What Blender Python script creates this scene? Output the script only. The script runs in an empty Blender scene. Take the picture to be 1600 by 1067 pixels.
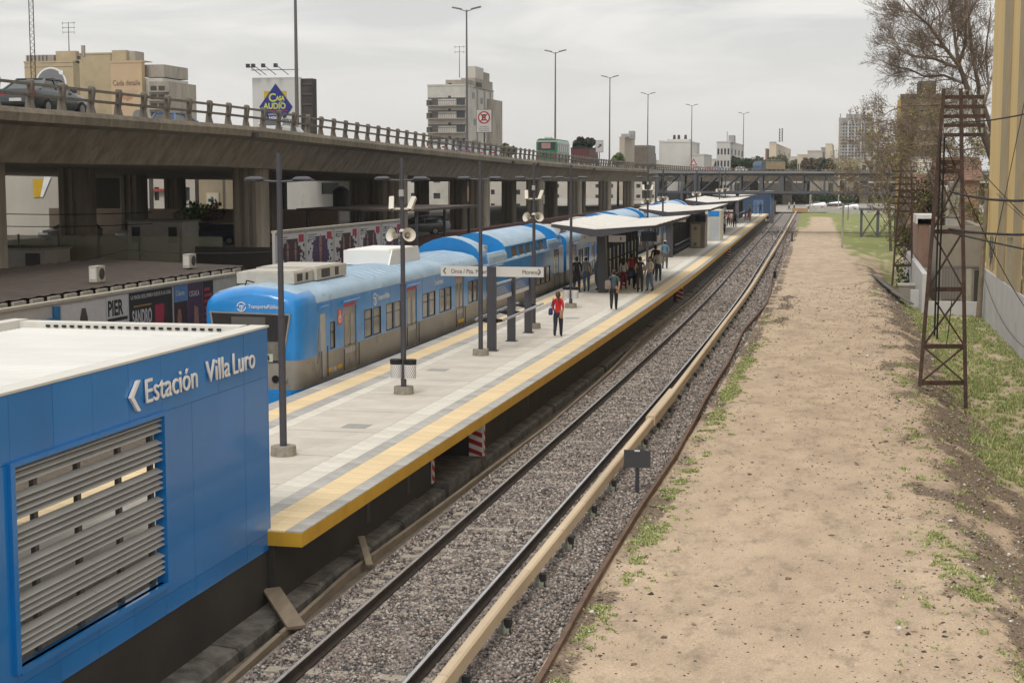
import bpy, bmesh, math, random
import numpy as np
from mathutils import Vector, Matrix, noise
random.seed(7)
R = math.radians
sc = bpy.context.scene
COL = sc.collection

# ------------------------------------------------------------------ camera
TH = math.atan((533.5 - 275.0) / 2400.0)
PS = math.atan((1335.0 - 800.0) * math.cos(TH) / 2400.0)
HC = 6.9
FW = Vector((-math.sin(PS) * math.cos(TH), math.cos(PS) * math.cos(TH), -math.sin(TH)))
RT = Vector((math.cos(PS), math.sin(PS), 0))
UP = RT.cross(FW)
cd = bpy.data.cameras.new('camera'); cam = bpy.data.objects.new('camera', cd); COL.objects.link(cam)
mm = Matrix((RT, UP, -FW)).transposed().to_4x4(); mm.translation = Vector((0, 0, HC))
cam.matrix_world = mm
cd.sensor_width = 36; cd.lens = 54; cd.clip_end = 6000; cd.clip_start = .1
sc.camera = cam

# ------------------------------------------------------------------ world and sun (overcast)
SUN_EL, SUN_AZ = R(52), R(186)          # azimuth measured clockwise from +Y
w = bpy.data.worlds.new('World'); sc.world = w; w.use_nodes = True
nt = w.node_tree; nt.nodes.clear()
def N(nt, t, **k):
    n = nt.nodes.new(t)
    for a, b in k.items(): setattr(n, a, b)
    return n
out = N(nt, 'ShaderNodeOutputWorld'); bg = N(nt, 'ShaderNodeBackground'); bg.inputs[1].default_value = .1
sky = N(nt, 'ShaderNodeTexSky', sky_type='NISHITA', sun_disc=False)
sky.sun_elevation = SUN_EL; sky.sun_rotation = SUN_AZ
tc = N(nt, 'ShaderNodeTexCoord'); sep = N(nt, 'ShaderNodeSeparateXYZ')
mp = N(nt, 'ShaderNodeMapping'); mp.inputs['Scale'].default_value = (1.6, 1.6, 7.5); mp.inputs['Location'].default_value = (3.1, .4, 1.3)
no = N(nt, 'ShaderNodeTexNoise'); no.inputs['Scale'].default_value = 4.2; no.inputs['Detail'].default_value = 6; no.inputs['Roughness'].default_value = .55
no.inputs['Distortion'].default_value = .5
cr = N(nt, 'ShaderNodeValToRGB')
cr.color_ramp.elements[0].position = .40; cr.color_ramp.elements[0].color = (5.65, 5.7, 5.6, 1)
cr.color_ramp.elements[1].position = .61; cr.color_ramp.elements[1].color = (7.8, 7.65, 7.4, 1)
zr = N(nt, 'ShaderNodeMapRange'); zr.inputs[1].default_value = 0.0; zr.inputs[2].default_value = 1.0
zr.inputs[3].default_value = 1.0; zr.inputs[4].default_value = 1.75
hz = N(nt, 'ShaderNodeMapRange'); hz.inputs[1].default_value = .02; hz.inputs[2].default_value = .13; hz.inputs[3].default_value = 0.0; hz.inputs[4].default_value = 1.0
hm = N(nt, 'ShaderNodeMixRGB'); hm.inputs[1].default_value = (7.0, 6.8, 6.5, 1)
mul = N(nt, 'ShaderNodeVectorMath', operation='SCALE'); mix = N(nt, 'ShaderNodeMixRGB'); mix.inputs[0].default_value = .95
L = nt.links.new
L(tc.outputs['Generated'], mp.inputs[0]); L(mp.outputs[0], no.inputs['Vector']); L(no.outputs['Fac'], cr.inputs[0])
L(tc.outputs['Generated'], sep.inputs[0]); L(sep.outputs['Z'], zr.inputs[0]); L(sep.outputs['Z'], hz.inputs[0])
L(hz.outputs[0], hm.inputs[0]); L(cr.outputs[0], hm.inputs[2])
L(hm.outputs[0], mul.inputs[0]); L(zr.outputs[0], mul.inputs['Scale'])
L(sky.outputs[0], mix.inputs[1]); L(mul.outputs[0], mix.inputs[2]); L(mix.outputs[0], bg.inputs[0]); L(bg.outputs[0], out.inputs[0])
sd = bpy.data.lights.new('sun', 'SUN'); sd.energy = 1.5; sd.angle = R(16); sd.color = (1, .955, .89)
so = bpy.data.objects.new('sun', sd); COL.objects.link(so)
sdir = Vector((math.sin(SUN_AZ) * math.cos(SUN_EL), math.cos(SUN_AZ) * math.cos(SUN_EL), math.sin(SUN_EL)))
so.rotation_euler = sdir.to_track_quat('Z', 'Y').to_euler()
sc.view_settings.view_transform = 'Standard'; sc.view_settings.look = 'None'
sc.view_settings.exposure = .14; sc.view_settings.gamma = 1; sc.view_settings.use_curve_mapping = False

# ------------------------------------------------------------------ helpers
def S(Y):                                # the line bends gently to the left with distance
    return 0.0 if Y < 42 else ((Y - 42) ** 2 / 126 * .0245 if Y < 105 else .0245 * (31.5 + Y - 105))
def px(d, Y): return d - S(Y)
def at(x, y, D):                         # world point seen at photo pixel x,y at depth D metres (used to take measurements)
    return Vector((0, 0, HC)) + (FW + RT * ((x - 800) / 2400) - UP * ((y - 533.5) / 2400)) * D

class MB:
    def __init__(s): s.v = []; s.f = []; s.m = []
    def face(s, pts, m=0):
        n = len(s.v); s.v += [tuple(p) for p in pts]; s.f.append(tuple(range(n, n + len(pts)))); s.m.append(m)
    def box(s, x0, x1, y0, y1, z0, z1, m=0, T=None):
        n = len(s.v)
        P = [(x0,y0,z0),(x1,y0,z0),(x1,y1,z0),(x0,y1,z0),(x0,y0,z1),(x1,y0,z1),(x1,y1,z1),(x0,y1,z1)]
        if T is not None: P = [tuple(T @ Vector(p)) for p in P]
        s.v += P
        for f in ((0,3,2,1),(4,5,6,7),(0,1,5,4),(1,2,6,5),(2,3,7,6),(3,0,4,7)): s.f.append(tuple(n + i for i in f)); s.m.append(m)
        return s
    def bx(s, c, sz, m=0, rz=0, T=None):
        M_ = Matrix.Translation(c) @ Matrix.Rotation(rz, 4, 'Z')
        if T is not None: M_ = T @ M_
        return s.box(-sz[0]/2, sz[0]/2, -sz[1]/2, sz[1]/2, -sz[2]/2, sz[2]/2, m, M_)
    def cyl(s, p0, p1, r0, r1=None, n=8, m=0, cap=True):
        r1 = r0 if r1 is None else r1
        p0 = Vector(p0); p1 = Vector(p1); d = (p1 - p0)
        if d.length < 1e-6: return s
        d.normalize(); a = Vector((0, 0, 1)) if abs(d.z) < .9 else Vector((1, 0, 0))
        u = d.cross(a).normalized(); v = d.cross(u); b = len(s.v)
        for p, r in ((p0, r0), (p1, r1)):
            for i in range(n):
                t = 2 * math.pi * i / n; s.v.append(tuple(p + (u * math.cos(t) + v * math.sin(t)) * r))
        for i in range(n):
            j = (i + 1) % n; s.f.append((b + i, b + n + i, b + n + j, b + j)); s.m.append(m)
        if cap:
            s.f.append(tuple(b + i for i in range(n))); s.m.append(m)
            s.f.append(tuple(b + n + i for i in reversed(range(n)))); s.m.append(m)
        return s
    def beam(s, p0, p1, wd, ht, m=0):     # square bar
        p0 = Vector(p0); p1 = Vector(p1); d = (p1 - p0).normalized(); a = Vector((0, 0, 1)) if abs(d.z) < .95 else Vector((0, 1, 0))
        u = d.cross(a).normalized() * wd / 2; v = u.cross(d).normalized() * ht / 2; b = len(s.v)
        for p in (p0, p1):
            for q in (u + v, v - u, -u - v, u - v): s.v.append(tuple(p + q))
        for f in ((0,1,2,3),(7,6,5,4),(0,4,5,1),(1,5,6,2),(2,6,7,3),(3,7,4,0)): s.f.append(tuple(b + i for i in f)); s.m.append(m)
        return s
    def loft(s, rings, closed=True, cap=True, m=0):
        b = len(s.v); n = len(rings[0])
        for r in rings: s.v += [tuple(p) for p in r]
        for k in range(len(rings) - 1):
            for i in range(n if closed else n - 1):
                j = (i + 1) % n; a = b + k * n
                s.f.append((a + i, a + j, a + n + j, a + n + i)); s.m.append(m)
        if cap and closed:
            s.f.append(tuple(b + i for i in reversed(range(n)))); s.m.append(m)
            s.f.append(tuple(b + (len(rings) - 1) * n + i for i in range(n))); s.m.append(m)
        return s
    def prism(s, poly, y0, y1, m=0, T=None, axis='y'):  # polygon in (x,z) extruded along y
        def P(p, y):
            q = Vector((p[0], y, p[1])) if axis == 'y' else (Vector((y, p[0], p[1])) if axis == 'x' else Vector((p[0], p[1], y)))
            return T @ q if T is not None else q
        return s.loft([[P(p, y0) for p in poly], [P(p, y1) for p in poly]], m=m)
    def strip(s, prof, Ys, m=0, closed=True, wob=0):    # profile (d,z) swept along the line
        rings = []
        for Y in Ys:
            o = wob * noise.noise(Vector((Y * .13, 3.3, wob * 9))) if wob else 0
            rings.append([(px(d + o, Y), Y, z) for d, z in prof])
        return s.loft(rings, closed=closed, m=m)
    def ell(s, c, r, nu=10, nv=6, m=0):
        rings = []
        for k in range(nv + 1):
            t = -math.pi / 2 + math.pi * k / nv; rr = max(math.cos(t), .02)
            rings.append([(c[0] + r[0]*rr*math.cos(2*math.pi*i/nu), c[1] + r[1]*rr*math.sin(2*math.pi*i/nu), c[2] + r[2]*math.sin(t)) for i in range(nu)])
        return s.loft(rings, m=m)
    def mesh(s, name, mats, smooth=False):
        me = bpy.data.meshes.new(name); me.from_pydata(s.v, [], s.f)
        if not isinstance(mats, (list, tuple)): mats = [mats]
        for a in mats: me.materials.append(a)
        if len(mats) > 1: me.polygons.foreach_set('material_index', s.m)
        bm = bmesh.new(); bm.from_mesh(me)
        if smooth: bmesh.ops.remove_doubles(bm, verts=bm.verts, dist=.0004)
        bmesh.ops.recalc_face_normals(bm, faces=bm.faces); bm.to_mesh(me); bm.free()
        if smooth:
            me.polygons.foreach_set('use_smooth', [True] * len(me.polygons))
            try: me.set_sharp_from_angle(angle=R(40))
            except Exception: pass
        me.update(); return me
    def build(s, name, mats, parent=None, smooth=False, loc=None, rz=None, label=None):
        return link(name, s.mesh(name, mats, smooth), parent, loc, rz, label)
def link(name, me, parent=None, loc=None, rz=None, label=None):
    o = bpy.data.objects.new(name, me); COL.objects.link(o)
    if parent is not None: o.parent = parent
    if loc is not None: o.location = loc
    if rz is not None: o.rotation_euler = (0, 0, rz)
    if label: o['label'] = label
    return o
def tag(o, label, cat, group=None, kind=None):
    if label: o['label'] = label
    if cat: o['category'] = cat
    if group: o['group'] = group
    if kind: o['kind'] = kind
    return o
def thing(name, label, cat, loc=(0, 0, 0), rz=0, group=None, kind=None):
    o = bpy.data.objects.new(name, None); COL.objects.link(o); o.empty_display_size = .1
    o.location = loc; o.rotation_euler = (0, 0, rz)
    return tag(o, label, cat, group, kind)
def struct(o, label=None):
    o['kind'] = 'structure'
    if label: o['label'] = label
    return o
KIDS = {}
def dup(root, loc, rz=0, label=None):
    kids = {}
    for o in bpy.data.objects:
        if o.parent: kids.setdefault(o.parent, []).append(o)
    def rec(o, par):
        c = o.copy(); COL.objects.link(c)
        if par is not None: c.parent = par
        for k in kids.get(o, []): rec(k, c)
        return c
    r = rec(root, None); r.location = loc; r.rotation_euler = (0, 0, rz)
    if label: r['label'] = label
    return r

_mc = {}
def M(name, col, rough=.7, metal=0., var=.18, scale=1.5, col2=None, bump=0., bscale=30., stretch=(1, 1, 1), spots=None, coat=0., spec=.4, rnd=0.):
    if name in _mc: return _mc[name]
    m = bpy.data.materials.new(name); m.use_nodes = True; t = m.node_tree; p = t.nodes['Principled BSDF']
    p.inputs['Roughness'].default_value = rough; p.inputs['Metallic'].default_value = metal
    p.inputs['Specular IOR Level'].default_value = spec
    if coat: p.inputs['Coat Weight'].default_value = coat; p.inputs['Coat Roughness'].default_value = .08
    c = N(t, 'ShaderNodeTexCoord'); mpn = N(t, 'ShaderNodeMapping'); mpn.inputs['Scale'].default_value = stretch
    t.links.new(c.outputs['Object'], mpn.inputs[0])
    n = N(t, 'ShaderNodeTexNoise'); n.inputs['Scale'].default_value = scale; n.inputs['Detail'].default_value = 7; n.inputs['Roughness'].default_value = .62
    t.links.new(mpn.outputs[0], n.inputs['Vector'])
    r = N(t, 'ShaderNodeValToRGB'); r.color_ramp.elements[0].position = .32; r.color_ramp.elements[1].position = .68
    c2 = col2 if col2 else tuple(a * (1 - var) for a in col)
    r.color_ramp.elements[0].color = (*c2, 1); r.color_ramp.elements[1].color = (*col, 1)
    t.links.new(n.outputs['Fac'], r.inputs[0]); last = r.outputs[0]
    if spots:                              # (colour, scale, threshold, amount)
        n2 = N(t, 'ShaderNodeTexNoise'); n2.inputs['Scale'].default_value = spots[1]; n2.inputs['Detail'].default_value = 5; n2.inputs['Roughness'].default_value = .7
        t.links.new(mpn.outputs[0], n2.inputs['Vector'])
        g = N(t, 'ShaderNodeMapRange'); g.inputs[1].default_value = spots[2]; g.inputs[2].default_value = spots[2] + .12; g.inputs[4].default_value = spots[3]
        t.links.new(n2.outputs['Fac'], g.inputs[0]); x = N(t, 'ShaderNodeMixRGB'); x.inputs[2].default_value = (*spots[0], 1)
        t.links.new(g.outputs[0], x.inputs[0]); t.links.new(last, x.inputs[1]); last = x.outputs[0]
    if rnd:
        oi = N(t, 'ShaderNodeObjectInfo'); mr = N(t, 'ShaderNodeMapRange'); mr.inputs[3].default_value = 1 - rnd; mr.inputs[4].default_value = 1 + rnd
        vm = N(t, 'ShaderNodeVectorMath', operation='SCALE'); t.links.new(oi.outputs['Random'], mr.inputs[0]); t.links.new(last, vm.inputs[0]); t.links.new(mr.outputs[0], vm.inputs['Scale']); last = vm.outputs[0]
        t.links.new(oi.outputs['Random'], n.inputs['W']) if n.noise_dimensions == '4D' else None
    t.links.new(last, p.inputs['Base Color'])
    if bump:
        nb = N(t, 'ShaderNodeTexNoise'); nb.inputs['Scale'].default_value = bscale; nb.inputs['Detail'].default_value = 6
        t.links.new(mpn.outputs[0], nb.inputs['Vector']); b = N(t, 'ShaderNodeBump'); b.inputs['Strength'].default_value = bump; b.inputs['Distance'].default_value = .02
        t.links.new(nb.outputs['Fac'], b.inputs['Height']); t.links.new(b.outputs[0], p.inputs['Normal'])
    _mc[name] = m; return m
def wall_holes(mb, O, U, V, Nn, wU, wV, holes, depth=.08, m=0, mr=None):
    """rectangular wall with real openings; O corner, U/V unit directions, Nn outward normal; holes (u0,u1,v0,v1)"""
    O = Vector(O); U = Vector(U); V = Vector(V); Nn = Vector(Nn)
    us = sorted({0, wU, *[h[0] for h in holes], *[h[1] for h in holes]}); vs = sorted({0, wV, *[h[2] for h in holes], *[h[3] for h in holes]})
    P = lambda u, v, d=0: O + U * u + V * v - Nn * d
    for i in range(len(us) - 1):
        for j in range(len(vs) - 1):
            uc = (us[i] + us[i+1]) / 2; vc = (vs[j] + vs[j+1]) / 2
            if any(h[0] < uc < h[1] and h[2] < vc < h[3] for h in holes): continue
            mb.face([P(us[i], vs[j]), P(us[i+1], vs[j]), P(us[i+1], vs[j+1]), P(us[i], vs[j+1])], m)
    for a, b, c, d in holes:
        q = [(a, c), (b, c), (b, d), (a, d)]
        for k in range(4):
            p0, p1 = q[k], q[(k+1) % 4]
            mb.face([P(*p0), P(*p1), P(*p1, depth), P(*p0, depth)], m if mr is None else mr)
def text(name, s, size, mat, T, parent=None, ext=.004, align='LEFT', bold=0., sx=1., label=None, spacing=1.):
    cu = bpy.data.curves.new(name, 'FONT'); cu.body = s; cu.size = size; cu.extrude = ext; cu.align_x = align; cu.offset = bold; cu.space_character = spacing
    cu.resolution_u = 3
    o = bpy.data.objects.new(name, cu); COL.objects.link(o)
    dg = bpy.context.evaluated_depsgraph_get(); me = bpy.data.meshes.new_from_object(o.evaluated_get(dg))
    COL.objects.unlink(o); bpy.data.objects.remove(o)
    me.transform(T @ Matrix.Diagonal((sx, 1, 1, 1))); me.materials.clear(); me.materials.append(mat); me.name = name
    return link(name, me, parent, label=label)
def frameT(O, U, V):                       # matrix putting local x,y onto world directions U,V at O
    U = Vector(U).normalized(); V = Vector(V).normalized(); W = U.cross(V)
    m = Matrix((U, V, W)).transposed().to_4x4(); m.translation = Vector(O); return m
rng = lambda a, b, n: [a + (b - a) * i / n for i in range(n + 1)]
YS = rng(-5, 60, 26) + rng(62.5, 345, 90)

# common materials
BLUE = M('blue_panel_paint', (.010, .185, .53), .22, var=.16, scale=.45, coat=.35, bump=.05, bscale=2.2, spots=((.03, .2, .44), 1.3, .6, .35), rnd=.05)
TBLUE = M('train_blue_paint', (.014, .235, .62), .3, var=.22, scale=1.2, coat=.4, spots=((.05, .16, .33), 2.2, .6, .35))
TROOF = M('train_roof_paint', (.36, .50, .64), .5, var=.25, scale=1.6, spots=((.17, .25, .34), 3, .56, .6), stretch=(1, .35, 1))
TGREY = M('train_grey_paint', (.30, .275, .24), .42, var=.25, scale=1.5, spots=((.16, .12, .09), 2.5, .58, .5), stretch=(1, .6, 1))
GLASS = M('reflection_tinted_glass', (.19, .165, .13), .1, var=.3, scale=.8, spec=.6)  # brownish base colour paints in the grey platform's reflection on the panes
DGREY = M('charcoal_steel_paint', (.048, .047, .056), .45, var=.15, scale=3)
BLACK = M('black_rubber', (.012, .012, .013), .7)
WHITE = M('white_sheet_metal', (.78, .77, .74), .5, var=.06, scale=1.2)
OFFW = M('off_white_paint', (.62, .6, .55), .6, var=.12, scale=2)
CONC = M('weathered_concrete', (.235, .195, .155), .9, scale=1.2, col2=(.125, .105, .085), bump=.35, bscale=14, spots=((.055, .048, .042), 1.3, .58, .6))
CONCS = M('streaked_concrete', (.34, .30, .245), .9, scale=1.5, col2=(.175, .15, .12), stretch=(1, 1, .14), bump=.3, bscale=10, spots=((.06, .05, .04), 1.6, .6, .6))
CONCL = M('pale_concrete', (.42, .39, .33), .9, var=.3, scale=4, bump=.3, bscale=30)
RUST = M('rusty_steel', (.085, .048, .032), .75, scale=6, col2=(.035, .02, .016), bump=.2, bscale=40)

# ================================================================== GROUND
def zg(d, Y):
    k = min(1, max(0, (d - 1.9) / 2.6)); k = k * k * (3 - 2 * k)
    f = 1 if Y < 125 else max(0, 1 - (Y - 125) / 40)
    h = -.14 - .92 * k * f
    amp = .025 + .1 * math.exp(-((d - 3) / 1.2) ** 2) * f
    h += amp * noise.noise(Vector((d * .8, Y * .7, 0))) + .02 * noise.noise(Vector((d * 3, Y * 3, 5)))
    h += .05 * noise.noise(Vector((d * .3, Y * .12, 9)))
    return h
def grass_amt(d, Y):
    n1 = noise.noise(Vector((d * .9, Y * .35, 11))); n2 = noise.noise(Vector((d * 2.5, Y * 1.6, 21)))
    g = 0
    g = max(g, math.exp(-((d + 3.8) / .3) ** 2) * (.95 if 24 < Y < 75 else .4) * max(0, .2 + n1 * 1.3 + n2 * 1.1))
    g = max(g, math.exp(-((d - 2.1) / .9) ** 2) * max(0, .05 + n1 * .9 + n2 * 1.0))
    if 3.0 < d: g = max(g, min(1, (d - 3.0) / .9) * (.62 + .6 * n2 + .5 * n1) * (1 if Y > 40 else .45))
    if Y > 112:
        side = min(1, abs(d + .6) / 2.3) ** 2
        g = max(g, min(1, (Y - 112) / 50) * side * (.95 + n1) if d > -.6 else min(1, (Y - 190) / 40) * side * (.9 + n1))
    if Y > 270: g = max(g, .9)
    return max(0, min(1, g))
def litter_amt(d, Y):
    n = noise.noise(Vector((d * 1.1, Y * .5, 31))) + .6 * noise.noise(Vector((d * 4, Y * 4, 41)))
    a = math.exp(-((d - 3.2) / 1.25) ** 2) * (.85 + n) * (1 if Y < 125 else .3)
    a = max(a, math.exp(-((d + 4.0) / .35) ** 2) * (.7 + n)); a = max(a, math.exp(-((d - 1.9) / 1.2) ** 2) * (.3 + n * .8))
    if 72 < Y < 92: a = max(a, math.exp(-((d + 3.2) / .6) ** 2) * (.5 + n))
    return max(0, min(1, a))
def ground_mat():
    m = bpy.data.materials.new('dirt_and_grass'); m.use_nodes = True; t = m.node_tree; p = t.nodes['Principled BSDF']; k = t.links.new
    p.inputs['Roughness'].default_value = .95; p.inputs['Specular IOR Level'].default_value = .15
    c = N(t, 'ShaderNodeTexCoord'); va = N(t, 'ShaderNodeVertexColor', layer_name='mask'); sp = N(t, 'ShaderNodeSeparateColor'); k(va.outputs[0], sp.inputs[0])
    def noi(s, det=6, st=None, ro=.6):
        n = N(t, 'ShaderNodeTexNoise'); n.inputs['Scale'].default_value = s; n.inputs['Detail'].default_value = det; n.inputs['Roughness'].default_value = ro
        if st:
            q = N(t, 'ShaderNodeMapping'); q.inputs['Scale'].default_value = st; k(c.outputs['Object'], q.inputs[0]); k(q.outputs[0], n.inputs['Vector'])
        else: k(c.outputs['Object'], n.inputs['Vector'])
        return n.outputs['Fac']
    def ramp(f, a, b, ca, cb):
        r = N(t, 'ShaderNodeValToRGB'); r.color_ramp.elements[0].position = a; r.color_ramp.elements[1].position = b
        r.color_ramp.elements[0].color = (*ca, 1); r.color_ramp.elements[1].color = (*cb, 1); k(f, r.inputs[0]); return r.outputs[0]
    def mixc(f, a, b):
        x = N(t, 'ShaderNodeMixRGB'); k(f, x.inputs[0]); k(a, x.inputs[1]); k(b, x.inputs[2]); return x.outputs[0]
    dirt = ramp(noi(.7, 8, (1, .6, 1), .65), .3, .7, (.44, .345, .26), (.62, .495, .37))
    fine = ramp(noi(30, 8, None, .8), .36, .62, (.42, .37, .31), (1.12, 1.1, 1.07))
    x = N(t, 'ShaderNodeMixRGB', blend_type='MULTIPLY'); x.inputs[0].default_value = .62; k(dirt, x.inputs[1]); k(fine, x.inputs[2])
    dark = ramp(noi(2.2, 10, (1, .5, 1), .78), .5, .66, (0, 0, 0), (.72, .72, .72))
    base = mixc(dark, x.outputs[0], ramp(noi(9), .3, .7, (.16, .125, .09), (.30, .245, .18)))
    lit = ramp(noi(26, 6, None, .75), .35, .68, (.065, .045, .032), (.33, .26, .19))
    gr = ramp(noi(9, 8, None, .8), .28, .72, (.11, .125, .04), (.30, .32, .12))
    def thr(att, s, w_, lo=.0):
        a = N(t, 'ShaderNodeMath', operation='ADD'); k(att, a.inputs[0]); k(noi(s, 7, None, .75), a.inputs[1])
        g = N(t, 'ShaderNodeMapRange'); g.inputs[1].default_value = 1 - w_ + lo; g.inputs[2].default_value = 1 + w_ + lo; k(a.outputs[0], g.inputs[0]); return g.outputs[0]
    b2 = mixc(thr(sp.outputs[1], 12, .12), base, lit)
    b3 = mixc(thr(sp.outputs[0], 6, .2, .05), b2, gr)
    k(b3, p.inputs['Base Color'])
    b = N(t, 'ShaderNodeBump'); b.inputs['Strength'].default_value = .5; b.inputs['Distance'].default_value = .04; k(noi(14, 9, None, .75), b.inputs['Height']); k(b.outputs[0], p.inputs['Normal'])
    return m
GM = ground_mat()
def grid(name, ds, Ys, zf, mat, attr=True):
    vs = []; cols = []
    for Y in Ys:
        for d in ds:
            vs.append((px(d, Y), Y, zf(d, Y)))
            if attr: cols += [grass_amt(d, Y), litter_amt(d, Y), 0, 1]
    n = len(ds); fs = [(j*n+i, j*n+i+1, (j+1)*n+i+1, (j+1)*n+i) for j in range(len(Ys)-1) for i in range(n-1)]
    me = bpy.data.meshes.new(name); me.from_pydata(vs, [], fs); me.materials.append(mat)
    if attr:
        ca = me.color_attributes.new('mask', 'FLOAT_COLOR', 'POINT'); ca.data.foreach_set('color', cols)
    me.polygons.foreach_set('use_smooth', [True] * len(fs))
    return link(name, me)
YG = rng(8, 60, 208) + rng(60.6, 130, 110) + rng(132, 345, 85)
o = grid('dirt_path', rng(-4.22, 8.2, 60) + [14, 30, 90, 300], YG, zg, GM); struct(o, 'worn bare dirt strip beside the railway with grass at its edges')
FAR = M('far_ground', (.16, .17, .09), .95, col2=(.24, .21, .15), scale=.05)
STREET = M('street_ground', (.36, .33, .29), .95, scale=.4, col2=(.24, .22, .19))
m = MB(); m.face([(-900, -60, -1.3), (1500, -60, -1.3), (1500, 3500, -1.3), (-900, 3500, -1.3)]); struct(m.build('ground', FAR), 'flat city ground reaching the horizon')
m = MB(); m.face([(-400, -20, 1.0), (-26, -20, 1.0), (-26 - S(345) * 0, 300, 1.0), (-400, 300, 1.0)]); struct(m.build('street', STREET), 'grey street surface under the elevated motorway')
m = MB(); m.face([(-600, 300, .0), (-12, 300, .0), (400, 345, 0), (900, 1200, 0), (-600, 1200, 0)]); struct(m.build('far_road', STREET), 'distant street level beyond the crossing')
TB = M('trackbed_soil', (.17, .135, .10), .95, scale=5, col2=(.09, .075, .06), bump=.6, bscale=30, spots=((.25, .21, .16), 11, .6, .6))
m = MB(); m.strip([(-9.5, -.62), (-9.5, -.40), (-8.8, -.37), (-8.45, -.27), (-8.3, -.24), (-8.2, -.62)], YG[::4]); struct(m.build('track_verge', TB), 'muddy strip between the platform base and the ballast')
m = MB(); m.strip([(-26.2, -.7), (-26.2, -.4), (-14.2, -.4), (-14.2, -.7)], YG[::6]); struct(m.build('far_trackbed', TB), 'dirty track bed under the train')

# ballast: sheet + real stones
BAL = M('ballast_sheet', (.30, .26, .235), .95, scale=12, col2=(.11, .095, .086), bump=1., bscale=20)
m = MB()
rows = []
for Y in YG[::2]:
    rows.append([(px(d, Y), Y, -.235 + (.035 if -8 < d < -4.6 else 0) + .012 * noise.noise(Vector((d * 4, Y * 4, 2)))) for d in rng(-8.42, -4.1, 14)])
m.loft(rows, closed=False, cap=False); struct(m.build('ballast_bed', BAL, smooth=True), 'bed of grey brown ballast between the platform and the dirt')
STONE = bpy.data.materials.new('ballast_stone'); STONE.use_nodes = True
t = STONE.node_tree; p = t.nodes['Principled BSDF']; p.inputs['Roughness'].default_value = .9
va = N(t, 'ShaderNodeVertexColor', layer_name='tone'); t.links.new(va.outputs[0], p.inputs['Base Color'])
def scatter(name, pts, size, cols, mat, squash=.7, seed=1):
    """many small irregular stones (8 faces each) as one stuff mesh"""
    rs = np.random.RandomState(seed); n = len(pts); P = np.array(pts)
    base = np.array([(1,0,0),(0,1,0),(-1,0,0),(0,-1,0),(0,0,1),(0,0,-1)], float)
    V = np.repeat(base[None], n, 0) * (1 + rs.uniform(-.35, .35, (n, 6, 1)))
    V += rs.uniform(-.22, .22, V.shape)
    a = rs.uniform(0, 6.28, n); b = rs.uniform(-.6, .6, n); ca, sa, cb, sb = np.cos(a), np.sin(a), np.cos(b), np.sin(b)
    V[:, :, 2] *= squash
    x = V[:, :, 0].copy(); z = V[:, :, 2].copy(); V[:, :, 0] = x * cb[:, None] + z * sb[:, None]; V[:, :, 2] = -x * sb[:, None] + z * cb[:, None]
    x = V[:, :, 0].copy(); y = V[:, :, 1].copy(); V[:, :, 0] = x * ca[:, None] - y * sa[:, None]; V[:, :, 1] = x * sa[:, None] + y * ca[:, None]
    sz = np.array(size)[:, None, None] if hasattr(size, '__len__') else size * rs.uniform(.6, 1.35, (n, 1, 1))
    V = (V * sz + P[:, None]).reshape(-1, 3)
    F = np.array([(0,1,4),(1,2,4),(2,3,4),(3,0,4),(1,0,5),(2,1,5),(3,2,5),(0,3,5)])
    F = (F[None] + np.arange(n)[:, None, None] * 6).reshape(-1, 3)
    me = bpy.data.meshes.new(name); me.vertices.add(len(V)); me.vertices.foreach_set('co', V.ravel())
    me.loops.add(len(F) * 3); me.loops.foreach_set('vertex_index', F.ravel().astype(np.int32)); me.polygons.add(len(F))
    me.polygons.foreach_set('loop_start', np.arange(len(F), dtype=np.int32) * 3); me.polygons.foreach_set('loop_total', np.full(len(F), 3, dtype=np.int32))
    me.update(calc_edges=True); me.materials.append(mat)
    cc = np.array(cols)[rs.randint(0, len(cols), n)] * rs.uniform(.7, 1.25, (n, 1)); cc = np.concatenate([cc, np.ones((n, 1))], 1)
    at_ = me.color_attributes.new('tone', 'FLOAT_COLOR', 'POINT'); at_.data.foreach_set('color', np.repeat(cc, 6, 0).ravel())
    return link(name, me)
rs = np.random.RandomState(5); pts = []; sizes = []
for (y0, y1, dens, sz) in ((12, 26, 430, .033), (26, 42, 300, .038), (42, 64, 150, .046), (64, 100, 60, .06), (100, 150, 24, .085), (150, 220, 10, .11)):
    n = int((y1 - y0) * 4.2 * dens); Yr = rs.uniform(y0, y1, n); dr = rs.uniform(-8.35, -3.95, n)
    for Y, d in zip(Yr, dr):
        if d > -4.18 and rs.rand() > .45: continue
        h = -.212 + (.02 if -7.9 < d < -4.4 else 0) - .03 * math.exp(-((d + 7.6) / .12) ** 2) - .03 * math.exp(-((d + 5.87) / .12) ** 2) + .02 * noise.noise(Vector((d * 2, Y * 1.3, 7)))
        pts.append((px(d, Y), Y, h + (.03 if d > -4.1 else 0))); sizes.append(sz * rs.uniform(.6, 1.35))
o = scatter('ballast', pts, sizes, [(.21,.18,.16), (.30,.26,.235), (.125,.11,.10), (.40,.355,.32), (.07,.062,.06), (.25,.19,.155)], STONE, .75)
tag(o, 'loose grey brown crushed stone between the rails', 'ballast', kind='stuff')

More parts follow.
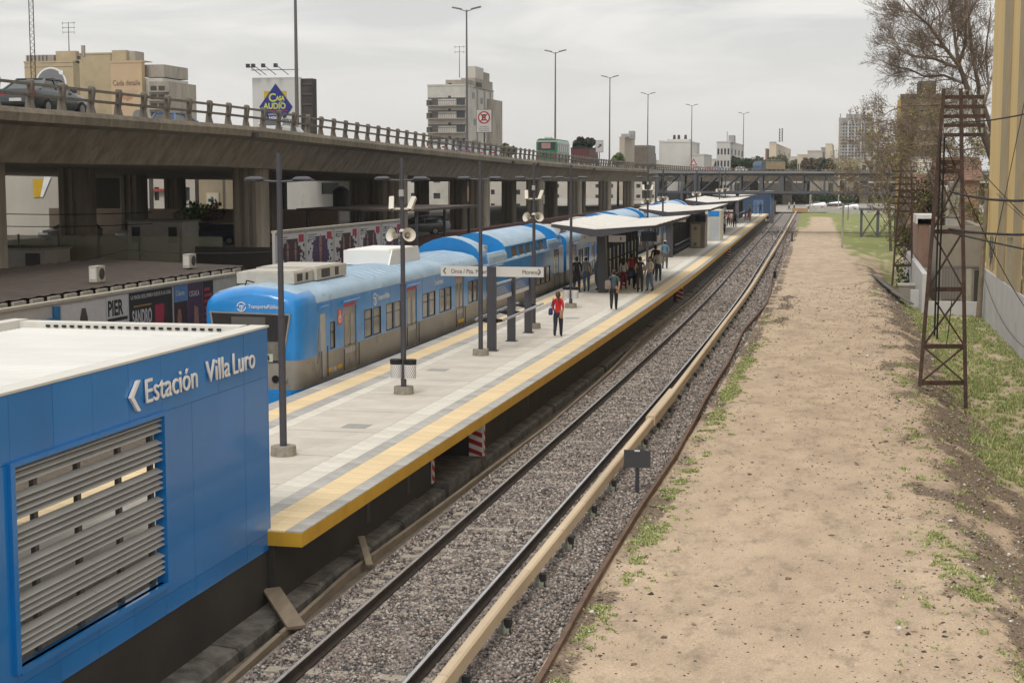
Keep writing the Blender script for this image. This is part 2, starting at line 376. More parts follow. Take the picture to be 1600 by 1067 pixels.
# sleepers, rails, third rail
track = thing('railway_track', 'single railway line with two worn steel rails in ballast', 'railway track')
RS = M('rail_side_rust', (.05, .036, .03), .8, scale=8, col2=(.025, .018, .015)); RT_ = M('rail_polished_top', (.62, .61, .63), .22, metal=.8, var=.3, scale=2)
Yr = rng(4, 60, 40) + rng(62, 345, 90)
for d in (-7.56 - .035, -5.87):
    m = MB(); m.strip([(d - .07, -.19), (d + .07, -.19), (d + .07, -.165), (d + .012, -.13), (d + .012, -.035), (d + .038, -.02), (d + .038, -.004), (d - .038, -.004), (d - .038, -.02), (d - .012, -.035), (d - .012, -.13), (d - .07, -.165)], Yr, m=0)
    m.strip([(d - .031, -.006), (d + .031, -.006), (d + .026, .002), (d - .026, .002)], Yr, m=1)
    m.build('rail', [RS, RT_], track)
SL = M('sleeper_concrete', (.42, .375, .30), .95, scale=5, col2=(.25, .215, .175), bump=.4)
sm = MB().bx((0, 0, 0), (2.75, .24, .1)).mesh('sleeper', SL)
for k in range(190):
    Y = 16 + k * .62; so_ = link('sleeper', sm, track, (px(-6.73 + random.uniform(-.05, .05), Y), Y, -.242 + random.uniform(-.014, .010)), random.uniform(-.01, .01))
BEI = M('third_rail_cover_board', (.58, .455, .31), .65, scale=1.2, col2=(.47, .37, .25), stretch=(1, .3, 1), bump=.15, spots=((.30, .24, .17), 5, .62, .55), rnd=.07)
INS = M('insulator_glaze', (.36, .37, .30), .3)
tr = thing('third_rail', 'beige covered power rail running right of the running rails', 'third rail')
def tp(Y): return np.interp(Y, [10, 19, 23, 29.5, 35.5, 47, 58, 70, 111, 180, 345], [-5.16, -5.20, -5.25, -5.27, -5.305, -5.34, -5.42, -5.48, -5.38, -5.22, -5.1])
Y = 8.0; i = 0
while Y < 330:
    Ln = 5.6 if Y < 60 else 14; big = 40.6 < Y + Ln / 2 < 44.5
    y0, y1 = Y, min(Y + Ln - .02, 330); q = rng(y0, y1, 4)
    m = MB(); c0 = (.2, .27) if not big else (.235, .31)
    hw = .083 if not big else .13
    rings = []
    for yy in q:
        c = tp(yy); rings.append([(px(c - hw, yy), yy, .0), (px(c - hw, yy), yy, .27 + (.05 if big else 0)), (px(c - hw + .03, yy), yy, .3 + (.05 if big else 0)), (px(c + hw - .03, yy), yy, .3 + (.05 if big else 0)), (px(c + hw, yy), yy, .27 + (.05 if big else 0)), (px(c + hw, yy), yy, .07)])
    m.loft(rings, m=0); m.build('cover_board', BEI, tr)
    Y += Ln; i += 1
im = MB(); im.cyl((0, 0, -.2), (0, 0, -.1), .1, .11, 8); im.cyl((0, 0, -.1), (0, 0, .02), .07, .05, 8); imm = im.mesh('insulator', INS)
Y = 17.2
while Y < 130: link('insulator', imm, tr, (px(tp(Y) + .08, Y), Y, 0)); Y += 2.8
BRK = M('bracket_black', (.02, .02, .02), .6); bm_ = MB().bx((0, 0, -.06), (.1, .12, .24)).mesh('bracket', BRK)
for k in range(44): Y = 20 + k * 2.8; link('bracket', bm_, tr, (px(tp(Y) + .13, Y), Y, -.02))

def crv(Y): return np.interp(Y, [8, 20.5, 24.9, 31.6, 38, 43.5, 46.9, 52, 57.6, 63, 69.5, 78.4, 85, 92, 103, 116, 137, 180, 229, 300], [-4.05, -4.1, -4.2, -4.25, -4.22, -4.3, -4.38, -4.42, -4.41, -4.5, -4.6, -4.36, -4.18, -4.24, -4.5, -4.63, -4.6, -4.95, -4.72, -4.6])
m = MB(); rings = []
for Y in rng(8, 60, 90) + rng(61, 250, 120):
    c = crv(Y); rings.append([(px(c - .05, Y), Y, -.28), (px(c - .04, Y), Y, .0), (px(c + .04, Y), Y, .0), (px(c + .02, Y), Y, -.05), (px(c + .05, Y), Y, -.28)])
m.loft(rings); tag(m.build('edge_rail', M('rusty_edge', (.17, .105, .07), .85, scale=3, col2=(.09, .055, .038), bump=.4)), 'long rusty wavy old rail edging the dirt strip', 'edging rail')
def wdv(Y): return 1.008 * np.interp(Y, [8, 19.4, 21.2, 25.8, 30, 42.6, 55, 64, 70, 77, 90, 120, 200], [-8.35, -8.4, -8.47, -8.66, -8.55, -8.33, -8.45, -8.7, -8.85, -8.75, -8.5, -8.5, -8.5])
WOOD = M('old_timber', (.27, .215, .155), .9, scale=3, col2=(.16, .125, .09), stretch=(1, .25, 1), bump=.4)
Y = 12.0; te = thing('timber_edging', 'long weathered timber edging between mud and ballast', 'edging')
while Y < 150:
    m = MB(); m.loft([[(px(wdv(y) - .04, y), y, -.4), (px(wdv(y) - .04, y), y, -.17), (px(wdv(y) + .04, y), y, -.17), (px(wdv(y) + .04, y), y, -.4)] for y in rng(Y, Y + 4.95, 4)])
    m.build('timber', WOOD, te); Y += 5

# ================================================================== PLATFORM
TILC = M('platform_paving', (.58, .54, .475), .8, scale=.9, col2=(.47, .43, .375), bump=.08, spots=((.33, .30, .26), 2.4, .6, .45), rnd=.035, stretch=(1, .6, 1))
TILY = M('yellow_tile', (.74, .585, .36), .75, scale=2, col2=(.66, .51, .30), rnd=.06, spots=((.40, .32, .2), 6, .63, .4))
TILG = M('grey_tile', (.42, .405, .38), .8, scale=3, col2=(.32, .31, .29), rnd=.14, spots=((.5, .47, .42), 2.5, .62, .5))
TILW = M('white_tile', (.66, .63, .56), .75, scale=3, col2=(.56, .53, .47), rnd=.06)
YEL = M('yellow_edge_paint', (.57, .325, .025), .6, scale=1.5, col2=(.48, .26, .02), spots=((.30, .22, .12), 5, .62, .7), bump=.1)
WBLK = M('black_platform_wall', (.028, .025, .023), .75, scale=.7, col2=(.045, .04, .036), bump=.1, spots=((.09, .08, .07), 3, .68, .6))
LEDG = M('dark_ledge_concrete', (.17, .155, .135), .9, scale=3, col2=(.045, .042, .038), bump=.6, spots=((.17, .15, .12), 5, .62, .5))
YP = rng(23.35, 60, 36) + rng(61, 241, 90)
WD = -9.2
m = MB()
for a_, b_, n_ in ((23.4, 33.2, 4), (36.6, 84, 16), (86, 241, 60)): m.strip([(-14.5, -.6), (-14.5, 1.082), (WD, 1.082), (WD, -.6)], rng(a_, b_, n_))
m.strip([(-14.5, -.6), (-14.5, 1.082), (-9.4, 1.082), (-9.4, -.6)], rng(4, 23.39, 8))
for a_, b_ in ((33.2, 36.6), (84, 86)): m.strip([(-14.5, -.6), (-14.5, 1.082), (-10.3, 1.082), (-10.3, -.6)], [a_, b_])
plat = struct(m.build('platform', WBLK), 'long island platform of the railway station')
m = MB(); m.strip([(-10.5, .85), (-10.5, 1.082), (-8.7, 1.082), (-8.7, .85)], YP, m=0); m.build('platform_edge', YEL, plat)
def band(name, d0, d1, mat, ribs, y0=60):
    m = MB(); yy = [y for y in YP if y > y0 + .5]; yy = [y0] + yy
    if ribs:
        prof = [(d0, 1.083)]; w = (d1 - d0) / ribs
        for k in range(ribs):
            a = d0 + k * w; prof += [(a + w*.15, 1.1), (a + w*.3, 1.105), (a + w*.7, 1.105), (a + w*.85, 1.1)]
        prof.append((d1, 1.083))
    else: prof = [(d0, 1.083), (d0, 1.1), (d1, 1.1), (d1, 1.083)]
    m.strip(prof, yy); return m.build(name, mat, plat)
def tile(w, l, ribs, mat, name):
    m = MB(); m.box(-w/2, w/2, -l/2, l/2, 0, .018)
    for k in range(ribs):
        a = -w/2 + (k + .5) * w / ribs; q = w / ribs * .28; l2 = l/2 - .006
        m.face([(a - q, -l2, .018), (a - q*.5, -l2, .023), (a - q*.5, l2, .023), (a - q, l2, .018)]); m.face([(a - q*.5, -l2, .023), (a + q*.5, -l2, .023), (a + q*.5, l2, .023), (a - q*.5, l2, .023)]); m.face([(a + q*.5, -l2, .023), (a + q, -l2, .018), (a + q, l2, .018), (a + q*.5, l2, .023)])
    return m.mesh(name, mat)
PT = .5
BANDS = [('grey_tile', -9.0, -8.704, TILG, 6), ('yellow_tile', -9.62, -9.0, TILY, 9), ('grey_tile', -9.93, -9.62, TILG, 0), ('white_tile', -10.46, -9.93, TILW, 8),
         ('grey_tile', -14.5, -14.06, TILG, 0), ('yellow_tile', -14.06, -13.44, TILY, 9), ('grey_tile', -13.44, -13.04, TILG, 0), ('white_tile', -13.04, -12.68, TILW, 6)]
for nm, a, b, mt, rb in BANDS:
    tm = tile(b - a - .006, PT - .007, rb, mt, nm); c = (a + b) / 2; right = a > -11
    y = (23.36 if right else 21.0) + PT / 2
    while y < 59.9:
        link(nm, tm, plat, (px(c, y), y, 1.082), -(S(y + .3) - S(y - .3)) / .6 * -1); y += PT
    band(nm + '_run', a, b, mt, max(rb, 0), 59.9)
y = 5.0
sw = tile(2.21, 1.488, 0, TILC, 'paving_slab')
while y < 60:
    link('paving_slab', sw, plat, (px(-11.57, y + .75), y + .75, 1.082), 0); y += 1.5
band('paving_run', -12.68, -10.46, TILC, 0, 60.4 if False else y)
m = MB(); m.box(-14.49, -12.69, 4.5, 21, 1.083, 1.099); m.box(-10.45, -9.42, 4.5, 23.3, 1.083, 1.099); m.build('paving_run', TILC, plat)
# ledge along the wall base
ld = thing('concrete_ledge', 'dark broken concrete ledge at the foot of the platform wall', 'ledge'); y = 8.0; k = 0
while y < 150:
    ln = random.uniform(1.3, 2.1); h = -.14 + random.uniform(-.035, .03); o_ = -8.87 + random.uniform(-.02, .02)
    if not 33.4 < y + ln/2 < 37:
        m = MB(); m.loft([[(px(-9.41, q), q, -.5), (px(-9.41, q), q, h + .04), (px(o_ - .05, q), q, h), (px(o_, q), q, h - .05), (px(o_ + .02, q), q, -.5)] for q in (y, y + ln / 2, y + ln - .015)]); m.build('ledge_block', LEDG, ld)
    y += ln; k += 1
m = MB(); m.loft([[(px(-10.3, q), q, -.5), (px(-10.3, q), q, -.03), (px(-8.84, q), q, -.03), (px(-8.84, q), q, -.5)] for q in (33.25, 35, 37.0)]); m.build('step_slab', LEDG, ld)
JN = M('joint_dark', (.16, .15, .13), .9)
for y in rng(27, 57, 10):
    m = MB(); m.box(px(-12.6, y), px(-10.5, y), y, y + .014, 1.1, 1.1025); m.build('expansion_joint', JN, plat)
for d_, y in ((-11.2, 33.5), (-12.1, 44.0), (-11.1, 61.5)):
    m = MB(); m.box(px(d_, y) - .3, px(d_, y) + .3, y, y + .6, 1.1, 1.1035); m.build('access_cover', M('cover_steel', (.33, .32, .30), .6, scale=6), plat)
# red/white hazard boards at the refuges
RED = M('hazard_red', (.36, .02, .025), .6); WHT = M('hazard_white', (.62, .60, .57), .6)
def hazard(d, Y, w, h, facing, lab):
    t = thing('hazard_board', lab, 'hazard sign', (px(d, Y), Y, -.02), 0, 'red and white hazard boards at the platform refuges')
    m = MB(); q = []
    m.box(0, w, 0, .03, 0, h) if facing == 'y' else m.box(0, .03, 0, w, 0, h)
    m.build('board', WHT, t)
    for k in range(4):
        z0 = h - k * .24 - .02; m = MB(); a = [(0, z0 - .12), (w, z0 - .24), (w, z0 - .36), (0, z0 - .24)]
        if k == 0 and False: pass
        a = [(x, max(0, z)) for x, z in a]
        for (x, z) in a: pass
        off = -.003
        if facing == 'y': m.loft([[(x, off, z) for x, z in a], [(x, 0, z) for x, z in a]])
        else: m.loft([[(.033, x, z) for x, z in a], [(.03, x, z) for x, z in a]])
        m.build('red_stripe', RED, t)
    return t
hazard(-9.2, 36.56, .34, .84, 'y', 'wide red and white striped board inside the near refuge opening')
hazard(-8.86, 36.6, .14, .84, 'x', 'narrow striped board at the far corner of the near refuge')
hazard(-9.19, 33.0, .2, .84, 'x', 'red and white striped board on the near corner of the refuge under the platform edge')
hazard(-9.24, 85.9, .4, .84, 'y', 'small distant red and white board under the platform edge below the group of people')
hazard(-9.18, 133.0, .4, .84, 'y', 'farthest small red and white board under the platform edge')
m = MB()
for y in (28.3, 31.1, 43.5):
    m = MB(); m.box(WD, WD + .012, y, y + .22, .12, .62); m.build('wall_cover', M('cover_plate', (.07, .065, .06), .7), plat)

# ================================================================== STATION BUILDING (near left)
SLAT = M('louvre_slat', (.40, .395, .385), .5, var=.1)
INT = M('interior_dark', (.03, .03, .035), .8)
def station(name, Y0, Y1, near, lab):
    b = thing(name, lab, 'station building', (0, 0, 0))
    X1 = -9.3; X0 = -13.7; z0, z1 = .77, 4.44
    seams = [23.5 - .04 - .985 * k for k in range(13)][::-1] if near else rng(Y0, Y1, 8)
    lu = (15.6, 19.52, 1.24, 3.6)
    ys = sorted(set([Y0] + [s for s in seams if Y0 < s < Y1] + [Y1]))
    for a, c in zip(ys[:-1], ys[1:]):
        segs = [(z0, 1.04), (1.045, 3.64), (3.645, z1)] if near else [(z0, z1)]
        for za, zb in segs:
            ya, yb = a + .003, c - .003
            pieces = [(ya, yb, za, zb)]
            if near:
                out = []
                for (p, q, r_, s_) in pieces:
                    if q <= lu[0] or p >= lu[1] or s_ <= lu[2] or r_ >= lu[3]: out.append((p, q, r_, s_)); continue
                    if p < lu[0]: out.append((p, lu[0], r_, s_))
                    if q > lu[1]: out.append((lu[1], q, r_, s_))
                    pp, qq = max(p, lu[0]), min(q, lu[1])
                    if r_ < lu[2]: out.append((pp, qq, r_, lu[2]))
                    if s_ > lu[3]: out.append((pp, qq, lu[3], s_))
                pieces = out
            for (p, q, r_, s_) in pieces:
                m = MB(); m.box(X1 - .06, X1 + random.uniform(-.0015, .0015), p, q, r_, s_); m.build('wall_panel', BLUE, b)
    m = MB(); m.box(X1 - .1, X1 - .062, Y0, Y1, z0, lu[2] - .06 if near else z1)
    if near: m.box(X1 - .1, X1 - .062, lu[1] + .06, Y1, lu[2] - .06, z1); m.box(X1 - .1, X1 - .062, Y0, lu[0] - .06, lu[2] - .06, z1); m.box(X1 - .1, X1 - .062, lu[0] - .06, lu[1] + .06, lu[3] + .06, z1)
    m.build('wall_backing', INT, b)
    m = MB(); m.box(X1 - .055, X1 - .02, Y0, Y1, -.5, z0 - .002); m.build('base_wall', WBLK, b)
    return b
sb = station('station_building', 10.5, 23.5, True, 'bright blue panelled station building with white roof and large louvre')
# roof
m = MB(); m.box(-13.69, -9.41, 10.55, 23.38, 4.31, 4.36)
nr = 90
for k in range(nr):
    y = 10.6 + k * 12.6 / nr; m.prism([(y, 4.36), (y + .03, 4.385), (y + .07, 4.385), (y + .1, 4.36)], -13.5, -9.75, axis='x')
m.build('roof', M('ribbed_roof', (.66, .65, .62), .5, var=.16, scale=.9, stretch=(.3, 1, 1), spots=((.42, .40, .37), 1.1, .6, .4)), sb)
m = MB(); m.box(-9.60, -9.285, 10.45, 23.54, 4.443, 4.475); m.box(-9.66, -9.38, 10.5, 23.5, 4.361, 4.442); m.box(-13.7, -9.67, 23.22, 23.54, 4.361, 4.475); m.box(-13.86, -13.6, 10.5, 23.5, 4.361, 4.50)
m.build('roof_flashing', OFFW, sb)
m = MB()
for k in range(22): m.box(-13.1 + k * .145, -13.03 + k * .145, 23.19, 23.218, 4.40, 4.435)
m.build('gutter_slots', BLACK, sb)['kind'] = 'stuff'
m = MB(); m.box(-13.7, -9.31, 23.4, 23.5, 2.9, 4.3); m.box(-9.62, -9.37, 23.4, 23.5, .77, 2.9); m.build('end_wall', BLUE, sb)
m = MB(); m.box(-13.8, -13.7, 10.5, 16.4, 1.1, 4.3); m.box(-13.8, -13.7, 16.4, 23.5, 3.6, 4.3); m.build('rear_wall', M('rear_blue', (.008, .04, .16), .4), sb)
m = MB(); m.box(-13.5, -11.0, 10.5, 13.4, 1.1, 3.0); m.build('ticket_booth', INT, sb)
m = MB()
for (x, y) in ((-13.6, 17), (-13.6, 19.4), (-13.6, 22.5), (-12.2, 15.5), (-10.9, 14.8)): m.box(x - .05, x + .05, y - .05, y + .05, 1.1, 4.3)
m.build('post', DGREY, sb)
m = MB(); 
for a, c in (((-9.42, 15.5), (-9.25, 15.6)), ((-9.42, 19.5), (-9.25, 19.6))): m.box(a[0], c[0], a[1], c[1], 1.19, 3.66)
m.box(-9.42, -9.25, 15.601, 19.499, 1.17, 1.24); m.box(-9.42, -9.25, 15.601, 19.499, 3.6, 3.66); m.build('louvre_frame', BLUE, sb)
m = MB()
for y in (16.3, 17.35, 18.45, 19.4): m.box(-9.47, -9.41, y - .045, y + .045, 1.24, 3.6)
m.build('mullion', M('mullion_grey', (.10, .098, .095), .6), sb)
z = 3.585; sl = {}
for g in range(6):
    for k in range(3 if g == 0 else 4):
        for (a, c) in ((15.605, 17.5), (17.508, 19.495)):
            key = round(a, 2)
            if key not in sl:
                mm_ = MB(); mm_.prism([(-.045, .006), (0.05, -.034), (.055, -.042), (.05, -.05), (-.04, -.008)], a, c); sl[key] = mm_.mesh('slat', SLAT)
            link('slat', sl[key], sb, (-9.345, 0, z + random.uniform(-.002, .002)))
        z -= .078
    z -= .088
LET = M('letter_white', (.82, .80, .78), .5, var=.03); LETS = M('letter_side', (.25, .27, .32), .5)
def wt(s, y, z, wdt):
    T = frameT((-9.27, y, z), (0, 1, 0), (0, 0, 1)); o = text('lettering', s, .47, LET, T, sb, ext=.010, bold=.0, label='white raised letters reading ' + s)
    xs = [v.co.y for v in o.data.vertices]; w0 = max(xs) - min(xs); k = wdt / w0; mn = min(xs)
    for v in o.data.vertices: v.co.y = y + (v.co.y - mn) * k
wt('Estación', 18.98, 3.85, 1.67); wt('Villa', 20.97, 3.86, .88); wt('Luro', 21.98, 3.865, .88)
m = MB(); m.prism([(18.80, 4.19), (18.71, 4.19), (18.50, 3.985), (18.70, 3.78), (18.79, 3.78), (18.60, 3.985)], -9.29, -9.25, axis='x'); m.build('arrow', LET, sb, label='white arrow head pointing left')

# ================================================================== TRAIN
AC = M('ac_unit_cream', (.50, .47, .41), .6, var=.2, scale=3); ACD = M('ac_grille', (.07, .065, .06), .7, var=.4, scale=8)
STK = M('sticker_orange', (.60, .10, .03), .5); STR = M('sticker_red', (.45, .03, .05), .5); STY = M('sticker_yellow', (.75, .45, .03), .5); LW = M('logo_white', (.7, .72, .74), .5)
HW = 1.47
def prof(hw, dz=0., sh=0.):
    return [(hw - .1, .45), (hw - .03, .62), (hw, .98), (hw, 1.80), (hw, 3.30 + dz), (hw - .05, 3.5 + dz), (hw - .22, 3.66 + dz), (hw - .67, 3.79 + dz), (0, 3.87 + dz)]
SEGM = [0, 0, 1, 0, 2, 2, 2, 2]                 # 0 blue, 1 grey, 2 roof
def rings2(m, lst, sideright=True, cap0=True, cap1=True, nose=False):
    """lst of (y, profile); builds shell leaving the right flank (segments 2,3) open when sideright is False"""
    for (ya, pa), (yb, pb) in zip(lst[:-1], lst[1:]):
        n = len(pa)
        for k in range(n - 1):
            for s in (1, -1):
                if s == 1 and k in (2, 3) and not sideright: continue
                q = [(s*pa[k][0], ya, pa[k][1]), (s*pa[k+1][0], ya, pa[k+1][1]), (s*pb[k+1][0], yb, pb[k+1][1]), (s*pb[k][0], yb, pb[k][1])]
                m.face(q, 0 if (nose and k in (4, 5, 6, 7) and (yb < .6 or k < 6)) else SEGM[k])
    for (y, p), c in ((lst[0], cap0), (lst[-1], cap1)):
        if not c: continue
        for k in range(len(p) - 1):
            m.face([(-p[k][0], y, p[k][1]), (p[k][0], y, p[k][1]), (p[k+1][0], y, p[k+1][1]), (-p[k+1][0], y, p[k+1][1])], SEGM[k] if k < 4 else 0)
def coach(Y0, Y1, kind, lab):
    Ln = Y1 - Y0; t = thing('train_coach', lab, 'train coach', (px(-16.33, Y0), Y0, 0), (S(Y1) - S(Y0)) / Ln, 'coaches of the blue train at the platform')
    double = kind == 'double'; m = MB(); f0 = 1.35 if kind == 'cab' else 0.0
    if kind == 'cab':
        nose = [(0, prof(1.20, -.26)), (.05, prof(1.29, -.17)), (.16, prof(1.37, -.10)), (.42, prof(1.43, -.04)), (.85, prof(1.46, -.01)), (1.35, prof(HW))]
        rings2(m, nose, cap1=False, nose=True)
    P = prof(HW); 
    if double:
        P = P[:4] + [(HW, 3.12), (HW - .02, 3.2), (HW - .1, 3.28), (HW - .3, 3.3), (0, 3.3)]
    rings2(m, [(f0, P), (Ln, P)], sideright=False, cap0=kind != 'cab')
    m.build('body', [TBLUE, TGREY, TROOF], t, smooth=True)
    # platform-side flank with real openings
    if kind == 'cab': doors = [(43.72, 44.95), (50.5, 51.78), (57.25, 58.5)]; wins = [(45.76, 46.58), (46.68, 47.5), (48.1, 48.92), (49.02, 49.84), (52.5, 53.32), (53.42, 54.24), (54.85, 55.67), (55.77, 56.59), (59.25, 60.05), (60.13, 60.85)]
    elif kind == 'mid':
        doors = [(Y0 + a, Y0 + a + 1.25) for a in (2.2, 9.4, 16.6)]; wins = []
        for a in (4.1, 6.5, 11.3, 13.7): wins += [(Y0 + a, Y0 + a + .82), (Y0 + a + .92, Y0 + a + 1.74)]
    else:
        doors = [(Y0 + .9, Y0 + 2.3), (Y1 - 2.9, Y1 - 1.5)]; wins = [(Y0 + 4.6 + 1.25 * k, Y0 + 5.7 + 1.25 * k) for k in range(9)]
    doors = [(a - Y0, b - Y0) for a, b in doors]; wins = [(a - Y0, b - Y0) for a, b in wins]
    ztop = 3.30 if not double else 3.12
    zw = (1.84, 2.72) if not double else (1.55, 2.35)
    m = MB(); wall_holes(m, (HW, f0, .98), (0, 1, 0), (0, 0, 1), (1, 0, 0), Ln - f0, .82, [(a - f0, b - f0, .03, .82) for a, b in doors] + ([(a - f0, b - f0, zw[0] - .98, .82) for a, b in wins] if double else []), .05)
    m.build('lower_side', TGREY, t)
    hs = [(a - f0, b - f0, 0, 1.17) for a, b in doors] + [(a - f0, b - f0, max(0, zw[0] - 1.80), zw[1] - 1.80) for a, b in wins]
    if kind == 'cab': hs += [(42.5 - 40 - f0, 42.92 - 40 - f0, .05, .85)]
    m = MB(); wall_holes(m, (HW, f0, 1.80), (0, 1, 0), (0, 0, 1), (1, 0, 0), Ln - f0, ztop - 1.80, hs, .05); m.build('upper_side', TBLUE, t)
    GK = BLACK
    def window(a, b, z0, z1, nm='window'):
        m = MB(); fw = .02
        for q in ((a, a + fw, z0, z1), (b - fw, b, z0, z1), (a + fw, b - fw, z0, z0 + fw), (a + fw, b - fw, z1 - fw, z1)): m.box(HW - .045, HW + .006, q[0], q[1], q[2], q[3])
        w_ = m.build(nm, GK, t); m = MB(); m.box(HW - .035, HW - .025, a + fw, b - fw, z0 + fw, z1 - fw); m.build('pane', GLASS, w_)
        m = MB(); m.box(HW - .024, HW - .012, a + fw, b - fw, z1 - .32, z1 - .30)
        if b - a < 1: m.build('transom', GK, w_)
    for a, b in wins: window(a, b, *zw)
    if kind == 'cab': window(2.5, 2.92, 1.85, 2.65, 'crew_window')
    for a, b in doors:
        c = (a + b) / 2; m = MB(); m.box(HW - .048, HW - .03, a + .01, c - .01, 1.02, 2.96); m.box(HW - .048, HW - .03, c + .01, b - .01, 1.02, 2.96)
        d = m.build('door', TGREY, t)
        for (u0, u1) in ((a + .14, c - .12), (c + .12, b - .14)):
            m = MB(); m.prism([(u0, 1.85), (u0 + .06, 1.78), (u1 - .06, 1.78), (u1, 1.85), (u1, 2.68), (u1 - .06, 2.75), (u0 + .06, 2.75), (u0, 2.68)], HW - .029, HW - .02, axis='x'); m.build('door_window', GLASS, d)
        m = MB()
        for k in range(7): u = a + .1 + k * (b - a - .25) / 6; m.face([(HW - .026, u, 1.56), (HW - .026, u + .06, 1.56), (HW - .026, u + .1, 1.72), (HW - .026, u + .04, 1.72)])
        m.build('door_stripes', LW, d)
        m = MB(); m.box(HW + .002, HW + .008, a + .02, b - .02, 2.985, 3.075); m.build('door_sign', STR, t)
        m = MB(); m.cyl((HW + .04, a - .12, 3.16), (HW + .04, b + .25, 3.16), .025, n=6); m.cyl((HW + .03, a - .12, 3.16), (HW + .03, a - .15, 3.05), .02, n=6); m.build('door_rail', TBLUE, t)
        m = MB(); m.cyl((HW + .05, b + .1, 1.1), (HW + .05, b + .1, 1.8), .016, n=6); m.cyl((HW + .05, a - .1, 1.1), (HW + .05, a - .1, 1.75), .016, n=6); m.build('grab_handle', DGREY, t)
    m = MB()
    for y in rng(.6, Ln - .6, 10): m.box(HW + .001, HW + .004, y, y + .012, 2.75 if not double else 2.5, ztop - .02)
    m.build('panel_joint', M('joint_blue', (.01, .1, .3), .5), t)
    # bogies
    bgm = MB()
    for yb in (3.2, Ln - 3.6):
        bgm.box(-1.2, 1.2, yb - 1.3, yb + 1.3, .1, .42)
        for y in (yb - 1.1, yb + 1.1):
            for s in (-.85, .85): bgm.cyl((s - .06, y, .05), (s + .06, y, .05), .46, n=14)
    bgm.build('bogie', BLACK, t)
    def acunit(y0, y1, x0, x1, z0, z1, white=False):
        m = MB(); m.box(x0, x1, y0, y1, z0, z1); m.box(x0 + .1, x1 - .1, y0 + .15, y1 - .15, z1, z1 + .03); a = m.build('air_conditioner', WHITE if white else AC, t)
        m = MB(); m.box(x1 + .001, x1 + .012, y0 + (y1 - y0) * .15, y0 + (y1 - y0) * .42, z0 + .06, z1 - .05); m.build('grille', ACD, a); m = MB(); m.box(x1 + .001, x1 + .012, y0 + (y1 - y0) * .6, y0 + (y1 - y0) * .72, z0 + .06, z1 - .05); m.build('grille', ACD, a)
        return a
    if kind == 'cab':
        # windscreen, lamps, lettering on the nose
        def zf(z): return .0
        m = MB(); q = [(-1.16, 3.10), (1.16, 3.06), (.93, 1.74), (-.93, 1.74)]
        yf = lambda z: -.012
        m.loft([[(x, -.022, z) for x, z in q], [(x, .05, z) for x, z in q]]); ws = m.build('windscreen', M('windscreen', (.045, .042, .044), .1, var=.35, scale=1.2, spec=.6), t)
        m = MB(); m.loft([[(x, -.03, z) for x, z in ((-1.20, 3.14), (1.20, 3.10), (.96, 1.69), (.92, 1.69), (1.145, 3.06), (-1.145, 3.10), (-.92, 1.69), (-.96, 1.69))], [(x, .02, z) for x, z in ((-1.20, 3.14), (1.20, 3.10), (.96, 1.69), (.92, 1.69), (1.145, 3.06), (-1.145, 3.10), (-.92, 1.69), (-.96, 1.69))]]); m.build('windscreen_frame', TGREY, ws)
        m = MB(); m.box(-.55, .45, -.03, -.023, 2.76, 3.0); m.build('destination_display', M('display_panel', (.12, .115, .11), .3), ws)
        m = MB(); m.box(-.9, .9, -.031, -.0225, 1.8, 2.32); m.build('seat_glimpse', M('cab_interior', (.20, .185, .16), .5, var=.5, scale=4), ws)
        m = MB(); m.box(.30, .66, -.036, -.032, 1.76, 1.98); m.build('number_card', M('number_card', (.5, .55, .42), .6), ws)
        text('number', '24', .22, BLACK, frameT((.35, -.04, 1.79), (1, 0, 0), (0, 0, 1)), ws, ext=.001, bold=.006)
        for x in (.72, .98):
            m = MB(); m.cyl((x, -.03, 1.28), (x, .06, 1.28), .105, n=14); h = m.build('headlight', BLACK if x < .8 else M('lamp_ring', (.4, .4, .4), .3, metal=.6), t)
            m = MB(); m.cyl((x, -.04, 1.28), (x, -.03, 1.28), .075, n=14); m.build('lens', M('dark_lens', (.02, .02, .02), .1) if x < .8 else M('clear_lens', (.6, .6, .58), .1, metal=.5), h)
        for x in (-.72, -.98):
            m = MB(); m.cyl((x, -.03, 1.28), (x, .06, 1.28), .105, n=14); m.build('headlight', BLACK, t)
        for (z0, z1) in ((.5, .92),):
            m = MB(); m.box(-1.2, 1.2, -.06, .02, z0, z1); m.build('bumper', TBLUE, t)
        text('lettering', 'TransportePúblico', .155, LW, frameT((-.05, -.02, 3.24), (1, 0, 0), (0, 0, 1)), t, ext=.002, bold=.002, sx=.8)
        m = MB(); 
        def emblem(T, r, par):
            m = MB(); n = 16; e = .003
            for k in range(n):
                a0 = 2*math.pi*k/n; a1 = 2*math.pi*(k+1)/n
                if k % 8 in (0,) : continue
                m.loft([[T @ Vector((rr*math.cos(a), rr*math.sin(a), zz)) for rr, a in ((r, a0), (r, a1), (r*.78, a1), (r*.78, a0))] for zz in (0, e)])
            for q in ([(-.55, .3), (.55, .3), (.55, .12), (-.55, .12)], [(-.1, .12), (.1, .12), (.1, -.7), (-.1, -.7)], [(-.4, .12), (-.25, .12), (-.25, -.5), (-.4, -.35)], [(.25, .12), (.4, .12), (.4, -.35), (.25, -.5)]):
                m.loft([[T @ Vector((x*r, y*r, zz)) for x, y in q] for zz in (0, e)])
            m.build('emblem', LW, par)
        emblem(frameT((-.25, -.02, 3.28), (1, 0, 0), (0, 0, 1)), .14, t)
        emblem(frameT((HW + .004, 6.9, 2.98), (0, 1, 0), (0, 0, 1)), .2, t)
        text('lettering', 'TransportePúblico', .24, LW, frameT((HW + .004, 7.15, 2.93), (0, 1, 0), (0, 0, 1)), t, ext=.002, bold=.004, sx=.75)
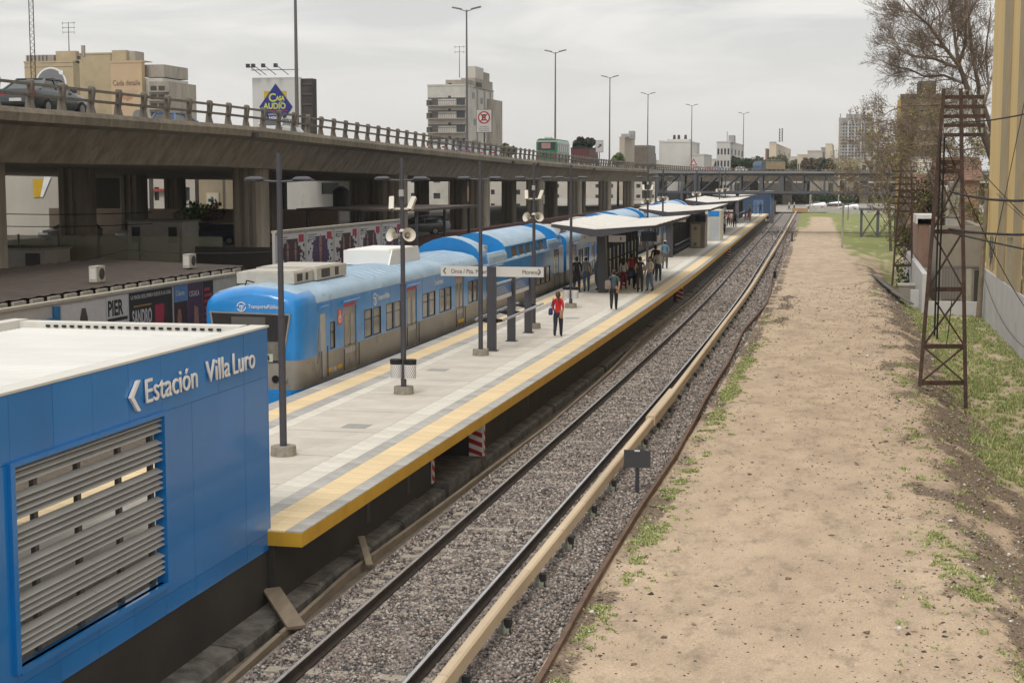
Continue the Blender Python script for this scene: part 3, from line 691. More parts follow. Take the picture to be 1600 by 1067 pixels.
        text('lettering', 'LíneaSarmiento', .27, LW, frameT((HW + .004, 14.2, 2.92), (0, 1, 0), (0, 0, 1)), t, ext=.002, bold=.003, sx=.7)
        text('lettering', 'Sarmiento', .13, LW, frameT((-.3, -.02, 1.42), (1, 0, 0), (0, 0, 1)), t, ext=.002)
        m = MB(); m.box(HW + .004, HW + .008, 2.15, 2.6, 1.2, 1.32); m.box(HW + .004, HW + .008, 3.12, 3.55, 1.2, 1.32); m.build('number_plate', STY, t)
        text('fleet_number', '2180', .2, LW, frameT((HW + .008, 2.62, 1.17), (0, 1, 0), (0, 0, 1)), t, ext=.001, bold=.004)
        m = MB(); m.box(HW + .003, HW + .007, 17.6, 18.5, 1.2, 1.34); m.build('number_plate', STY, t)
        m = MB(); m.box(HW + .004, HW + .007, 3.16, 3.6, 2.5, 2.95); st = m.build('access_sticker', STK, t)
        m = MB(); T = frameT((HW + .0075, 3.38, 2.72), (0, 1, 0), (0, 0, 1))
        for q in ([(-.02, .19), (.03, .19), (.03, .14), (-.02, .14)], [(-.02, .13), (.02, .13), (.02, -.02), (-.02, -.02)], [(-.02, .06), (.1, .06), (.1, .03), (-.02, .03)], [(.0, 0), (.1, 0), (.14, -.14), (.1, -.14), (.07, -.04), (0, -.04)], [(-.12, .0), (-.06, .06), (-.04, .02), (-.08, -.04), (-.03, -.12), (.05, -.12), (.05, -.16), (-.06, -.16), (-.13, -.08)]):
            m.loft([[T @ Vector((x, y, zz)) for x, y in q] for zz in (0, .003)])
        m.build('symbol', LW, st)
        # cab side door and window
        m = MB(); m.box(HW - .01, HW + .012, 1.62, 2.04, 1.12, 2.95); cdn = m.build('cab_door', M('cab_door_grey', (.42, .40, .37), .5), t)
        m = MB(); m.cyl((HW + .05, 2.12, 1.1), (HW + .05, 2.12, 2.0), .016, n=6); m.cyl((HW + .05, 1.6, 1.1), (HW + .05, 1.6, 1.9), .016, n=6); m.build('grab_handle', DGREY, t)
        m = MB(); m.cyl((HW + .02, 1.5, 3.1), (HW + .05, 1.55, 3.17), .02, n=6); m.cyl((HW + .05, 1.55, 3.17), (HW + .05, 2.2, 3.17), .02, n=6); m.build('door_rail', TBLUE, t)
        m = MB(); m.prism([(1.36, 1.55), (1.52, 1.75), (1.52, 2.55), (1.48, 2.6)], HW - .01, HW + .01, axis='x'); m.build('quarter_window', GLASS, t)
        acunit(1.5, 3.1, -1.0, .75, 3.82, 4.14).name; acunit(3.15, 5.9, -1.05, .85, 3.82, 4.18)
        acunit(11.6, 15.0, -1.15, .55, 3.8, 4.3, True)
        m = MB(); m.prism([(11.3, 3.8), (11.7, 4.32), (15, 4.32), (15.3, 3.8)], .56, .62, axis='x'); m.build('hood_side', WHITE, t)
        m = MB()
        for k in range(3): m.cyl((.3 + k * .05, 5.95, 3.86), (.35 + k*.1, 6.2, 4.02), .015, n=5); m.cyl((.35 + k*.1, 6.2, 4.02), (.55, 6.3, 3.84), .015, n=5)
        m.cyl((-.5, .9, 3.8), (-.45, .9, 3.95), .02, n=5); m.cyl((-.45, .9, 3.95), (-.2, .85, 3.9), .02, n=5); m.build('roof_cable', BLACK, t)
        m = MB(); m.box(-1.25, -1.15, 6.3, 12.5, 3.66, 3.76); m.build('roof_rail', TROOF, t)
        RIB = M('roof_rib_paint', (.27, .36, .46), .55)
        pr_ = [(x, z + .002) for x, z in prof(HW)[6:]]; pr_ = [(-x, z) for x, z in pr_] + [(x, z) for x, z in reversed(pr_[:-1])]
        for k in range(22):
            y = 6.4 + k * .62
            if 11.2 < y < 15.3: continue
            m = MB(); m.loft([[(x, yy, z + e) for x, z in pr_] for yy, e in ((y, 0), (y + .01, .016), (y + .04, .016), (y + .05, 0))], closed=False, cap=False); m.build('roof_rib', RIB, t)
    if kind == 'mid': acunit(1.2, 3.8, -1.0, .9, 3.82, 4.15); acunit(Ln - 4.2, Ln - 1.4, -1.0, .9, 3.82, 4.18)
    if double:
        def sh(f): return [(HW - .01, 3.05), (HW - .02, 3.12), (HW - .14, 3.76), (HW - .22, 3.9), (HW - .45, 4.08 * 1), (HW - .85, 4.08 + .18 * f), (HW - 1.2, 4.08 + .27 * f), (0, 4.08 + .3 * f)]
        def shell(y0, y1, nm='upper_shell', holes=None):
            m = MB(); n = 6; p = sh(1)
            for k in range(len(p) - 1):
                for s in (1, -1):
                    if k == 1 and s == 1 and holes: continue
                    m.face([(s*p[k][0], y0, p[k][1]), (s*p[k+1][0], y0, p[k+1][1]), (s*p[k+1][0], y1, p[k+1][1]), (s*p[k][0], y1, p[k][1])], 0 if k < 2 else 1)
            for y in (y0, y1): m.face([(q[0], y, q[1]) for q in p] + [(-q[0], y, q[1]) for q in reversed(p[:-1])], 0)
            if holes:
                a, b = Vector((p[1][0], 0, p[1][1])), Vector((p[2][0], 0, p[2][1])); V = (b - a); Lv = V.length; V.normalize(); Nn = Vector((0, 1, 0)).cross(V)
                wall_holes(m, (p[1][0], y0, p[1][1]), (0, 1, 0), V, Nn, y1 - y0, Lv, holes, .04)
                for h in holes:
                    g = MB(); O = Vector((p[1][0], y0, p[1][1])) - Nn * .03
                    g.loft([[O + Vector((0, 1, 0)) * u + V * v - Nn * e for u, v in ((h[0], h[2]), (h[1], h[2]), (h[1], h[3]), (h[0], h[3]))] for e in (0, .01)]); g.build('upper_window', GLASS, t)
            m.build(nm, [TBLUE, TROOF], t, smooth=True)
        shell(.1, 1.5, 'front_hoop'); holes = [(1.3 + k * 1.62, 2.62 + k * 1.62, .06, .58) for k in range(5)]
        shell(5.2, 15.3, 'upper_deck', holes); shell(18.3, 19.5, 'rear_hoop')
        m = MB()
        for s in (1, -1):
            for a, b in ((1.5, 5.2), (15.3, 18.3)): m.prism([(s*(HW - .01), 3.1), (s*(HW - .03), 3.45), (s*(HW - .1), 3.62), (s*(HW - .25), 3.62), (s*(HW - .25), 3.1)], a, b)
        m.build('well_side', TROOF, t)
        acunit(2.2, 4.6, -1.1, .7, 3.3, 3.85); acunit(15.9, 17.7, -1.0, .8, 3.3, 3.8)
        m = MB(); m.box(HW + .001, HW + .05, .8, 4.2, 3.04, 3.08); m.build('door_rail', TROOF, t)
    m = MB(); m.box(-1.2, 1.2, Ln, Ln + .9, .7, 3.3); m.build('gangway', BLACK, t)
    return t
coach(40.0, 61.0, 'cab', 'leading blue and grey coach with sloping windscreen and wheelchair sticker')
coach(61.5, 81.2, 'double', 'tall double deck coach directly behind the leading coach')
coach(82.1, 102.2, 'mid', 'single deck blue coach seen behind the first platform shelter')
coach(103.1, 122.8, 'double', 'double deck coach whose curved blue roof rises behind the first shelter')
coach(123.7, 143.8, 'mid', 'single deck coach mostly hidden behind the second shelter')
coach(144.7, 164.4, 'double', 'farthest double deck coach, only its light blue roof showing')

# ================================================================== PLATFORM FURNITURE
LAMPC = M('lamp_post_paint', (.062, .06, .072), .45, var=.12, scale=3); SPK = M('speaker_ivory', (.62, .58, .50), .5, var=.08); BASE = M('post_base_concrete', (.32, .29, .235), .95, scale=7, col2=(.2, .18, .15), bump=.4)
BINM = M('bin_grey', (.62, .60, .59), .5, var=.08); 
def lamp(Y, cams, spk, bin_, lab, dd=-11.66):
    t = thing('platform_lamp', lab, 'lamp post', (px(dd, Y), Y, 1.1), 0, 'lamp posts along the middle of the platform')
    MB().cyl((0, 0, .0), (0, 0, .2), .27, .26, 16).build('base', BASE, t)
    MB().cyl((0, 0, .2), (0, 0, 2.9), .075, .075, 10).cyl((0, 0, 2.9), (0, 0, 2.94), .085, n=10).cyl((0, 0, 2.94), (0, 0, 6.27), .062, .055, 10).build('pole', LAMPC, t, smooth=True)
    for s in (-1, 1):
        m = MB(); m.cyl((0, 0, 5.68), (s*.76, 0, 5.72), .028, .02, 6); a = m.build('arm', LAMPC, t)
        m = MB(); T = Matrix.Translation((s*.52, 0, 5.74))
        m.loft([[(s*.52 + x*w, y*w2, 5.72 + z) for x, y in ((-.2, -.09), (.16, -.09), (.2, 0), (.16, .09), (-.2, .09), (-.24, 0))] for w, w2, z in ((1, .8, 0), (1, .8, .02), (.75, .6, .055), (.4, .3, .07))]); m.build('lamp_head', LAMPC, a)
        m = MB(); m.box(s*.62 - .12, s*.62 + .14, -.05, .05, 5.69, 5.73); m.build('lamp_tip', LAMPC, a)
    if spk:
        for s in (-1, 1):
            c = Vector((s*.12, -.06, 4.2)); T = Matrix.Translation(c) @ Matrix.Rotation(s * R(35), 4, 'Z') @ Matrix.Rotation(R(-15), 4, 'X')
            m = MB(); rr = [(.0, .04), (-.06, .07), (-.14, .10), (-.2, .16), (-.24, .19)]
            m.loft([[T @ Vector((r*math.cos(q*math.pi/7), y, r*math.sin(q*math.pi/7))) for q in range(14)] for y, r in rr], cap=False); sp_ = m.build('horn_speaker', SPK, t)
            MB().ell(tuple(T @ Vector((0, -.12, 0))), (.05, .05, .05), 8, 5).cyl(T @ Vector((0, -.02, 0)), T @ Vector((0, .1, 0)), .05, .035, 10).build('driver', BASE, sp_)
        m = MB(); m.cyl((0, 0, 4.33), (0, 0, 4.42), .1, .05, 8); m.build('speaker_bracket', SPK, t)
    if cams:
        m = MB(); m.cyl((-.3, 0, 4.93), (.3, 0, 4.93), .03, n=6); m.build('camera_bracket', SPK, t)
        for s in (-1, 1):
            T = Matrix.Translation((s*.28, -.04, 5.08)) @ Matrix.Rotation(s*R(-14), 4, 'Z') @ Matrix.Rotation(R(50), 4, 'X') @ Matrix.Rotation(s*R(8), 4, 'Y')
            m = MB(); m.box(-.055, .055, -.2, .2, -.05, .05, 0, T); m.box(-.065, .065, -.23, .18, .05, .06, 0, T); cm = m.build('security_camera', SPK, t)
            m = MB(); m.box(-.04, .04, -.206, -.201, -.035, .035, 0, T); m.build('lens', BLACK, cm)
        MB().bx((0, -.08, 5.35), (.12, .08, .18)).build('junction_box', M('box_grey', (.35, .35, .35), .6), t)
    if bin_:
        for s in (-1, 1):
            c = (s*.19, .0)
            m = MB(); m.cyl((c[0], -.03, .42), (c[0], -.03, .86), .155, .165, 18); bn = m.build('bin', BINM, t)
            m = MB(); m.cyl((c[0], -.03, .80), (c[0], -.03, .93), .17, .175, 18); m.build('liner', BLACK, bn)
            m = MB()
            for r_ in range(6):
                for q in range(18):
                    a = 2*math.pi*(q + .5*(r_ % 2))/18; x = c[0] + .163*math.cos(a); y = -.03 + .163*math.sin(a); z = .48 + r_*.052
                    n = Vector((math.cos(a), math.sin(a), 0)); u = Vector((-n.y, n.x, 0)) * .008; v = Vector((0, 0, .012)); o_ = Vector((x, y, z))
                    m.face([o_ - u - v, o_ + u - v, o_ + u + v, o_ - u + v])
            m.build('perforation', BLACK, bn)
    return t
lamp(29.9, 0, 0, 0, 'nearest platform lamp post, right beside the blue station building', -11.52)
lamp(39.2, 1, 1, 1, 'platform lamp post with cameras, white horn speakers and double litter bin beside the train nose')
lamp(48.3, 0, 0, 0, 'platform lamp post just in front of the white direction sign', -11.74)
lamp(57.35, 1, 1, 0, 'lamp post with cameras and speakers behind the last post of the direction sign', -11.81)
lamp(66.7, 0, 0, 1, 'lamp post with grey litter bins just before the first shelter', -12.0)
lamp(95.0, 1, 1, 0, 'lamp post with horn speakers rising behind the first shelter roof, left one of a pair', -11.9)
lamp(104.5, 0, 1, 0, 'lamp post with horn speakers just left of the second shelter column', -11.9)
lamp(135, 0, 1, 0, 'lamp post with one pair of speakers behind the second shelter roof', -11.9)
lamp(168, 0, 1, 0, 'distant lamp post with speakers, left one above the far shelter', -11.9)
lamp(179, 0, 1, 0, 'distant lamp post with speakers, right one above the far shelter', -11.9)

SGN = M('sign_pale_grey', (.56, .54, .51), .5, var=.03); SGT = M('sign_text_grey', (.045, .045, .05), .6); STEEL = M('brushed_steel', (.42, .45, .52), .25, metal=.8)
def totem():
    t = thing('direction_totem', 'charcoal posts carrying the white sign to Once and Moreno, with leaning rails', 'direction sign', (0, 0, 0))
    for (Y, h, w) in ((49.6, 2.81, .30), (52.66, 2.45, .28), (55.63, 2.40, .28)):
        m = MB(); x = px(-11.67, Y); m.box(x - w/2, x + w/2, Y - .07, Y + .07, 1.12, 1.1 + h); p_ = m.build('post', LAMPC, t)
        m = MB(); m.box(x - w/2 - .06, x + w/2 + .06, Y - .15, Y + .15, 1.1, 1.122); m.build('base_plate', LAMPC, p_)
        m = MB()
        for s in (-1, 1): m.prism([(x + s*w/2, 2.03), (x + s*(w/2 + .3), 2.10), (x + s*(w/2 + .3), 2.15), (x + s*w/2, 2.18)], Y - .035, Y + .035)
        m.build('rail_bracket', BLACK, p_)
    for s in (-1, 1):
        x = -11.67 + s * .47; m = MB(); m.cyl((px(x, 49.3), 49.3, 2.17), (px(x, 56.0), 56.0, 2.17), .045, n=10); m.build('leaning_rail', STEEL, t, smooth=True)
    Y = 49.58; m = MB(); m.box(-13.42, -11.821, Y - .03, Y + .03, 3.58, 3.91); m.box(-11.519, -9.92, Y - .03, Y + .03, 3.58, 3.91); b = m.build('sign_board', SGN, t)
    text('lettering', 'Once / Pza. Miserere', .20, SGT, frameT((-13.07, Y - .034, 3.675), (1, 0, 0), (0, 0, 1)), b, ext=.002, sx=.86)
    text('lettering', 'Moreno', .20, SGT, frameT((-10.64, Y - .034, 3.675), (1, 0, 0), (0, 0, 1)), b, ext=.002, sx=.86)
    for s, x in ((-1, -13.28), (1, -10.06)):
        m = MB(); q = [(x - s*.05, 3.85), (x - s*.01, 3.85), (x + s*.06, 3.75), (x - s*.01, 3.65), (x - s*.05, 3.65), (x + s*.015, 3.75)]
        m.prism(q, Y - .036, Y - .031); m.build('arrow', SGT, b)
    for (a, c) in ((49.75, 52.5), (52.85, 55.5)):
        z0, z1 = 2.72, 3.32; m = MB(); m.box(px(-11.67, a) - .03, px(-11.67, a) + .03, a, c, z0, z1); b = m.build('map_board', M('map_blue', (.06, .17, .42), .4), t)
        m = MB(); m.box(px(-11.67, a) + .031, px(-11.67, a) + .034, a, c, z0, z0 + .14); m.box(px(-11.67, a) + .031, px(-11.67, a) + .034, a, c, z1 - .06, z1); m.build('board_margin', LW, b)
        m = MB()
        for k in range(4): m.box(px(-11.67, a) + .031, px(-11.67, a) + .033, a + .3, c - .5 - .2*k, z0 + .2 + .07*k, z0 + .215 + .07*k)
        m.build('printed_line', LW, b)
totem()

ROOFW = M('shelter_roof_white', (.72, .69, .64), .5, var=.12, scale=.9, spots=((.45, .38, .3), 1.4, .62, .35)); UND = M('shelter_underside', (.06, .06, .065), .7)
CREAM = M('cream_panel', (.50, .465, .385), .6, var=.06); GREY2 = M('cabinet_grey', (.24, .215, .185), .55, var=.1)
def shelter(Y0, Y1, cols, lab, sign=True):
    t = thing('platform_shelter', lab, 'shelter', (px(-11.9, Y0), Y0, 0), (S(Y1) - S(Y0)) / (Y1 - Y0), 'butterfly roofed shelters along the platform')
    Ln = Y1 - Y0; W0, W1 = -2.15, 2.95; zl, zv, zr = 4.60, 4.34, 4.56
    n = int(Ln / 1.02); st = Ln / n
    for k in range(n):
        a, b = k * st, (k + 1) * st - .02; e = .012 * (k % 2)
        skew = .12
        m = MB(); m.loft([[(0, y, zv + e), (W1, y - (skew if y == a else 0), zr + e), (W1, y - (skew if y == a else 0), zr + .03 + e), (0, y, zv + .03 + e)] for y in (a, b)]); m.build('roof_sheet', ROOFW, t)
        m = MB(); m.loft([[(-.02, y, zv + e), (W0, y, zl + e), (W0, y, zl + .03 + e), (-.02, y, zv + .03 + e)] for y in (a, b)]); m.build('roof_sheet', ROOFW, t)
    for y in (.0, Ln - .06):
        m = MB(); m.loft([[(W0, q, zl - .02), (W0, q, zl - .14), (-.2, q, zv - .34), (.3, q, zv - .34), (W1 - .45, q, zr - .18), (W1 - .1, q, zr - .02), (0, q, zv - .02)] for q in (y, y + .08)])
        m.build('end_fascia', LAMPC, t)
    m = MB(); m.box(W0 + .1, W1 - .15, .1, Ln - .1, zv - .06, zv - .035)
    m = MB()
    for y in rng(.5, Ln - .5, int(Ln / 2)):
        m.loft([[(W0 + .05, q, zl - .02), (W0 + .05, q, zl - .1), (0, q, zv - .22), (W1 - .1, q, zr - .1), (W1 - .1, q, zr - .02), (0, q, zv - .02)] for q in (y - .05, y + .05)])
    m.build('roof_frame', UND, t)
    for s in (W0 + .02, W1 - .2):
        m = MB(); m.box(s, s + .1, .1, Ln - .1, (zl if s < 0 else zr) - .16, (zl if s < 0 else zr) - .06); m.build('purlin', UND, t)
    m = MB(); m.box(-.35, .35, .1, Ln, zv - .3, zv - .06); m.build('gutter_beam', UND, t)
    for c in cols:
        y = c - Y0; m = MB(); m.loft([[(x, yy, z) for x, yy in ((-.23 - e, y - .3), (.2 - e, y - .3), (.2 - e, y + .3), (-.23 - e, y + .3))] for z, e in ((1.1, 0), (4.1, .09))]); m.build('column', LAMPC, t)
    k = 0
    y = cols[0] - Y0 + 1.6
    while y < Ln - .8:
        m = MB(); m.loft([[(x - e, yy, z) for x, yy in ((-.22, y - .05), (.12, y - .05), (.12, y + .05), (-.22, y + .05))] for z, e in ((1.1, 0), (4.1, .08))]); m.build('backrest_post', UND, t)
        if y + 1.5 < Ln - .8:
            m = MB(); m.box(-.1, -.04, y + .12, y + 1.3, 1.75, 3.3); pn = m.build('glazed_panel', M('panel_glass', (.10, .12, .13), .15), t)
            m = MB(); m.box(-.039, -.03, y + .16, y + 1.26, 1.78, 2.55); m.build('notice', CREAM, pn); m = MB(); m.box(-.039, -.03, y + .16, y + 1.26, 2.65, 3.2); m.build('notice', M('map_blue', (.06, .17, .42), .4) if k % 2 else CREAM, pn)
        y += 1.5; k += 1
    m = MB(); m.cyl((.35, cols[0] - Y0 + .6, 1.95), (.35, Ln - 1, 1.95), .04, n=8); m.build('leaning_rail', STEEL, t); m = MB(); m.box(.05, .4, cols[0] - Y0 + .8, Ln - 1.2, 1.5, 1.56); m.build('bench', UND, t)
    if sign:
        y = cols[0] - Y0 - .4
        for (a, b) in ((-1.1, -.32), (.3, 1.15)):
            m = MB(); m.box(a, b, y, y + .06, 3.64, 3.97); sgn_ = m.build('hanging_sign', SGN, t)
            m = MB()
            if a < 0: m.prism([(a + .14, 3.84), (a + .2, 3.90), (a + .26, 3.84), (a + .235, 3.82), (a + .2, 3.855), (a + .165, 3.82)], y - .006, y - .001)
            else: m.box(b - .26, b - .22, y - .006, y - .001, 3.72, 3.82); m.box(b - .275, b - .205, y - .006, y - .001, 3.79, 3.87); m.box(b - .255, b - .225, y - .006, y - .001, 3.88, 3.91)
            m.build('pictogram', SGT, sgn_)
            m = MB(); m.box((a + b)/2 - .02, (a + b)/2 + .02, y + .01, y + .05, 3.97, 4.3); m.build('hanger', LAMPC, sgn_)
        m = MB(); m.box(1.55, 2.35, y + 3.0, y + 3.3, 3.55, 4.05); sc_ = m.build('information_screen', UND, t); m = MB(); m.box(1.6, 2.3, y + 2.99, y + 2.999, 3.6, 4.0); m.build('screen_face', M('screen_dark', (.01, .018, .04), .1), sc_)
        m = MB(); m.cyl((1.95, y + 3.15, 4.05), (1.95, y + 3.15, 4.5), .03, n=6); m.build('screen_hanger', UND, sc_)
    return t
shelter(73.0, 91.5, (75.9,), 'nearest shelter with white butterfly roof over the waiting crowd')
shelter(109.0, 131.0, (110.1,), 'second shelter roof, with the grey kiosk below its far end')
shelter(149.0, 176.0, (151, 172), 'third white butterfly roof behind the cream kiosk')
shelter(190.0, 224.0, (202.4,), 'farthest platform shelter near the small blue building', False)
sb2 = station('station_building', 241.0, 252.0, False, 'small far blue station building at the end of the platform')
sb2.location = (-S(243) + .9, 0, 0)
m = MB(); m.box(-14.5, -9.37, 241.0, 241.2, 1.1, 4.44); m.build('front_wall', M('front_wall_blue', (.03, .06, .12), .5), sb2)
m = MB(); m.box(-11.9, -10.4, 240.9, 240.99, 1.1, 3.2); m.build('doorway', M('doorway_blue', (.09, .16, .3), .5), sb2)
m = MB(); m.box(-14.5, -9.3, 241.0, 252.0, 4.45, 4.5); m.build('roof', WHITE, sb2)
m = MB()
for k in range(9): m.box(-9.297, -9.29, 242, 251, 1.3 + k * .33, 1.45 + k * .33)
m.build('side_stripe', M('pale_blue_stripe', (.25, .42, .6), .5), sb2)
def kiosk(d0, d1, Y0, Y1, h, mat, lab, blue):
    t = thing('platform_kiosk', lab, 'kiosk', (px(d0, Y0), Y0, 1.1), .024); w = d1 - d0; L_ = Y1 - Y0
    m = MB(); m.box(0, w, 0, L_, 0, h); m.build('body', mat, t)
    if not blue:
        m = MB(); m.box(.12, w - .35, -.03, -.001, .1, h * .72); d = m.build('door', CREAM, t); m = MB(); m.box(.35, w - .65, -.045, -.031, h*.55, h*.65); m.box(.35, w - .65, -.045, -.031, .2, .45); m.build('vent', GREY2, d)
        m = MB(); m.box(-.02, w + .02, -.06, -.001, h * .78, h); m.build('header', M('header_brown', (.11, .10, .085), .6), t); m = MB(); m.box(w + .001, w + .02, 0, .6, h*.75, h); m.build('side_sign', M('map_blue', (.06, .17, .42), .4), t)
    else:
        m = MB(); m.box(.38, w - .1, -.02, -.001, .1, h * .72); m.build('door', M('kiosk_door', (.40, .42, .43), .5), t)
        m = MB(); m.box(.25, w - .1, -.025, -.001, h * .8, h * .97); m.build('blue_sign', M('kiosk_blue', (.01, .22, .62), .5), t)
kiosk(-11.65, -10.42, 124.5, 127.5, 2.65, GREY2, 'grey brown cabinet under the second shelter', False)
kiosk(-11.35, -10.0, 138.2, 143, 2.75, CREAM, 'cream kiosk with a bright blue sign behind the grey cabinet', True)

# ================================================================== ELEVATED MOTORWAY
CP = [(-29, -30), (-29, 10), (-29, 60), (-29.6, 95), (-30.6, 138), (-32.3, 200), (-33, 250), (-31.5, 300), (-25, 345), (-12, 378), (8, 400), (40, 415), (90, 425), (160, 430)]
def catmull(P, n=24):
    P = [Vector((*p, 0)) for p in P]; out = []
    for i in range(1, len(P) - 2):
        for k in range(n):
            t = k / n; a, b, c, d = P[i-1:i+3]
            out.append(.5 * ((2*b) + (c - a)*t + (2*a - 5*b + 4*c - d)*t*t + (3*b - a - 3*c + d)*t**3))
    return out
raw = catmull(CP); arc = [0]
for a, b in zip(raw[:-1], raw[1:]): arc.append(arc[-1] + (b - a).length)
def ov(s):                                # near edge point and left normal at arc length s (s=0 at Y=10)
    s = max(0, min(arc[-1] - .01, s)); x = np.interp(s, arc, [p.x for p in raw]); y = np.interp(s, arc, [p.y for p in raw])
    x2 = np.interp(s + .5, arc, [p.x for p in raw]); y2 = np.interp(s + .5, arc, [p.y for p in raw]); x1 = np.interp(s - .5, arc, [p.x for p in raw]); y1 = np.interp(s - .5, arc, [p.y for p in raw])
    t = Vector((x2 - x1, y2 - y1, 0)).normalized(); return Vector((x, y, 0)), t, Vector((-t.y, t.x, 0))
def oz(s): return float(np.interp(s, [0, 62, 85, 128, 190, 240, 300, 380, 520], [9.27, 9.27, 8.98, 8.47, 8.02, 7.9, 7.6, 7.45, 7.4]))
OW = 38.0
over = thing('elevated_motorway', 'long elevated concrete motorway on square pillars behind the train', 'overpass', (0, 0, 0))
ASPH = M('asphalt', (.06, .058, .055), .9, scale=4)
def osweep(m, prof, s0, s1, ds=3.0, mi=0):
    n = max(1, int((s1 - s0) / ds)); rings = []
    for s in rng(s0, s1, n):
        p, t, nn = ov(s); z = oz(s); rings.append([p + nn * u + Vector((0, 0, z + v)) for u, v in prof])
    m.loft(rings, m=mi)
SE = arc[-1] - 2
m = MB(); osweep(m, [(.3, 0), (.3, -.42), (1.35, -.5), (2.3, -1.87), (OW - 2.3, -1.87), (OW - 1.35, -.5), (OW - .3, -.42), (OW - .3, 0)], 0, SE); m.build('deck', CONCS, over)
m = MB(); osweep(m, [(.6, .004), (.6, .02), (OW - .6, .02), (OW - .6, .004)], 0, SE); m.build('carriageway', ASPH, over)
# fascia blocks, posts and rails
FAS = M('fascia_concrete', (.265, .23, .175), .9, scale=2, col2=(.155, .132, .10), bump=.3, spots=((.09, .08, .065), 2.2, .6, .5), rnd=.16)
fm = MB(); fm.prism([(-.04, .0), (-.10, -.13), (-.02, -.43), (.29, -.43), (.29, .06), (.0, .06)], .01, 2.29); fm = fm.mesh('fascia_block', FAS)
POSTM = M('rail_post_concrete', (.20, .175, .145), .9, scale=3, col2=(.115, .10, .085), rnd=.15)
pm = MB(); pm.loft([[(x0, -w, z), (x1, -w, z), (x1, w, z), (x0, w, z)] for z, x0, x1, w in ((.0, .0, .30, .125), (.3, .07, .27, .105), (.62, .02, .22, .10), (.88, -.02, .2, .105), (1.0, .0, .22, .105), (1.05, .06, .18, .09))]); pm = pm.mesh('rail_post', POSTM)
s = 9.9; posts = []
k = 0
while s < SE - 3 and k < 230:
    p, t, nn = ov(s); p2, _, _ = ov(s + 2.3); sl_ = math.atan2(oz(s + 2.3) - oz(s), 2.3); rz = math.atan2(t.y, t.x) - math.pi / 2
    rot = Matrix.Rotation(rz, 4, 'Z') @ Matrix.Rotation(sl_, 4, 'X')
    # local +x of the block must point to the left normal (inside): mirror
    T = Matrix.Translation(p + Vector((0, 0, oz(s)))) @ rot @ Matrix.Diagonal((-1, 1, 1, 1))
    o = link('fascia_block', fm, over); o.matrix_world = T
    o = link('rail_post', pm, over); o.matrix_world = T @ Matrix.Translation((0, 1.15, .05)) 
    s += 2.3; k += 1
for u, v in ((.12, .93), (.12, .53)):
    m = MB(); osweep(m, [(u - .06, v - .05), (u + .06, v - .05), (u + .06, v + .05), (u - .06, v + .05)], 9, SE, 4.6); m.build('guard_rail', POSTM, over)
m = MB()
for u in (OW/2 - .3, OW - .5): osweep(m, [(u - .1, .0), (u + .1, .0), (u + .06, .8), (u - .06, .8)], 9, SE, 6)
m.build('barrier', POSTM, over)
m = MB()
for s in (34.5, 62.1, 128, 141, 182):
    p, t, nn = ov(s); q = p - nn * .12 + Vector((0, 0, oz(s) - .36)); m.bx(q, (.3, .35, .28), rz=0)
m.build('drain_outlet', M('drain_iron', (.05, .045, .04), .7), over)
# pillars
def pillar_mesh(name, h, base):
    w, d = .62, .86
    pr = [(-w, -d), (-.36, -d), (-.32, -d + .13), (-.12, -d + .13), (-.08, -d), (.14, -d), (.18, -d + .13), (.36, -d + .13), (.40, -d), (w, -d), (w + .2, -d + .25), (w + .2, d - .25), (w, d), (-w, d), (-w - .2, d - .25), (-w - .2, -d + .25)]
    m = MB(); m.prism(pr, 0, h * .54 - .015, axis='z'); m.prism(pr, h * .54 + .015, h, axis='z'); m.prism([(a*.98, b*.98) for a, b in pr], h*.54 - .02, h*.54 + .02, axis='z')
    for x in (-.48, .5): m.box(x - .1, x + .1, -d - .012, -d + .02, 1.0, 1.75)
    return m
PILL = CONCS
rows = [(-32.6, [53.0, 80.3, 107.6, 134.9, 162.2, 189.5, 216.8, 244, 271, 298]), (-42.2, [78.6, 106.5, 134.5]), (-41.0, [162.0, 189.5]), (-40.4, [217, 244, 271]), (-52.7, [106.8, 134.5]), (-52.4, [162, 189.5]), (-61.9, [134.5])]
cache = {}
for x, Ys in rows:
    for Y in Ys:
        s_ = max(0, Y - 10); h = oz(s_) - 1.85 - 1.0 + .05
        key = round(h, 1)
        if key not in cache: cache[key] = pillar_mesh('pillar', h, 1).mesh('pillar', PILL)
        link('pillar', cache[key], over, (x - max(0, (Y - 120)) * .02, Y, 1.0))
for s in (352, 372, 398, 425, 450, 480):
    p, t, nn = ov(s)
    for u in (5, 15, 27):
        q = p + nn * u; m = MB(); m.box(q.x - 1.1, q.x + 1.1, q.y - 1.3, q.y + 1.3, -.5, oz(s) - 1.8); m.build('pillar', PILL, over)

# motorway lamps
def hlamp(x, y, zb, zt, lab, w=1.35):
    t = thing('motorway_lamp', lab, 'street lamp', (x, y, zb), 0, 'tall twin armed lamps on the motorway')
    h = zt - zb; MB().cyl((0, 0, 0), (0, 0, h), .15, .075, 8).build('pole', M('galvanised_grey', (.13, .125, .12), .5), t, smooth=True)
    for s in (-1, 1):
        m = MB(); m.cyl((0, 0, h - .15), (s * w * .6, 0, h + .12), .05, .04, 6); a = m.build('arm', M('galvanised_grey', (0, 0, 0)), t)
        m = MB(); T = Matrix.Translation((s * w * .72, 0, h + .16)) @ Matrix.Rotation(-s * R(12), 4, 'Y'); m.loft([[T @ Vector((x_, yy * f, z)) for x_, yy in ((-.5, -.14), (.5, -.1), (.5, .1), (-.5, .14))] for z, f in ((-.05, 1), (.03, 1), (.1, .5))]); m.build('lamp_head', M('galvanised_grey', (0, 0, 0)), a)
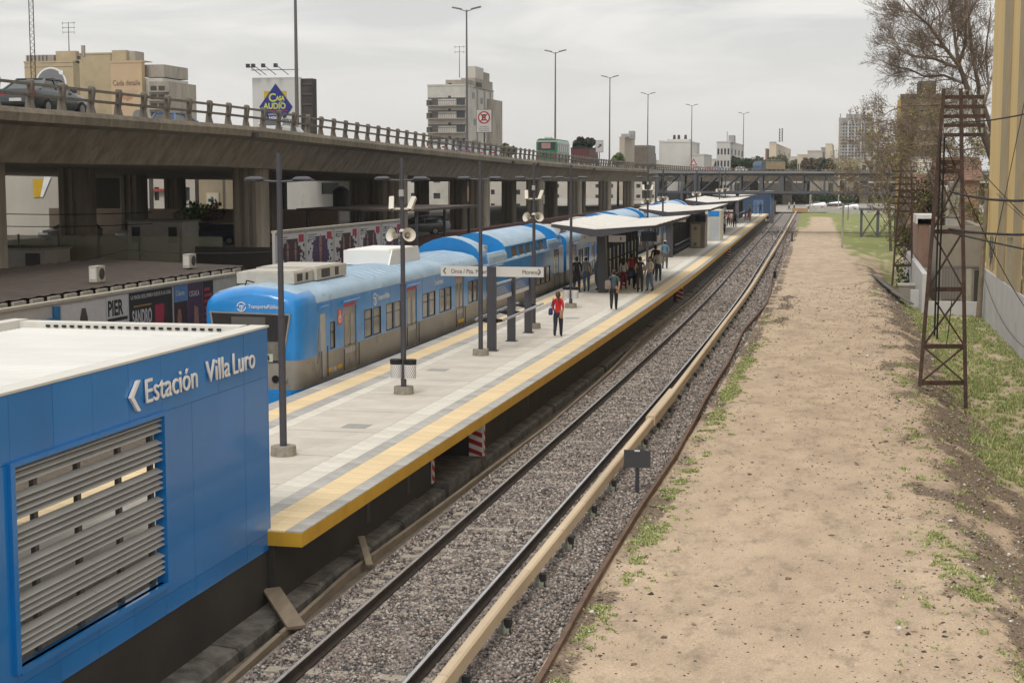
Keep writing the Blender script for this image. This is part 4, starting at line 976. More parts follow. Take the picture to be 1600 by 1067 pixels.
LP = [(-35.9, 96.6, 8.9), (-37.6, 149, 8.3), (-38.9, 202, 7.9), (-39.9, 255, 7.7), (-40.5, 308, 7.4), (-37.1, 360, 7.3), (-28.6, 409, 7.3)]
labs = ['nearest motorway lamp, beside the blue diamond billboard, its head above the photo', 'tall twin armed lamp in front of the concrete apartment block', 'tall twin armed lamp rising behind the green bus', 'twin armed motorway lamp just left of the small arrow sign',
        'twin armed motorway lamp behind the grey box truck', 'twin armed motorway lamp in front of the long white industrial building', 'farthest twin armed motorway lamp, near the flat white apartment blocks']
for (x, y, z), lb in zip(LP, labs): hlamp(x, y, z, 23.1, lb)

# ------------------------------------------------------------------ vehicles
def MC(nm, c, r=.25): return M('car_' + nm, c, r, var=.05, coat=.5)
CGL = M('car_glass', (.035, .045, .045), .08, var=.2, scale=2, spec=.7); TYRE = M('tyre', (.02, .02, .02), .85); TAIL = M('tail_lamp', (.45, .01, .02), .25); RIM = M('rim', (.3, .3, .3), .35, metal=.6)
def car(name, lab, cat, loc, rz, paint, group=None, hatch=False, L_=4.5):
    t = thing(name, lab, cat, loc, rz, group)      # nose towards +y
    k = L_ / 4.5; W = .88
    def ring(y, w, zb, zs, zt, wt): return [(w*.92, y*k, zb), (w, y*k, zb + .15), (w, y*k, zs - .12), (wt, y*k, zt), (-wt, y*k, zt), (-w, y*k, zs - .12), (-w, y*k, zb + .15), (-w*.92, y*k, zb)]
    m = MB(); m.loft([ring(-2.25, W*.88, .36, .78, .72, W*.8), ring(-2.15, W*.95, .26, .98, .98, W*.84), ring(-1.5, W, .24, 1.0, 1.02 if not hatch else 1.0, W*.9), ring(-.2, W, .24, .98, .98, W*.93), ring(.9, W, .24, .94, .95, W*.92), ring(1.8, W*.97, .26, .84, .84, W*.84), ring(2.2, W*.85, .34, .66, .68, W*.7), ring(2.27, W*.75, .4, .56, .58, W*.6)]); b = m.build('body', paint, t, smooth=True)
    ye = -1.75 if not hatch else -2.12; yr = -1.05 if not hatch else -1.75
    def gr(y, w, z): return (w, y*k, z)
    m = MB(); pr = [(ye, 1.0), (yr, 1.40), (.15, 1.44), (1.05, .96)]
    m.loft([[(s*W*.88 if z < 1.2 else s*W*.68, y*k, z) for y, z in pr] for s in (-1, 1)]); g = m.build('greenhouse', CGL, t)
    m = MB(); m.loft([[(s*W*.67, y*k, z) for y, z in ((yr - .03, 1.40), (yr + .1, 1.45), (-.4, 1.475), (.12, 1.45), (.2, 1.425))] for s in (-1, 1)], closed=False, cap=False)
    m.box(-W*.67, W*.67, yr*k, .16*k, 1.405, 1.448); 
    for s in (-1, 1):
        m.beam((s*W*.88, ye*k, 1.0), (s*W*.68, yr*k, 1.41), .09, .05); m.beam((s*W*.685, .13*k, 1.43), (s*W*.88, 1.03*k, .97), .06, .05); m.beam((s*W*.89, -.45*k, .98), (s*W*.69, -.42*k, 1.42), .05, .07)
        m.beam((s*W*.70, yr*k, 1.42), (s*W*.70, .15*k, 1.43), .07, .05)
    m.build('roof', paint, t)
    for y in (-1.35*k, 1.4*k):
        for s in (-1, 1):
            m = MB(); m.cyl((s*.70, y, .31), (s*.895, y, .31), .31, n=16); wl = m.build('wheel', TYRE, t); m = MB(); m.cyl((s*.89, y, .31), (s*.903, y, .31), .2, n=10); m.build('rim', RIM, wl)
    for s in (-1, 1):
        m = MB(); m.box(s*W*.5 if s > 0 else -W*.93, W*.93 if s > 0 else -W*.5, -2.24*k, -2.12*k, .74, .9); m.build('tail_light', TAIL, t)
        m = MB(); m.box(s*.3 if s > 0 else -.7, .7 if s > 0 else -.3, 2.15*k, 2.235*k, .58, .68); m.build('headlight', M('headlamp_glass', (.6, .6, .58), .1), t)
        m = MB(); m.bx((s*(W + .05), .75*k, 1.0), (.16, .1, .12)); m.build('mirror', paint, t)
    m = MB(); m.box(-.26, .26, -2.275*k, -2.25*k, .5, .62); m.build('number_plate', OFFW, t)
    m = MB(); m.box(-W*.85, W*.85, -2.28*k, -2.18*k, .36, .46); m.build('bumper', BLACK, t)
    return t
c0 = ov(46.5)
car('sedan_car', 'dark grey sedan driving on the motorway, seen through the railing at the far left', 'car', (-31.9, 57.0, oz(45) + .02), 0, MC('dark_grey', (.045, .052, .058)), 'cars on the motorway')
def on_ov(s, u): 
    p, t, nn = ov(s); q = p + nn * u; return (q.x, q.y, oz(s) + .02), math.atan2(t.y, t.x) - math.pi/2
spots = [(83, 5, 'white', (.5, .5, .5), 'white car behind the railing left of the lamp by the billboard'), (76, 9, 'blue', (.05, .12, .3), 'blue car behind the railing below the blue diamond billboard'), (122, 4, 'white', 0, 'white car behind the railing just left of the no parking sign'),
         (131, 4, 'purple', (.12, .08, .16), 'dark purplish car right of the no parking sign'), (143, 4, 'silver', (.35, .36, .38), 'silver car between the no parking sign and the green bus'),
         (350, 4, 'white', 0, 'white car on the far bend nearest the truck with cream sides'), (342, 8, 'silver', 0, 'silver car on the far bend behind the white car'), (331, 4, 'pink', (.4, .2, .2), 'reddish car on the far bend beside the warning triangle'), (337, 4, 'pale_blue', (.3, .38, .5), 'pale blue car on the far bend'),
         (322, 4, 'white', 0, 'white car just right of the warning triangle sign')]
for s, u, n_, c_, lb in spots:
    q, rz = on_ov(s, u + 1.0); car('car', lb, 'car', q, rz, MC(n_, c_ if c_ else (.5, .5, .5)), 'cars on the motorway', hatch=u > 4)
BGR = M('bus_green', (.02, .16, .07), .35, var=.15, coat=.3); 
def bus():
    q, rz = on_ov(176, 4.9); t = thing('city_bus', 'green city bus with pale roof on the motorway, seen from behind', 'bus', q, rz); t.scale = (1, 1, 1.1); W = 1.28; Ln = 10
    m = MB(); m.loft([[(W, y, .35), (W, y, 2.5), (W - .1, y, 2.85), (W - .4, y, 2.98), (-W + .4, y, 2.98), (-W + .1, y, 2.85), (-W, y, 2.5), (-W, y, .35)] for y in (0, Ln)]); b = m.build('body', BGR, t)
    m = MB(); m.box(-1.05, 1.05, -.03, -.002, 1.75, 2.6); rw = m.build('rear_window', CGL, t); m = MB(); m.box(-.62, .5, -.04, -.031, 1.9, 2.5); m.build('rear_sign', M('bus_sign', (.40, .24, .22), .6, var=.4, scale=6), rw)
    m = MB(); m.box(-1.25, 1.25, -.04, -.002, 2.62, 2.78); m.build('rear_panel', M('bus_pale', (.42, .46, .40), .5), t)
    for x in (-1.0, 1.0):
        m = MB(); m.box(x - .14, x + .14, -.03, -.002, .9, 1.2); m.build('tail_light', TAIL, t)
    m = MB(); m.box(-.7, .7, -.03, -.002, 1.0, 1.5); m.build('engine_cover', M('bus_dark', (.01, .06, .03), .5), t)
    for k in range(6):
        m = MB(); m.box(W + .002, W + .02, .6 + k*1.5, 1.75 + k*1.5, 1.55, 2.45); m.build('side_window', CGL, t)
        if k % 2 == 0: m = MB(); m.box(W + .021, W + .025, .9 + k*1.5, 1.2 + k*1.5, 1.6, 2.3); m.build('window_sticker', OFFW, t)
    m = MB(); m.loft([[(W - .15, y, 2.93), (W - .4, y, 3.0), (-W + .4, y, 3.0), (-W + .15, y, 2.93)] for y in (.1, Ln)]); m.box(-.4, .4, .8, 2.0, 2.99, 3.18); m.build('roof', M('bus_roof', (.40, .43, .38), .6), t)
    for y in (2.2, 7.4):
        for s in (-1, 1): m = MB(); m.cyl((s*1.0, y, .48), (s*1.3, y, .48), .48, n=14); m.build('wheel', TYRE, t)
bus()
def truck(name, lab, s, u, Ln, body, side, cabc, tarp=None, h=3.6):
    q, rz = on_ov(s, u)
    if name == 'cargo_truck': rz += math.pi
    t = thing(name, lab, 'truck', q, rz, 'trucks on the motorway'); W = 1.25
    m = MB(); m.box(-W, W, 0, Ln, 1.0, h); b = m.build('cargo_box', body, t)
    m = MB(); m.box(-W + .1, W - .1, -.03, -.002, 1.15, h - .25); m.build('rear_door', side, t)
    for k in range(int(Ln / 1.2)): m = MB(); m.box(W + .002, W + .03, .1 + k*1.2, 1.15 + k*1.2, 1.1, h - .3); m.build('side_board', body, t)
    if tarp: m = MB(); m.loft([[(W + .04, y, h - .1), (W + .03, y, h + .05), (0, y, h + .3), (-W - .03, y, h + .05), (-W - .04, y, h - .1)] for y in (0, Ln)]); m.build('tarpaulin', tarp, t)
    m = MB(); m.loft([[(x, y, z) for y, z in ((Ln + .3, .6), (Ln + .3, 2.9), (Ln + 1.6, 2.9), (Ln + 2.2, 1.9), (Ln + 2.3, .6))] for x in (-1.15, 1.15)]); cb = m.build('cab', cabc, t)
    m = MB(); m.box(1.152, 1.17, Ln + .7, Ln + 1.6, 1.8, 2.5); m.box(-1.17, -1.152, Ln + .7, Ln + 1.6, 1.8, 2.5); m.build('window', CGL, cb)
    m = MB(); m.box(-.9, .9, 0, Ln + 1.5, .7, .95); m.build('chassis', BLACK, t)
    for y in (1.2, 2.4, Ln + 1.1):
        for s_ in (-1, 1): m = MB(); m.cyl((s_*.9, y, .5), (s_*1.2, y, .5), .5, n=12); m.build('wheel', TYRE, t)
truck('red_truck', 'dark red and green loaded lorry directly ahead of the green bus', 201, 4.6, 8, M('truck_red', (.11, .035, .032), .6), M('truck_red', (0, 0, 0)), M('truck_red', (0, 0, 0)), M('tarp_dark', (.03, .05, .04), .8, var=.5, scale=3), 2.7)
truck('box_truck', 'grey box truck with a beige rear on the motorway', 247, 1.8, 7.5, M('truck_grey', (.20, .19, .17), .6, var=.2), M('truck_beige', (.17, .14, .11), .6, var=.4, scale=2), M('truck_grey', (0, 0, 0)), None, 4.1)
truck('cargo_truck', 'long dark truck with cream side boards crossing on the far bend', 372, 7, 8, M('truck_cream', (.38, .27, .15), .6, var=.3, scale=1), M('truck_cream', (0, 0, 0)), M('truck_cab_blue', (.08, .12, .18), .5), M('tarp_green', (.04, .06, .045), .8), 3.0)

# signs on the motorway
def roadsign(s, u, wd, h0, hh, name, lab, rings=True, tri=False):
    p, t_, nn = ov(s); q = p + nn * u; z = oz(s); t = thing(name, lab, 'road sign', (q.x, q.y, z))
    MB().cyl((0, .05, 0), (0, .05, h0 + hh), .06, n=6).build('post', DGREY, t)
    if tri:
        m = MB(); m.prism([(-wd/2, h0), (wd/2, h0), (0, h0 + hh)], -.03, 0); m.build('red_triangle', RED, t); m = MB(); m.prism([(-wd*.3, h0 + hh*.12), (wd*.3, h0 + hh*.12), (0, h0 + hh*.72)], -.04, -.03); m.build('white_triangle', WHT, t); return
    m = MB(); m.box(-wd/2, wd/2, -.03, 0, h0, h0 + hh); b = m.build('board', M('sign_board_white', (.50, .48, .46), .5), t)
    m = MB(); m.box(-wd/2 - .04, wd/2 + .04, -.005, .03, h0 - .04, h0 + hh + .04); m.build('frame', DGREY, t)
    if rings:
        c = (0, h0 + hh*.66); r = wd*.41
        def disc(r0, mat, y, nm): m = MB(); m.cyl((c[0], -.035 - y, c[1]), (c[0], -.03 - y + .001, c[1]), r0, n=24); m.build(nm, mat, t)
        disc(r, RED, 0, 'red_ring'); disc(r*.78, WHT, .006, 'white_disc')
        m = MB(); m.box(-r*.35, -r*.12, -.05, -.043, c[1] - r*.5, c[1] + r*.5); m.box(-r*.12, r*.3, -.05, -.043, c[1] + r*.25, c[1] + r*.5); m.box(-r*.12, r*.3, -.05, -.043, c[1] - r*.12, c[1] + r*.08); m.box(-r*.12, r*.3, -.05, -.043, c[1] - r*.5, c[1] - r*.3); m.build('letter_e', SGT, t)
        for a in (45, -45):
            T = Matrix.Translation((c[0], -.052, c[1])) @ Matrix.Rotation(R(a), 4, 'Y'); m = MB(); m.box(-r*.85, r*.85, -.004 - (a > 0) * .004, .0 - (a > 0)*.004, -r*.08, r*.08, 0, T); m.build('red_bar', RED, t)
        for i, (s1, w1) in enumerate((('PROHIBIDO', .8), ('ESTACIONAR', .86), ('Y DETENERSE', .86))):
            text('lettering', s1, .15, SGT, frameT((0, -.034, h0 + .42 - i*.17), (1, 0, 0), (0, 0, 1)), t, ext=.001, align='CENTER')
    else:
        T = Matrix.Translation((0, -.035, h0 + hh/2)) @ Matrix.Rotation(R(-45), 4, 'Y'); m = MB(); m.box(-wd*.3, wd*.3, -.004, 0, -.08, .08, 0, T); m.prism([(wd*.12, .25), (wd*.42, 0), (wd*.12, -.25)], -.004, 0, 0, T); m.build('arrow', SGT, t)
roadsign(118.5, .55, 1.3, 2.0, 1.9, 'no_parking_sign', 'white no stopping sign with crossed red ring on the motorway edge')
roadsign(192, .6, .95, 2.0, 1.5, 'arrow_sign', 'small pale sign with a black slanted arrow on the motorway', False)
roadsign(325, 7, 1.6, 1.6, 1.5, 'warning_sign', 'red and white warning triangle on the far bend', False, True)

# ================================================================== UNDER AND BESIDE THE MOTORWAY (LEFT)
WALLG = M('grey_render_wall', (.30, .275, .235), .9, scale=1.5, col2=(.2, .18, .155), spots=((.08, .07, .06), 1.5, .62, .6), bump=.15)
ROOFB = M('brown_sheet_roof', (.075, .055, .045), .8, scale=2, col2=(.05, .038, .03), spots=((.12, .10, .085), 3, .64, .5))
shop = thing('low_workshop', 'low workshop with dark brown corrugated roof beside the tracks under the motorway', 'workshop', (0, 0, 0))
m = MB(); m.box(-28.8, -24.0, 30, 58, -.4, 3.05); m.build('wall', WALLG, shop)
m = MB(); nn_ = 100
m.loft([[(-30.5, 30 + k * .28, 3.5 + (.03 if k % 3 == 0 else 0)), (-23.8, 30 + k * .28, 3.30 + (.03 if k % 3 == 0 else 0))] for k in range(101)], closed=False, cap=False)
m.loft([[(-30.5, 30 + k * .28, 3.44), (-23.8, 30 + k * .28, 3.2)] for k in range(0, 101, 20)], closed=False, cap=False); m.build('roof', ROOFB, shop)
bk = MB().bx((0, 0, 0), (.1, .66, .2)).mesh('eave_block', CONCL)
for k in range(24): link('eave_block', bk, shop, (-23.74, 33.4 + k * 1.02, 3.16))
m = MB(); m.box(-23.99, -23.9, 47.3, 47.7, 2.2, 2.6); m.build('vent', ACD, shop)
def acbox(x, y, z, lab):
    t = thing('air_conditioner', lab, 'air conditioner', (x, y, z), 0, 'air conditioning units on the workshop roof')
    m = MB(); m.box(-.14, .14, -.3, .3, 0, .52); m.build('casing', AC, t); m = MB(); m.cyl((.141, .06, .26), (.155, .06, .26), .19, n=16); m.build('fan_grille', ACD, t); m = MB(); m.box(-.11, .11, -.312, -.301, .08, .44); m.build('side_panel', OFFW, t)
acbox(-24.6, 47.0, 3.4, 'cream air conditioner on the front edge of the brown workshop roof')
acbox(-24.9, 55.0, 3.4, 'cream air conditioner on the far end of the brown workshop roof')
# hoardings with posters
HOR = M('hoarding_white', (.42, .40, .38), .8, var=.2, scale=2, spots=((.2, .18, .17), 4, .6, .6)); CAP = M('hoarding_cap', (.42, .38, .31), .8, var=.25, scale=3)
PB = M('poster_black', (.02, .018, .02), .7); PW = M('poster_white', (.5, .48, .48), .7, var=.15, scale=6); PP = M('poster_purple', (.07, .035, .085), .7, var=.3, scale=5); PR = M('poster_red', (.35, .03, .06), .7, var=.2); PSK = M('poster_skin', (.33, .17, .12), .7, var=.45, scale=6); PM = M('poster_maroon', (.055, .022, .028), .7, var=.5, scale=6); PBL = M('poster_blue', (.09, .2, .42), .7, var=.2)
def flat(par, nm, mat, y0, y1, z0, z1, e, x=-21.0):
    m = MB(); m.box(x, x + e, y0, y1, z0, z1); return m.build(nm, mat, par)
def fence_wall(Y0, Y1, ztop, lab, lo=-.4):
    t = thing('hoarding', lab, 'hoarding', (0, 0, 0)); m = MB(); m.box(-21.12, -21.0, Y0, Y1, lo, ztop - .08); m.build('board', HOR, t); m = MB(); m.box(-21.16, -20.95, Y0, Y1, ztop - .08, ztop); m.build('top_cap', CAP, t); return t
h2 = fence_wall(54.0, 70.6, 4.86, 'taller white hoarding with five torn concert posters behind the train', .5)
rr = random.Random(3)
for i, (a, c) in enumerate(((54.1, 57.1), (57.35, 60.4), (60.7, 63.7), (63.95, 67.0), (67.3, 70.3))):
    z0, z1 = 3.0, 4.70
    p = tag(MB().box(-21.0, -20.985, a, c, z0, z1).build('poster', PW), ['second concert poster from the left on the tall hoarding, right of the pillar', 'concert poster with one long pale face on purple, second in the row', 'middle concert poster with two figures on the tall hoarding', 'fourth concert poster with two figures on the tall hoarding', 'rightmost concert poster with a face on dark purple', 'leftmost torn concert poster hidden at the pillar'][i], 'poster', 'concert posters on the tall hoarding')
    w = c - a; x = -20.985
    m = MB(); N_ = 9                                   # stepped dark silhouette made of blocks
    for k in range(N_):
        zz = z0 + .18 + k * (z1 - z0 - .38) / N_; hw = (.18 + .17 * math.sin((k + .6) / N_ * math.pi)) * w * rr.uniform(.85, 1.1); cc = a + w * (.52 + rr.uniform(-.03, .03))
        m.box(x, x + .003, cc - hw, cc + hw, zz, zz + (z1 - z0 - .38) / N_ - .001)
    m.build('dark_print', PM if i in (0, 2, 3) else PP, p)
    one = i in (1, 4)
    for cx in ((.52,) if one else (.38, .66)):
        m = MB(); cc = a + w * cx; m.prism([(cc + .16*q[0] * (1.1 if one else .8), z0 + .95 + q[1]*.5 * (1.15 if one else .8)) for q in ((-.9, .2), (-.7, .85), (0, 1.1), (.7, .85), (.9, .2), (.55, -.6), (.1, -.95), (-.5, -.6))], x + .003, x + .006, axis='x'); f_ = m.build('face_print', PSK, p)
        m = MB(); m.box(x + .006, x + .008, cc - .1, cc - .03, z0 + 1.08, z0 + 1.12); m.box(x + .006, x + .008, cc + .03, cc + .1, z0 + 1.08, z0 + 1.12); m.box(x + .006, x + .008, cc - .05, cc + .05, z0 + .80, z0 + .83); m.build('face_mark', PB, f_)
        m = MB(); m.box(x + .003, x + .005, cc - .13, cc + .13, z0 + .2, z0 + .55); m.build('body_print', PSK, p)
    m = MB()
    for k in range(26):
        y = a + rr.choice([rr.uniform(.03, .18), rr.uniform(.8, .95)]) * w; z = rr.uniform(z0 + .1, z1 - .15); m.box(x, x + .002 + k * .00005, y, y + rr.uniform(.05, .25), z, z + rr.uniform(.03, .12))
    m.build('torn_patch', PB if i % 2 else PM, p)['kind'] = 'stuff'
    m = MB(); m.box(x, x + .0035, a + w*.78, a + w*.97, z1 - .36, z1 - .06); m.box(x, x + .0035, a + .04, a + .3, z0 + .2, z0 + .4); m.build('red_mark', PR, p)
    m = MB()
    for k in range(3): m.box(x, x + .0033, a + .1, a + w*.38, z1 - .14 - k*.09, z1 - .10 - k*.09)
    m.build('text_line', M('poster_grey', (.15, .15, .16), .7), p)
h1 = fence_wall(34.5, 50.2, 3.55, 'lower white hoarding with music posters left of the train front')
def poster(a, c, z0, z1, mat, lab): return tag(MB().box(-21.0, -20.985, a, c, z0, z1).build('poster', mat), lab, 'poster', 'music posters on the low hoarding')
TY = lambda y, z: frameT((-20.98, y, z), (0, 1, 0), (0, 0, 1))
p = poster(38.0, 40.55, 1.9, 3.38, PW, 'white poster with a dark sketched bearded figure'); m = MB(); m.prism([(39.25 + .36*q[0], 2.45 + .7*q[1]) for q in ((-1.1, -1), (-1, -.2), (-.6, .0), (-.62, .7), (-.3, 1.1), (.3, 1.1), (.62, .7), (.6, .0), (1, -.2), (1.1, -1))], -20.985, -20.982, axis='x'); f_ = m.build('figure_print', M('sketch_brown', (.10, .07, .07), .8, var=.7, scale=12), p)
p = poster(40.6, 41.95, 1.9, 3.42, PW, 'black and white poster reading PIER'); text('lettering', 'PIER', .62, PB, TY(40.66, 2.86), p, ext=.001, bold=.02, sx=.82); m = MB(); m.box(-20.985, -20.981, 40.65, 41.9, 2.68, 2.78); m.box(-20.985, -20.981, 40.65, 41.9, 1.95, 2.5); bb = m.build('black_band', PB, p); text('lettering', '13/9', .5, PW, TY(40.7, 2.1), p, ext=.003, bold=.02, sx=.9)
p = poster(42.05, 45.0, 1.9, 3.42, PB, 'black poster with big white lettering SANDRO'); text('lettering', 'SANDRO', .62, PW, TY(42.2, 2.45), p, ext=.002, bold=.014, sx=.52, label='large white letters'); text('lettering', 'LA MAGIA DESLUMBRA VUELVE A LA CASA', .17, PW, TY(42.12, 3.22), p, ext=.002, sx=.85)
m = MB(); m.box(-20.985, -20.982, 43.75, 44.4, 1.9, 2.95); m.build('red_curtain', PR, p); m = MB(); m.prism([(44.3, 1.9), (44.75, 1.9), (44.72, 2.5), (44.6, 3.0), (44.45, 2.95), (44.35, 2.5)], -20.984, -20.98, axis='x'); m.build('figure_print', PM, p); m = MB(); m.box(-20.985, -20.981, 42.3, 43.5, 2.98, 3.02); m.build('gold_line', M('gold_print', (.35, .2, .05), .6), p)
p = poster(45.15, 46.15, 1.9, 3.42, PM, 'small dark poster with a pale blue header'); m = MB(); m.box(-20.985, -20.982, 45.15, 46.15, 2.9, 3.42); m.build('header', PBL, p); text('lettering', 'Cianea', .24, PW, TY(45.25, 3.1), p, ext=.003); m = MB(); m.prism([(45.5 + .2*q[0], 2.4 + .3*q[1]) for q in ((-.7, -1), (-.8, 0), (-.3, .9), (.4, .9), (.8, 0), (.7, -1))], -20.985, -20.981, axis='x'); m.build('figure_print', PSK, p)
p = poster(46.2, 47.35, 1.9, 3.42, PP, 'purple poster reading CIGALA'); text('lettering', 'CIGALA', .26, PW, TY(46.27, 3.0), p, ext=.002, sx=.85); m = MB(); m.prism([(46.6, 1.9), (47, 1.9), (46.95, 2.6), (46.65, 2.7)], -20.985, -20.981, axis='x'); m.build('figure_print', PSK, p)
p = poster(47.4, 48.2, 1.9, 3.42, PB, 'narrow red and black poster with white lines'); m = MB()
for k in range(6): m.box(-20.985, -20.982, 47.45, 48.1 - (k % 2)*.2, 2.1 + k*.2, 2.2 + k*.2)
m.build('text_line', PR, p)
m = MB(); m.box(-21.02, -20.9, 36.9, 37.8, 1.2, 3.1); m.box(-21.02, -20.9, 37.55, 37.8, 3.1, 3.4); tag(m.build('blue_panel', M('old_blue', (.02, .14, .32), .7, var=.3, scale=4)), 'battered blue metal panel at the left end of the posters', 'metal panel')
m = MB(); m.box(-21.15, -21.0, 24, 36.8, -.4, 2.9); tag(m.build('graffiti_wall', M('graffiti', (.30, .28, .26), .8, scale=2.2, col2=(.12, .13, .14), spots=((.3, .05, .06), 2.5, .62, .8))), 'low scribbled wall left of the blue panel above the white roof', 'wall')

# glass screen, small annexes, rear walls
OLIV = bpy.data.materials.new('olive_glass'); OLIV.use_nodes = True; t_ = OLIV.node_tree; t_.nodes.clear()
o1 = N(t_, 'ShaderNodeOutputMaterial'); mx = N(t_, 'ShaderNodeMixShader'); tr_ = N(t_, 'ShaderNodeBsdfTransparent'); df = N(t_, 'ShaderNodeBsdfPrincipled'); df.inputs['Base Color'].default_value = (.34, .34, .23, 1); df.inputs['Roughness'].default_value = .25
mx.inputs[0].default_value = .5; t_.links.new(tr_.outputs[0], mx.inputs[1]); t_.links.new(df.outputs[0], mx.inputs[2]); t_.links.new(mx.outputs[0], o1.inputs[0])
scn = thing('glass_screen', 'olive tinted glass screen fence running across between the motorway pillars', 'fence', (0, 0, 0))
pm_ = MB().box(0, 2.3, -.012, .012, .3, 2.7).mesh('pane', OLIV); ps_ = MB().box(-.04, .04, -.04, .04, 0, 2.75).mesh('post', M('screen_post', (.20, .2, .16), .6))
for k in range(12): x = -61 + k * 2.38; link('pane', pm_, scn, (x, 76.0, 1.0)); link('post', ps_, scn, (x - .04, 76.0, 1.0))
def box_thing(name, lab, cat, x0, x1, y0, y1, z0, z1, mat, extra=None):
    t = thing(name, lab, cat, (0, 0, 0)); m = MB(); m.box(x0, x1, y0, y1, z0, z1); m.build('wall', mat, t)
    m = MB(); m.box(x0 - .1, x1 + .1, y0 - .1, y1 + .1, z1, z1 + .12); m.build('roof', CONCL, t); return t
b = box_thing('white_annexe', 'white pillar base annexe with two grey doors behind the brown roof', 'annexe', -45.5, -40.9, 72.6, 75.2, 1, 3.05, M('annexe_white', (.55, .53, .52), .8))
for x in (-44.9, -42.0): m = MB(); m.box(x, x + .8, 72.52, 72.59, 1.4, 2.9); m.build('door', M('grey_door', (.10, .095, .09), .7), b)
b = box_thing('white_shed', 'bright white shed behind the slim pole at the far left', 'shed', -52.5, -46.5, 70, 74, 1, 2.8, WHITE); m = MB(); m.box(-49.9, -49.4, 69.95, 69.99, 2.35, 2.45); m.build('plate', BLACK, b)
b = box_thing('narrow_hut', 'narrow white hut with two dark windows in front of the second pillar', 'hut', -44.9, -41.2, 90, 92.5, 1, 4.0, M('hut_white', (.62, .6, .57), .8))
for x in (-44.6, -42.1): m = MB(); m.box(x, x + .55, 89.93, 89.99, 2.7, 3.7); m.build('window', CGL, b)
tp_ = thing('slim_pole', 'slim dark pole with sagging wires at the far left under the motorway', 'pole', (-44.0, 61, 1)); MB().cyl((0, 0, 0), (0, 0, 4.9), .11, .08, 8).build('pole', DGREY, tp_); m = MB()
def wire(m, a, b_, sag, r=.012, n=14):
    a = Vector(a); b_ = Vector(b_); pr = None
    for k in range(n + 1):
        t = k / n; p = a.lerp(b_, t) - Vector((0, 0, sag * 4 * t * (1 - t)))
        if pr is not None: m.cyl(pr, p, r, n=4, cap=False)
        pr = p
for z in (4.6, 4.0): wire(m, (0, 0, z), (8, 14, z - .6), .25, .02); wire(m, (0, 0, z - .3), (-9, 2, z + .2), .2, .02)
m.build('wire', BLACK, tp_)
m = MB(); wire(m, (-33.7, 52, 3.0), (-29, 58, 3.9), .2, .02); wire(m, (-29, 58, 3.9), (-26, 76, 3.4), .3, .02); tag(m.build('loose_cable', BLACK), 'black cable sagging across the brown workshop roof', 'cable')
m = MB(); m.box(-66, -40.5, 118, 118.5, 1, 4.2); bw = tag(m.build('old_brick_wall', M('old_brick', (.42, .33, .26), .9, scale=6, col2=(.24, .19, .15), bump=.5, stretch=(1, 1, 3), spots=((.22, .19, .16), 2, .6, .6))), 'old brown brick wall overgrown at the top behind the parked cars', 'wall')
for i, (x, c_, nm, lb, y) in enumerate(((-56.5, (.5, .5, .5), 'white', 'white car parked left of the third pillar, against the brick wall', 104), (-50.4, (.5, .5, .5), 'white', 'white car parked right of the third pillar', 104), (-47.6, (.35, .36, .38), 'silver', 'silver car parked second in the row before the brick wall', 105), (-43.9, (.05, .07, .13), 'navy', 'dark blue car parked rightmost in the row before the brick wall', 101))):
    car('parked_car', lb, 'car', (x, y, 2.1), R(150 if i != 3 else 100), MC(nm, c_), 'cars parked under the motorway', True)
m = MB(); m.box(-62, -38, 98, 117.5, 1.0, 2.1); struct(m.build('parking_slope', STREET), 'raised parking area under the motorway')
for (x, y, c_, nm, lb) in ((-36.2, 128, (.30, .32, .34), 'silver', 'silver hatchback parked under the motorway left of the tall pillar pair'), (-35, 122, (.06, .07, .07), 'charcoal', 'dark car parked in front of the silver hatchback')):
    car('parked_car', lb, 'car', (x, y, 2.1), R(115), MC(nm, c_), 'cars parked under the motorway', True)
m = MB(); m.box(-40, -30.6, 117, 134, 1.0, 2.1); struct(m.build('parking_kerb', STREET), 'raised parking strip between the pillars')
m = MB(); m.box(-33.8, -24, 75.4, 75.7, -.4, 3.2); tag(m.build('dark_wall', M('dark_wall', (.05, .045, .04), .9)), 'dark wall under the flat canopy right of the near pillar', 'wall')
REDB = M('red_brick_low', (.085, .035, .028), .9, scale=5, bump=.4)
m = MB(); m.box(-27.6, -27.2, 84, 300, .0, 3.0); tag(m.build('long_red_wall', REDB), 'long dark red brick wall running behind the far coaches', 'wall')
cn = thing('flat_canopy', 'flat rusty canopy roof with a black water tank behind the tall hoarding', 'canopy'); m = MB(); m.box(-33.6, -25.5, 90, 104, 4.75, 4.9); m.build('roof', ROOFB, cn); m = MB()
for x, y in ((-33, 90.4), (-29.5, 90.4), (-26, 90.4), (-26, 97), (-26, 103.5)): m.box(x - .08, x + .08, y - .08, y + .08, 1, 4.75)
m.build('post', DGREY, cn)
wt_ = thing('water_tank', 'black round water tank standing on the flat canopy', 'water tank', (-33.2, 97.5, 4.9)); MB().cyl((0, 0, 0), (0, 0, 1.05), .58, .58, 16).cyl((0, 0, 1.05), (0, 0, 1.25), .5, .25, 16).build('tank', BLACK, wt_); MB().cyl((0, 0, 1.25), (0, 0, 1.33), .2, .2, 10).build('lid', DGREY, wt_)

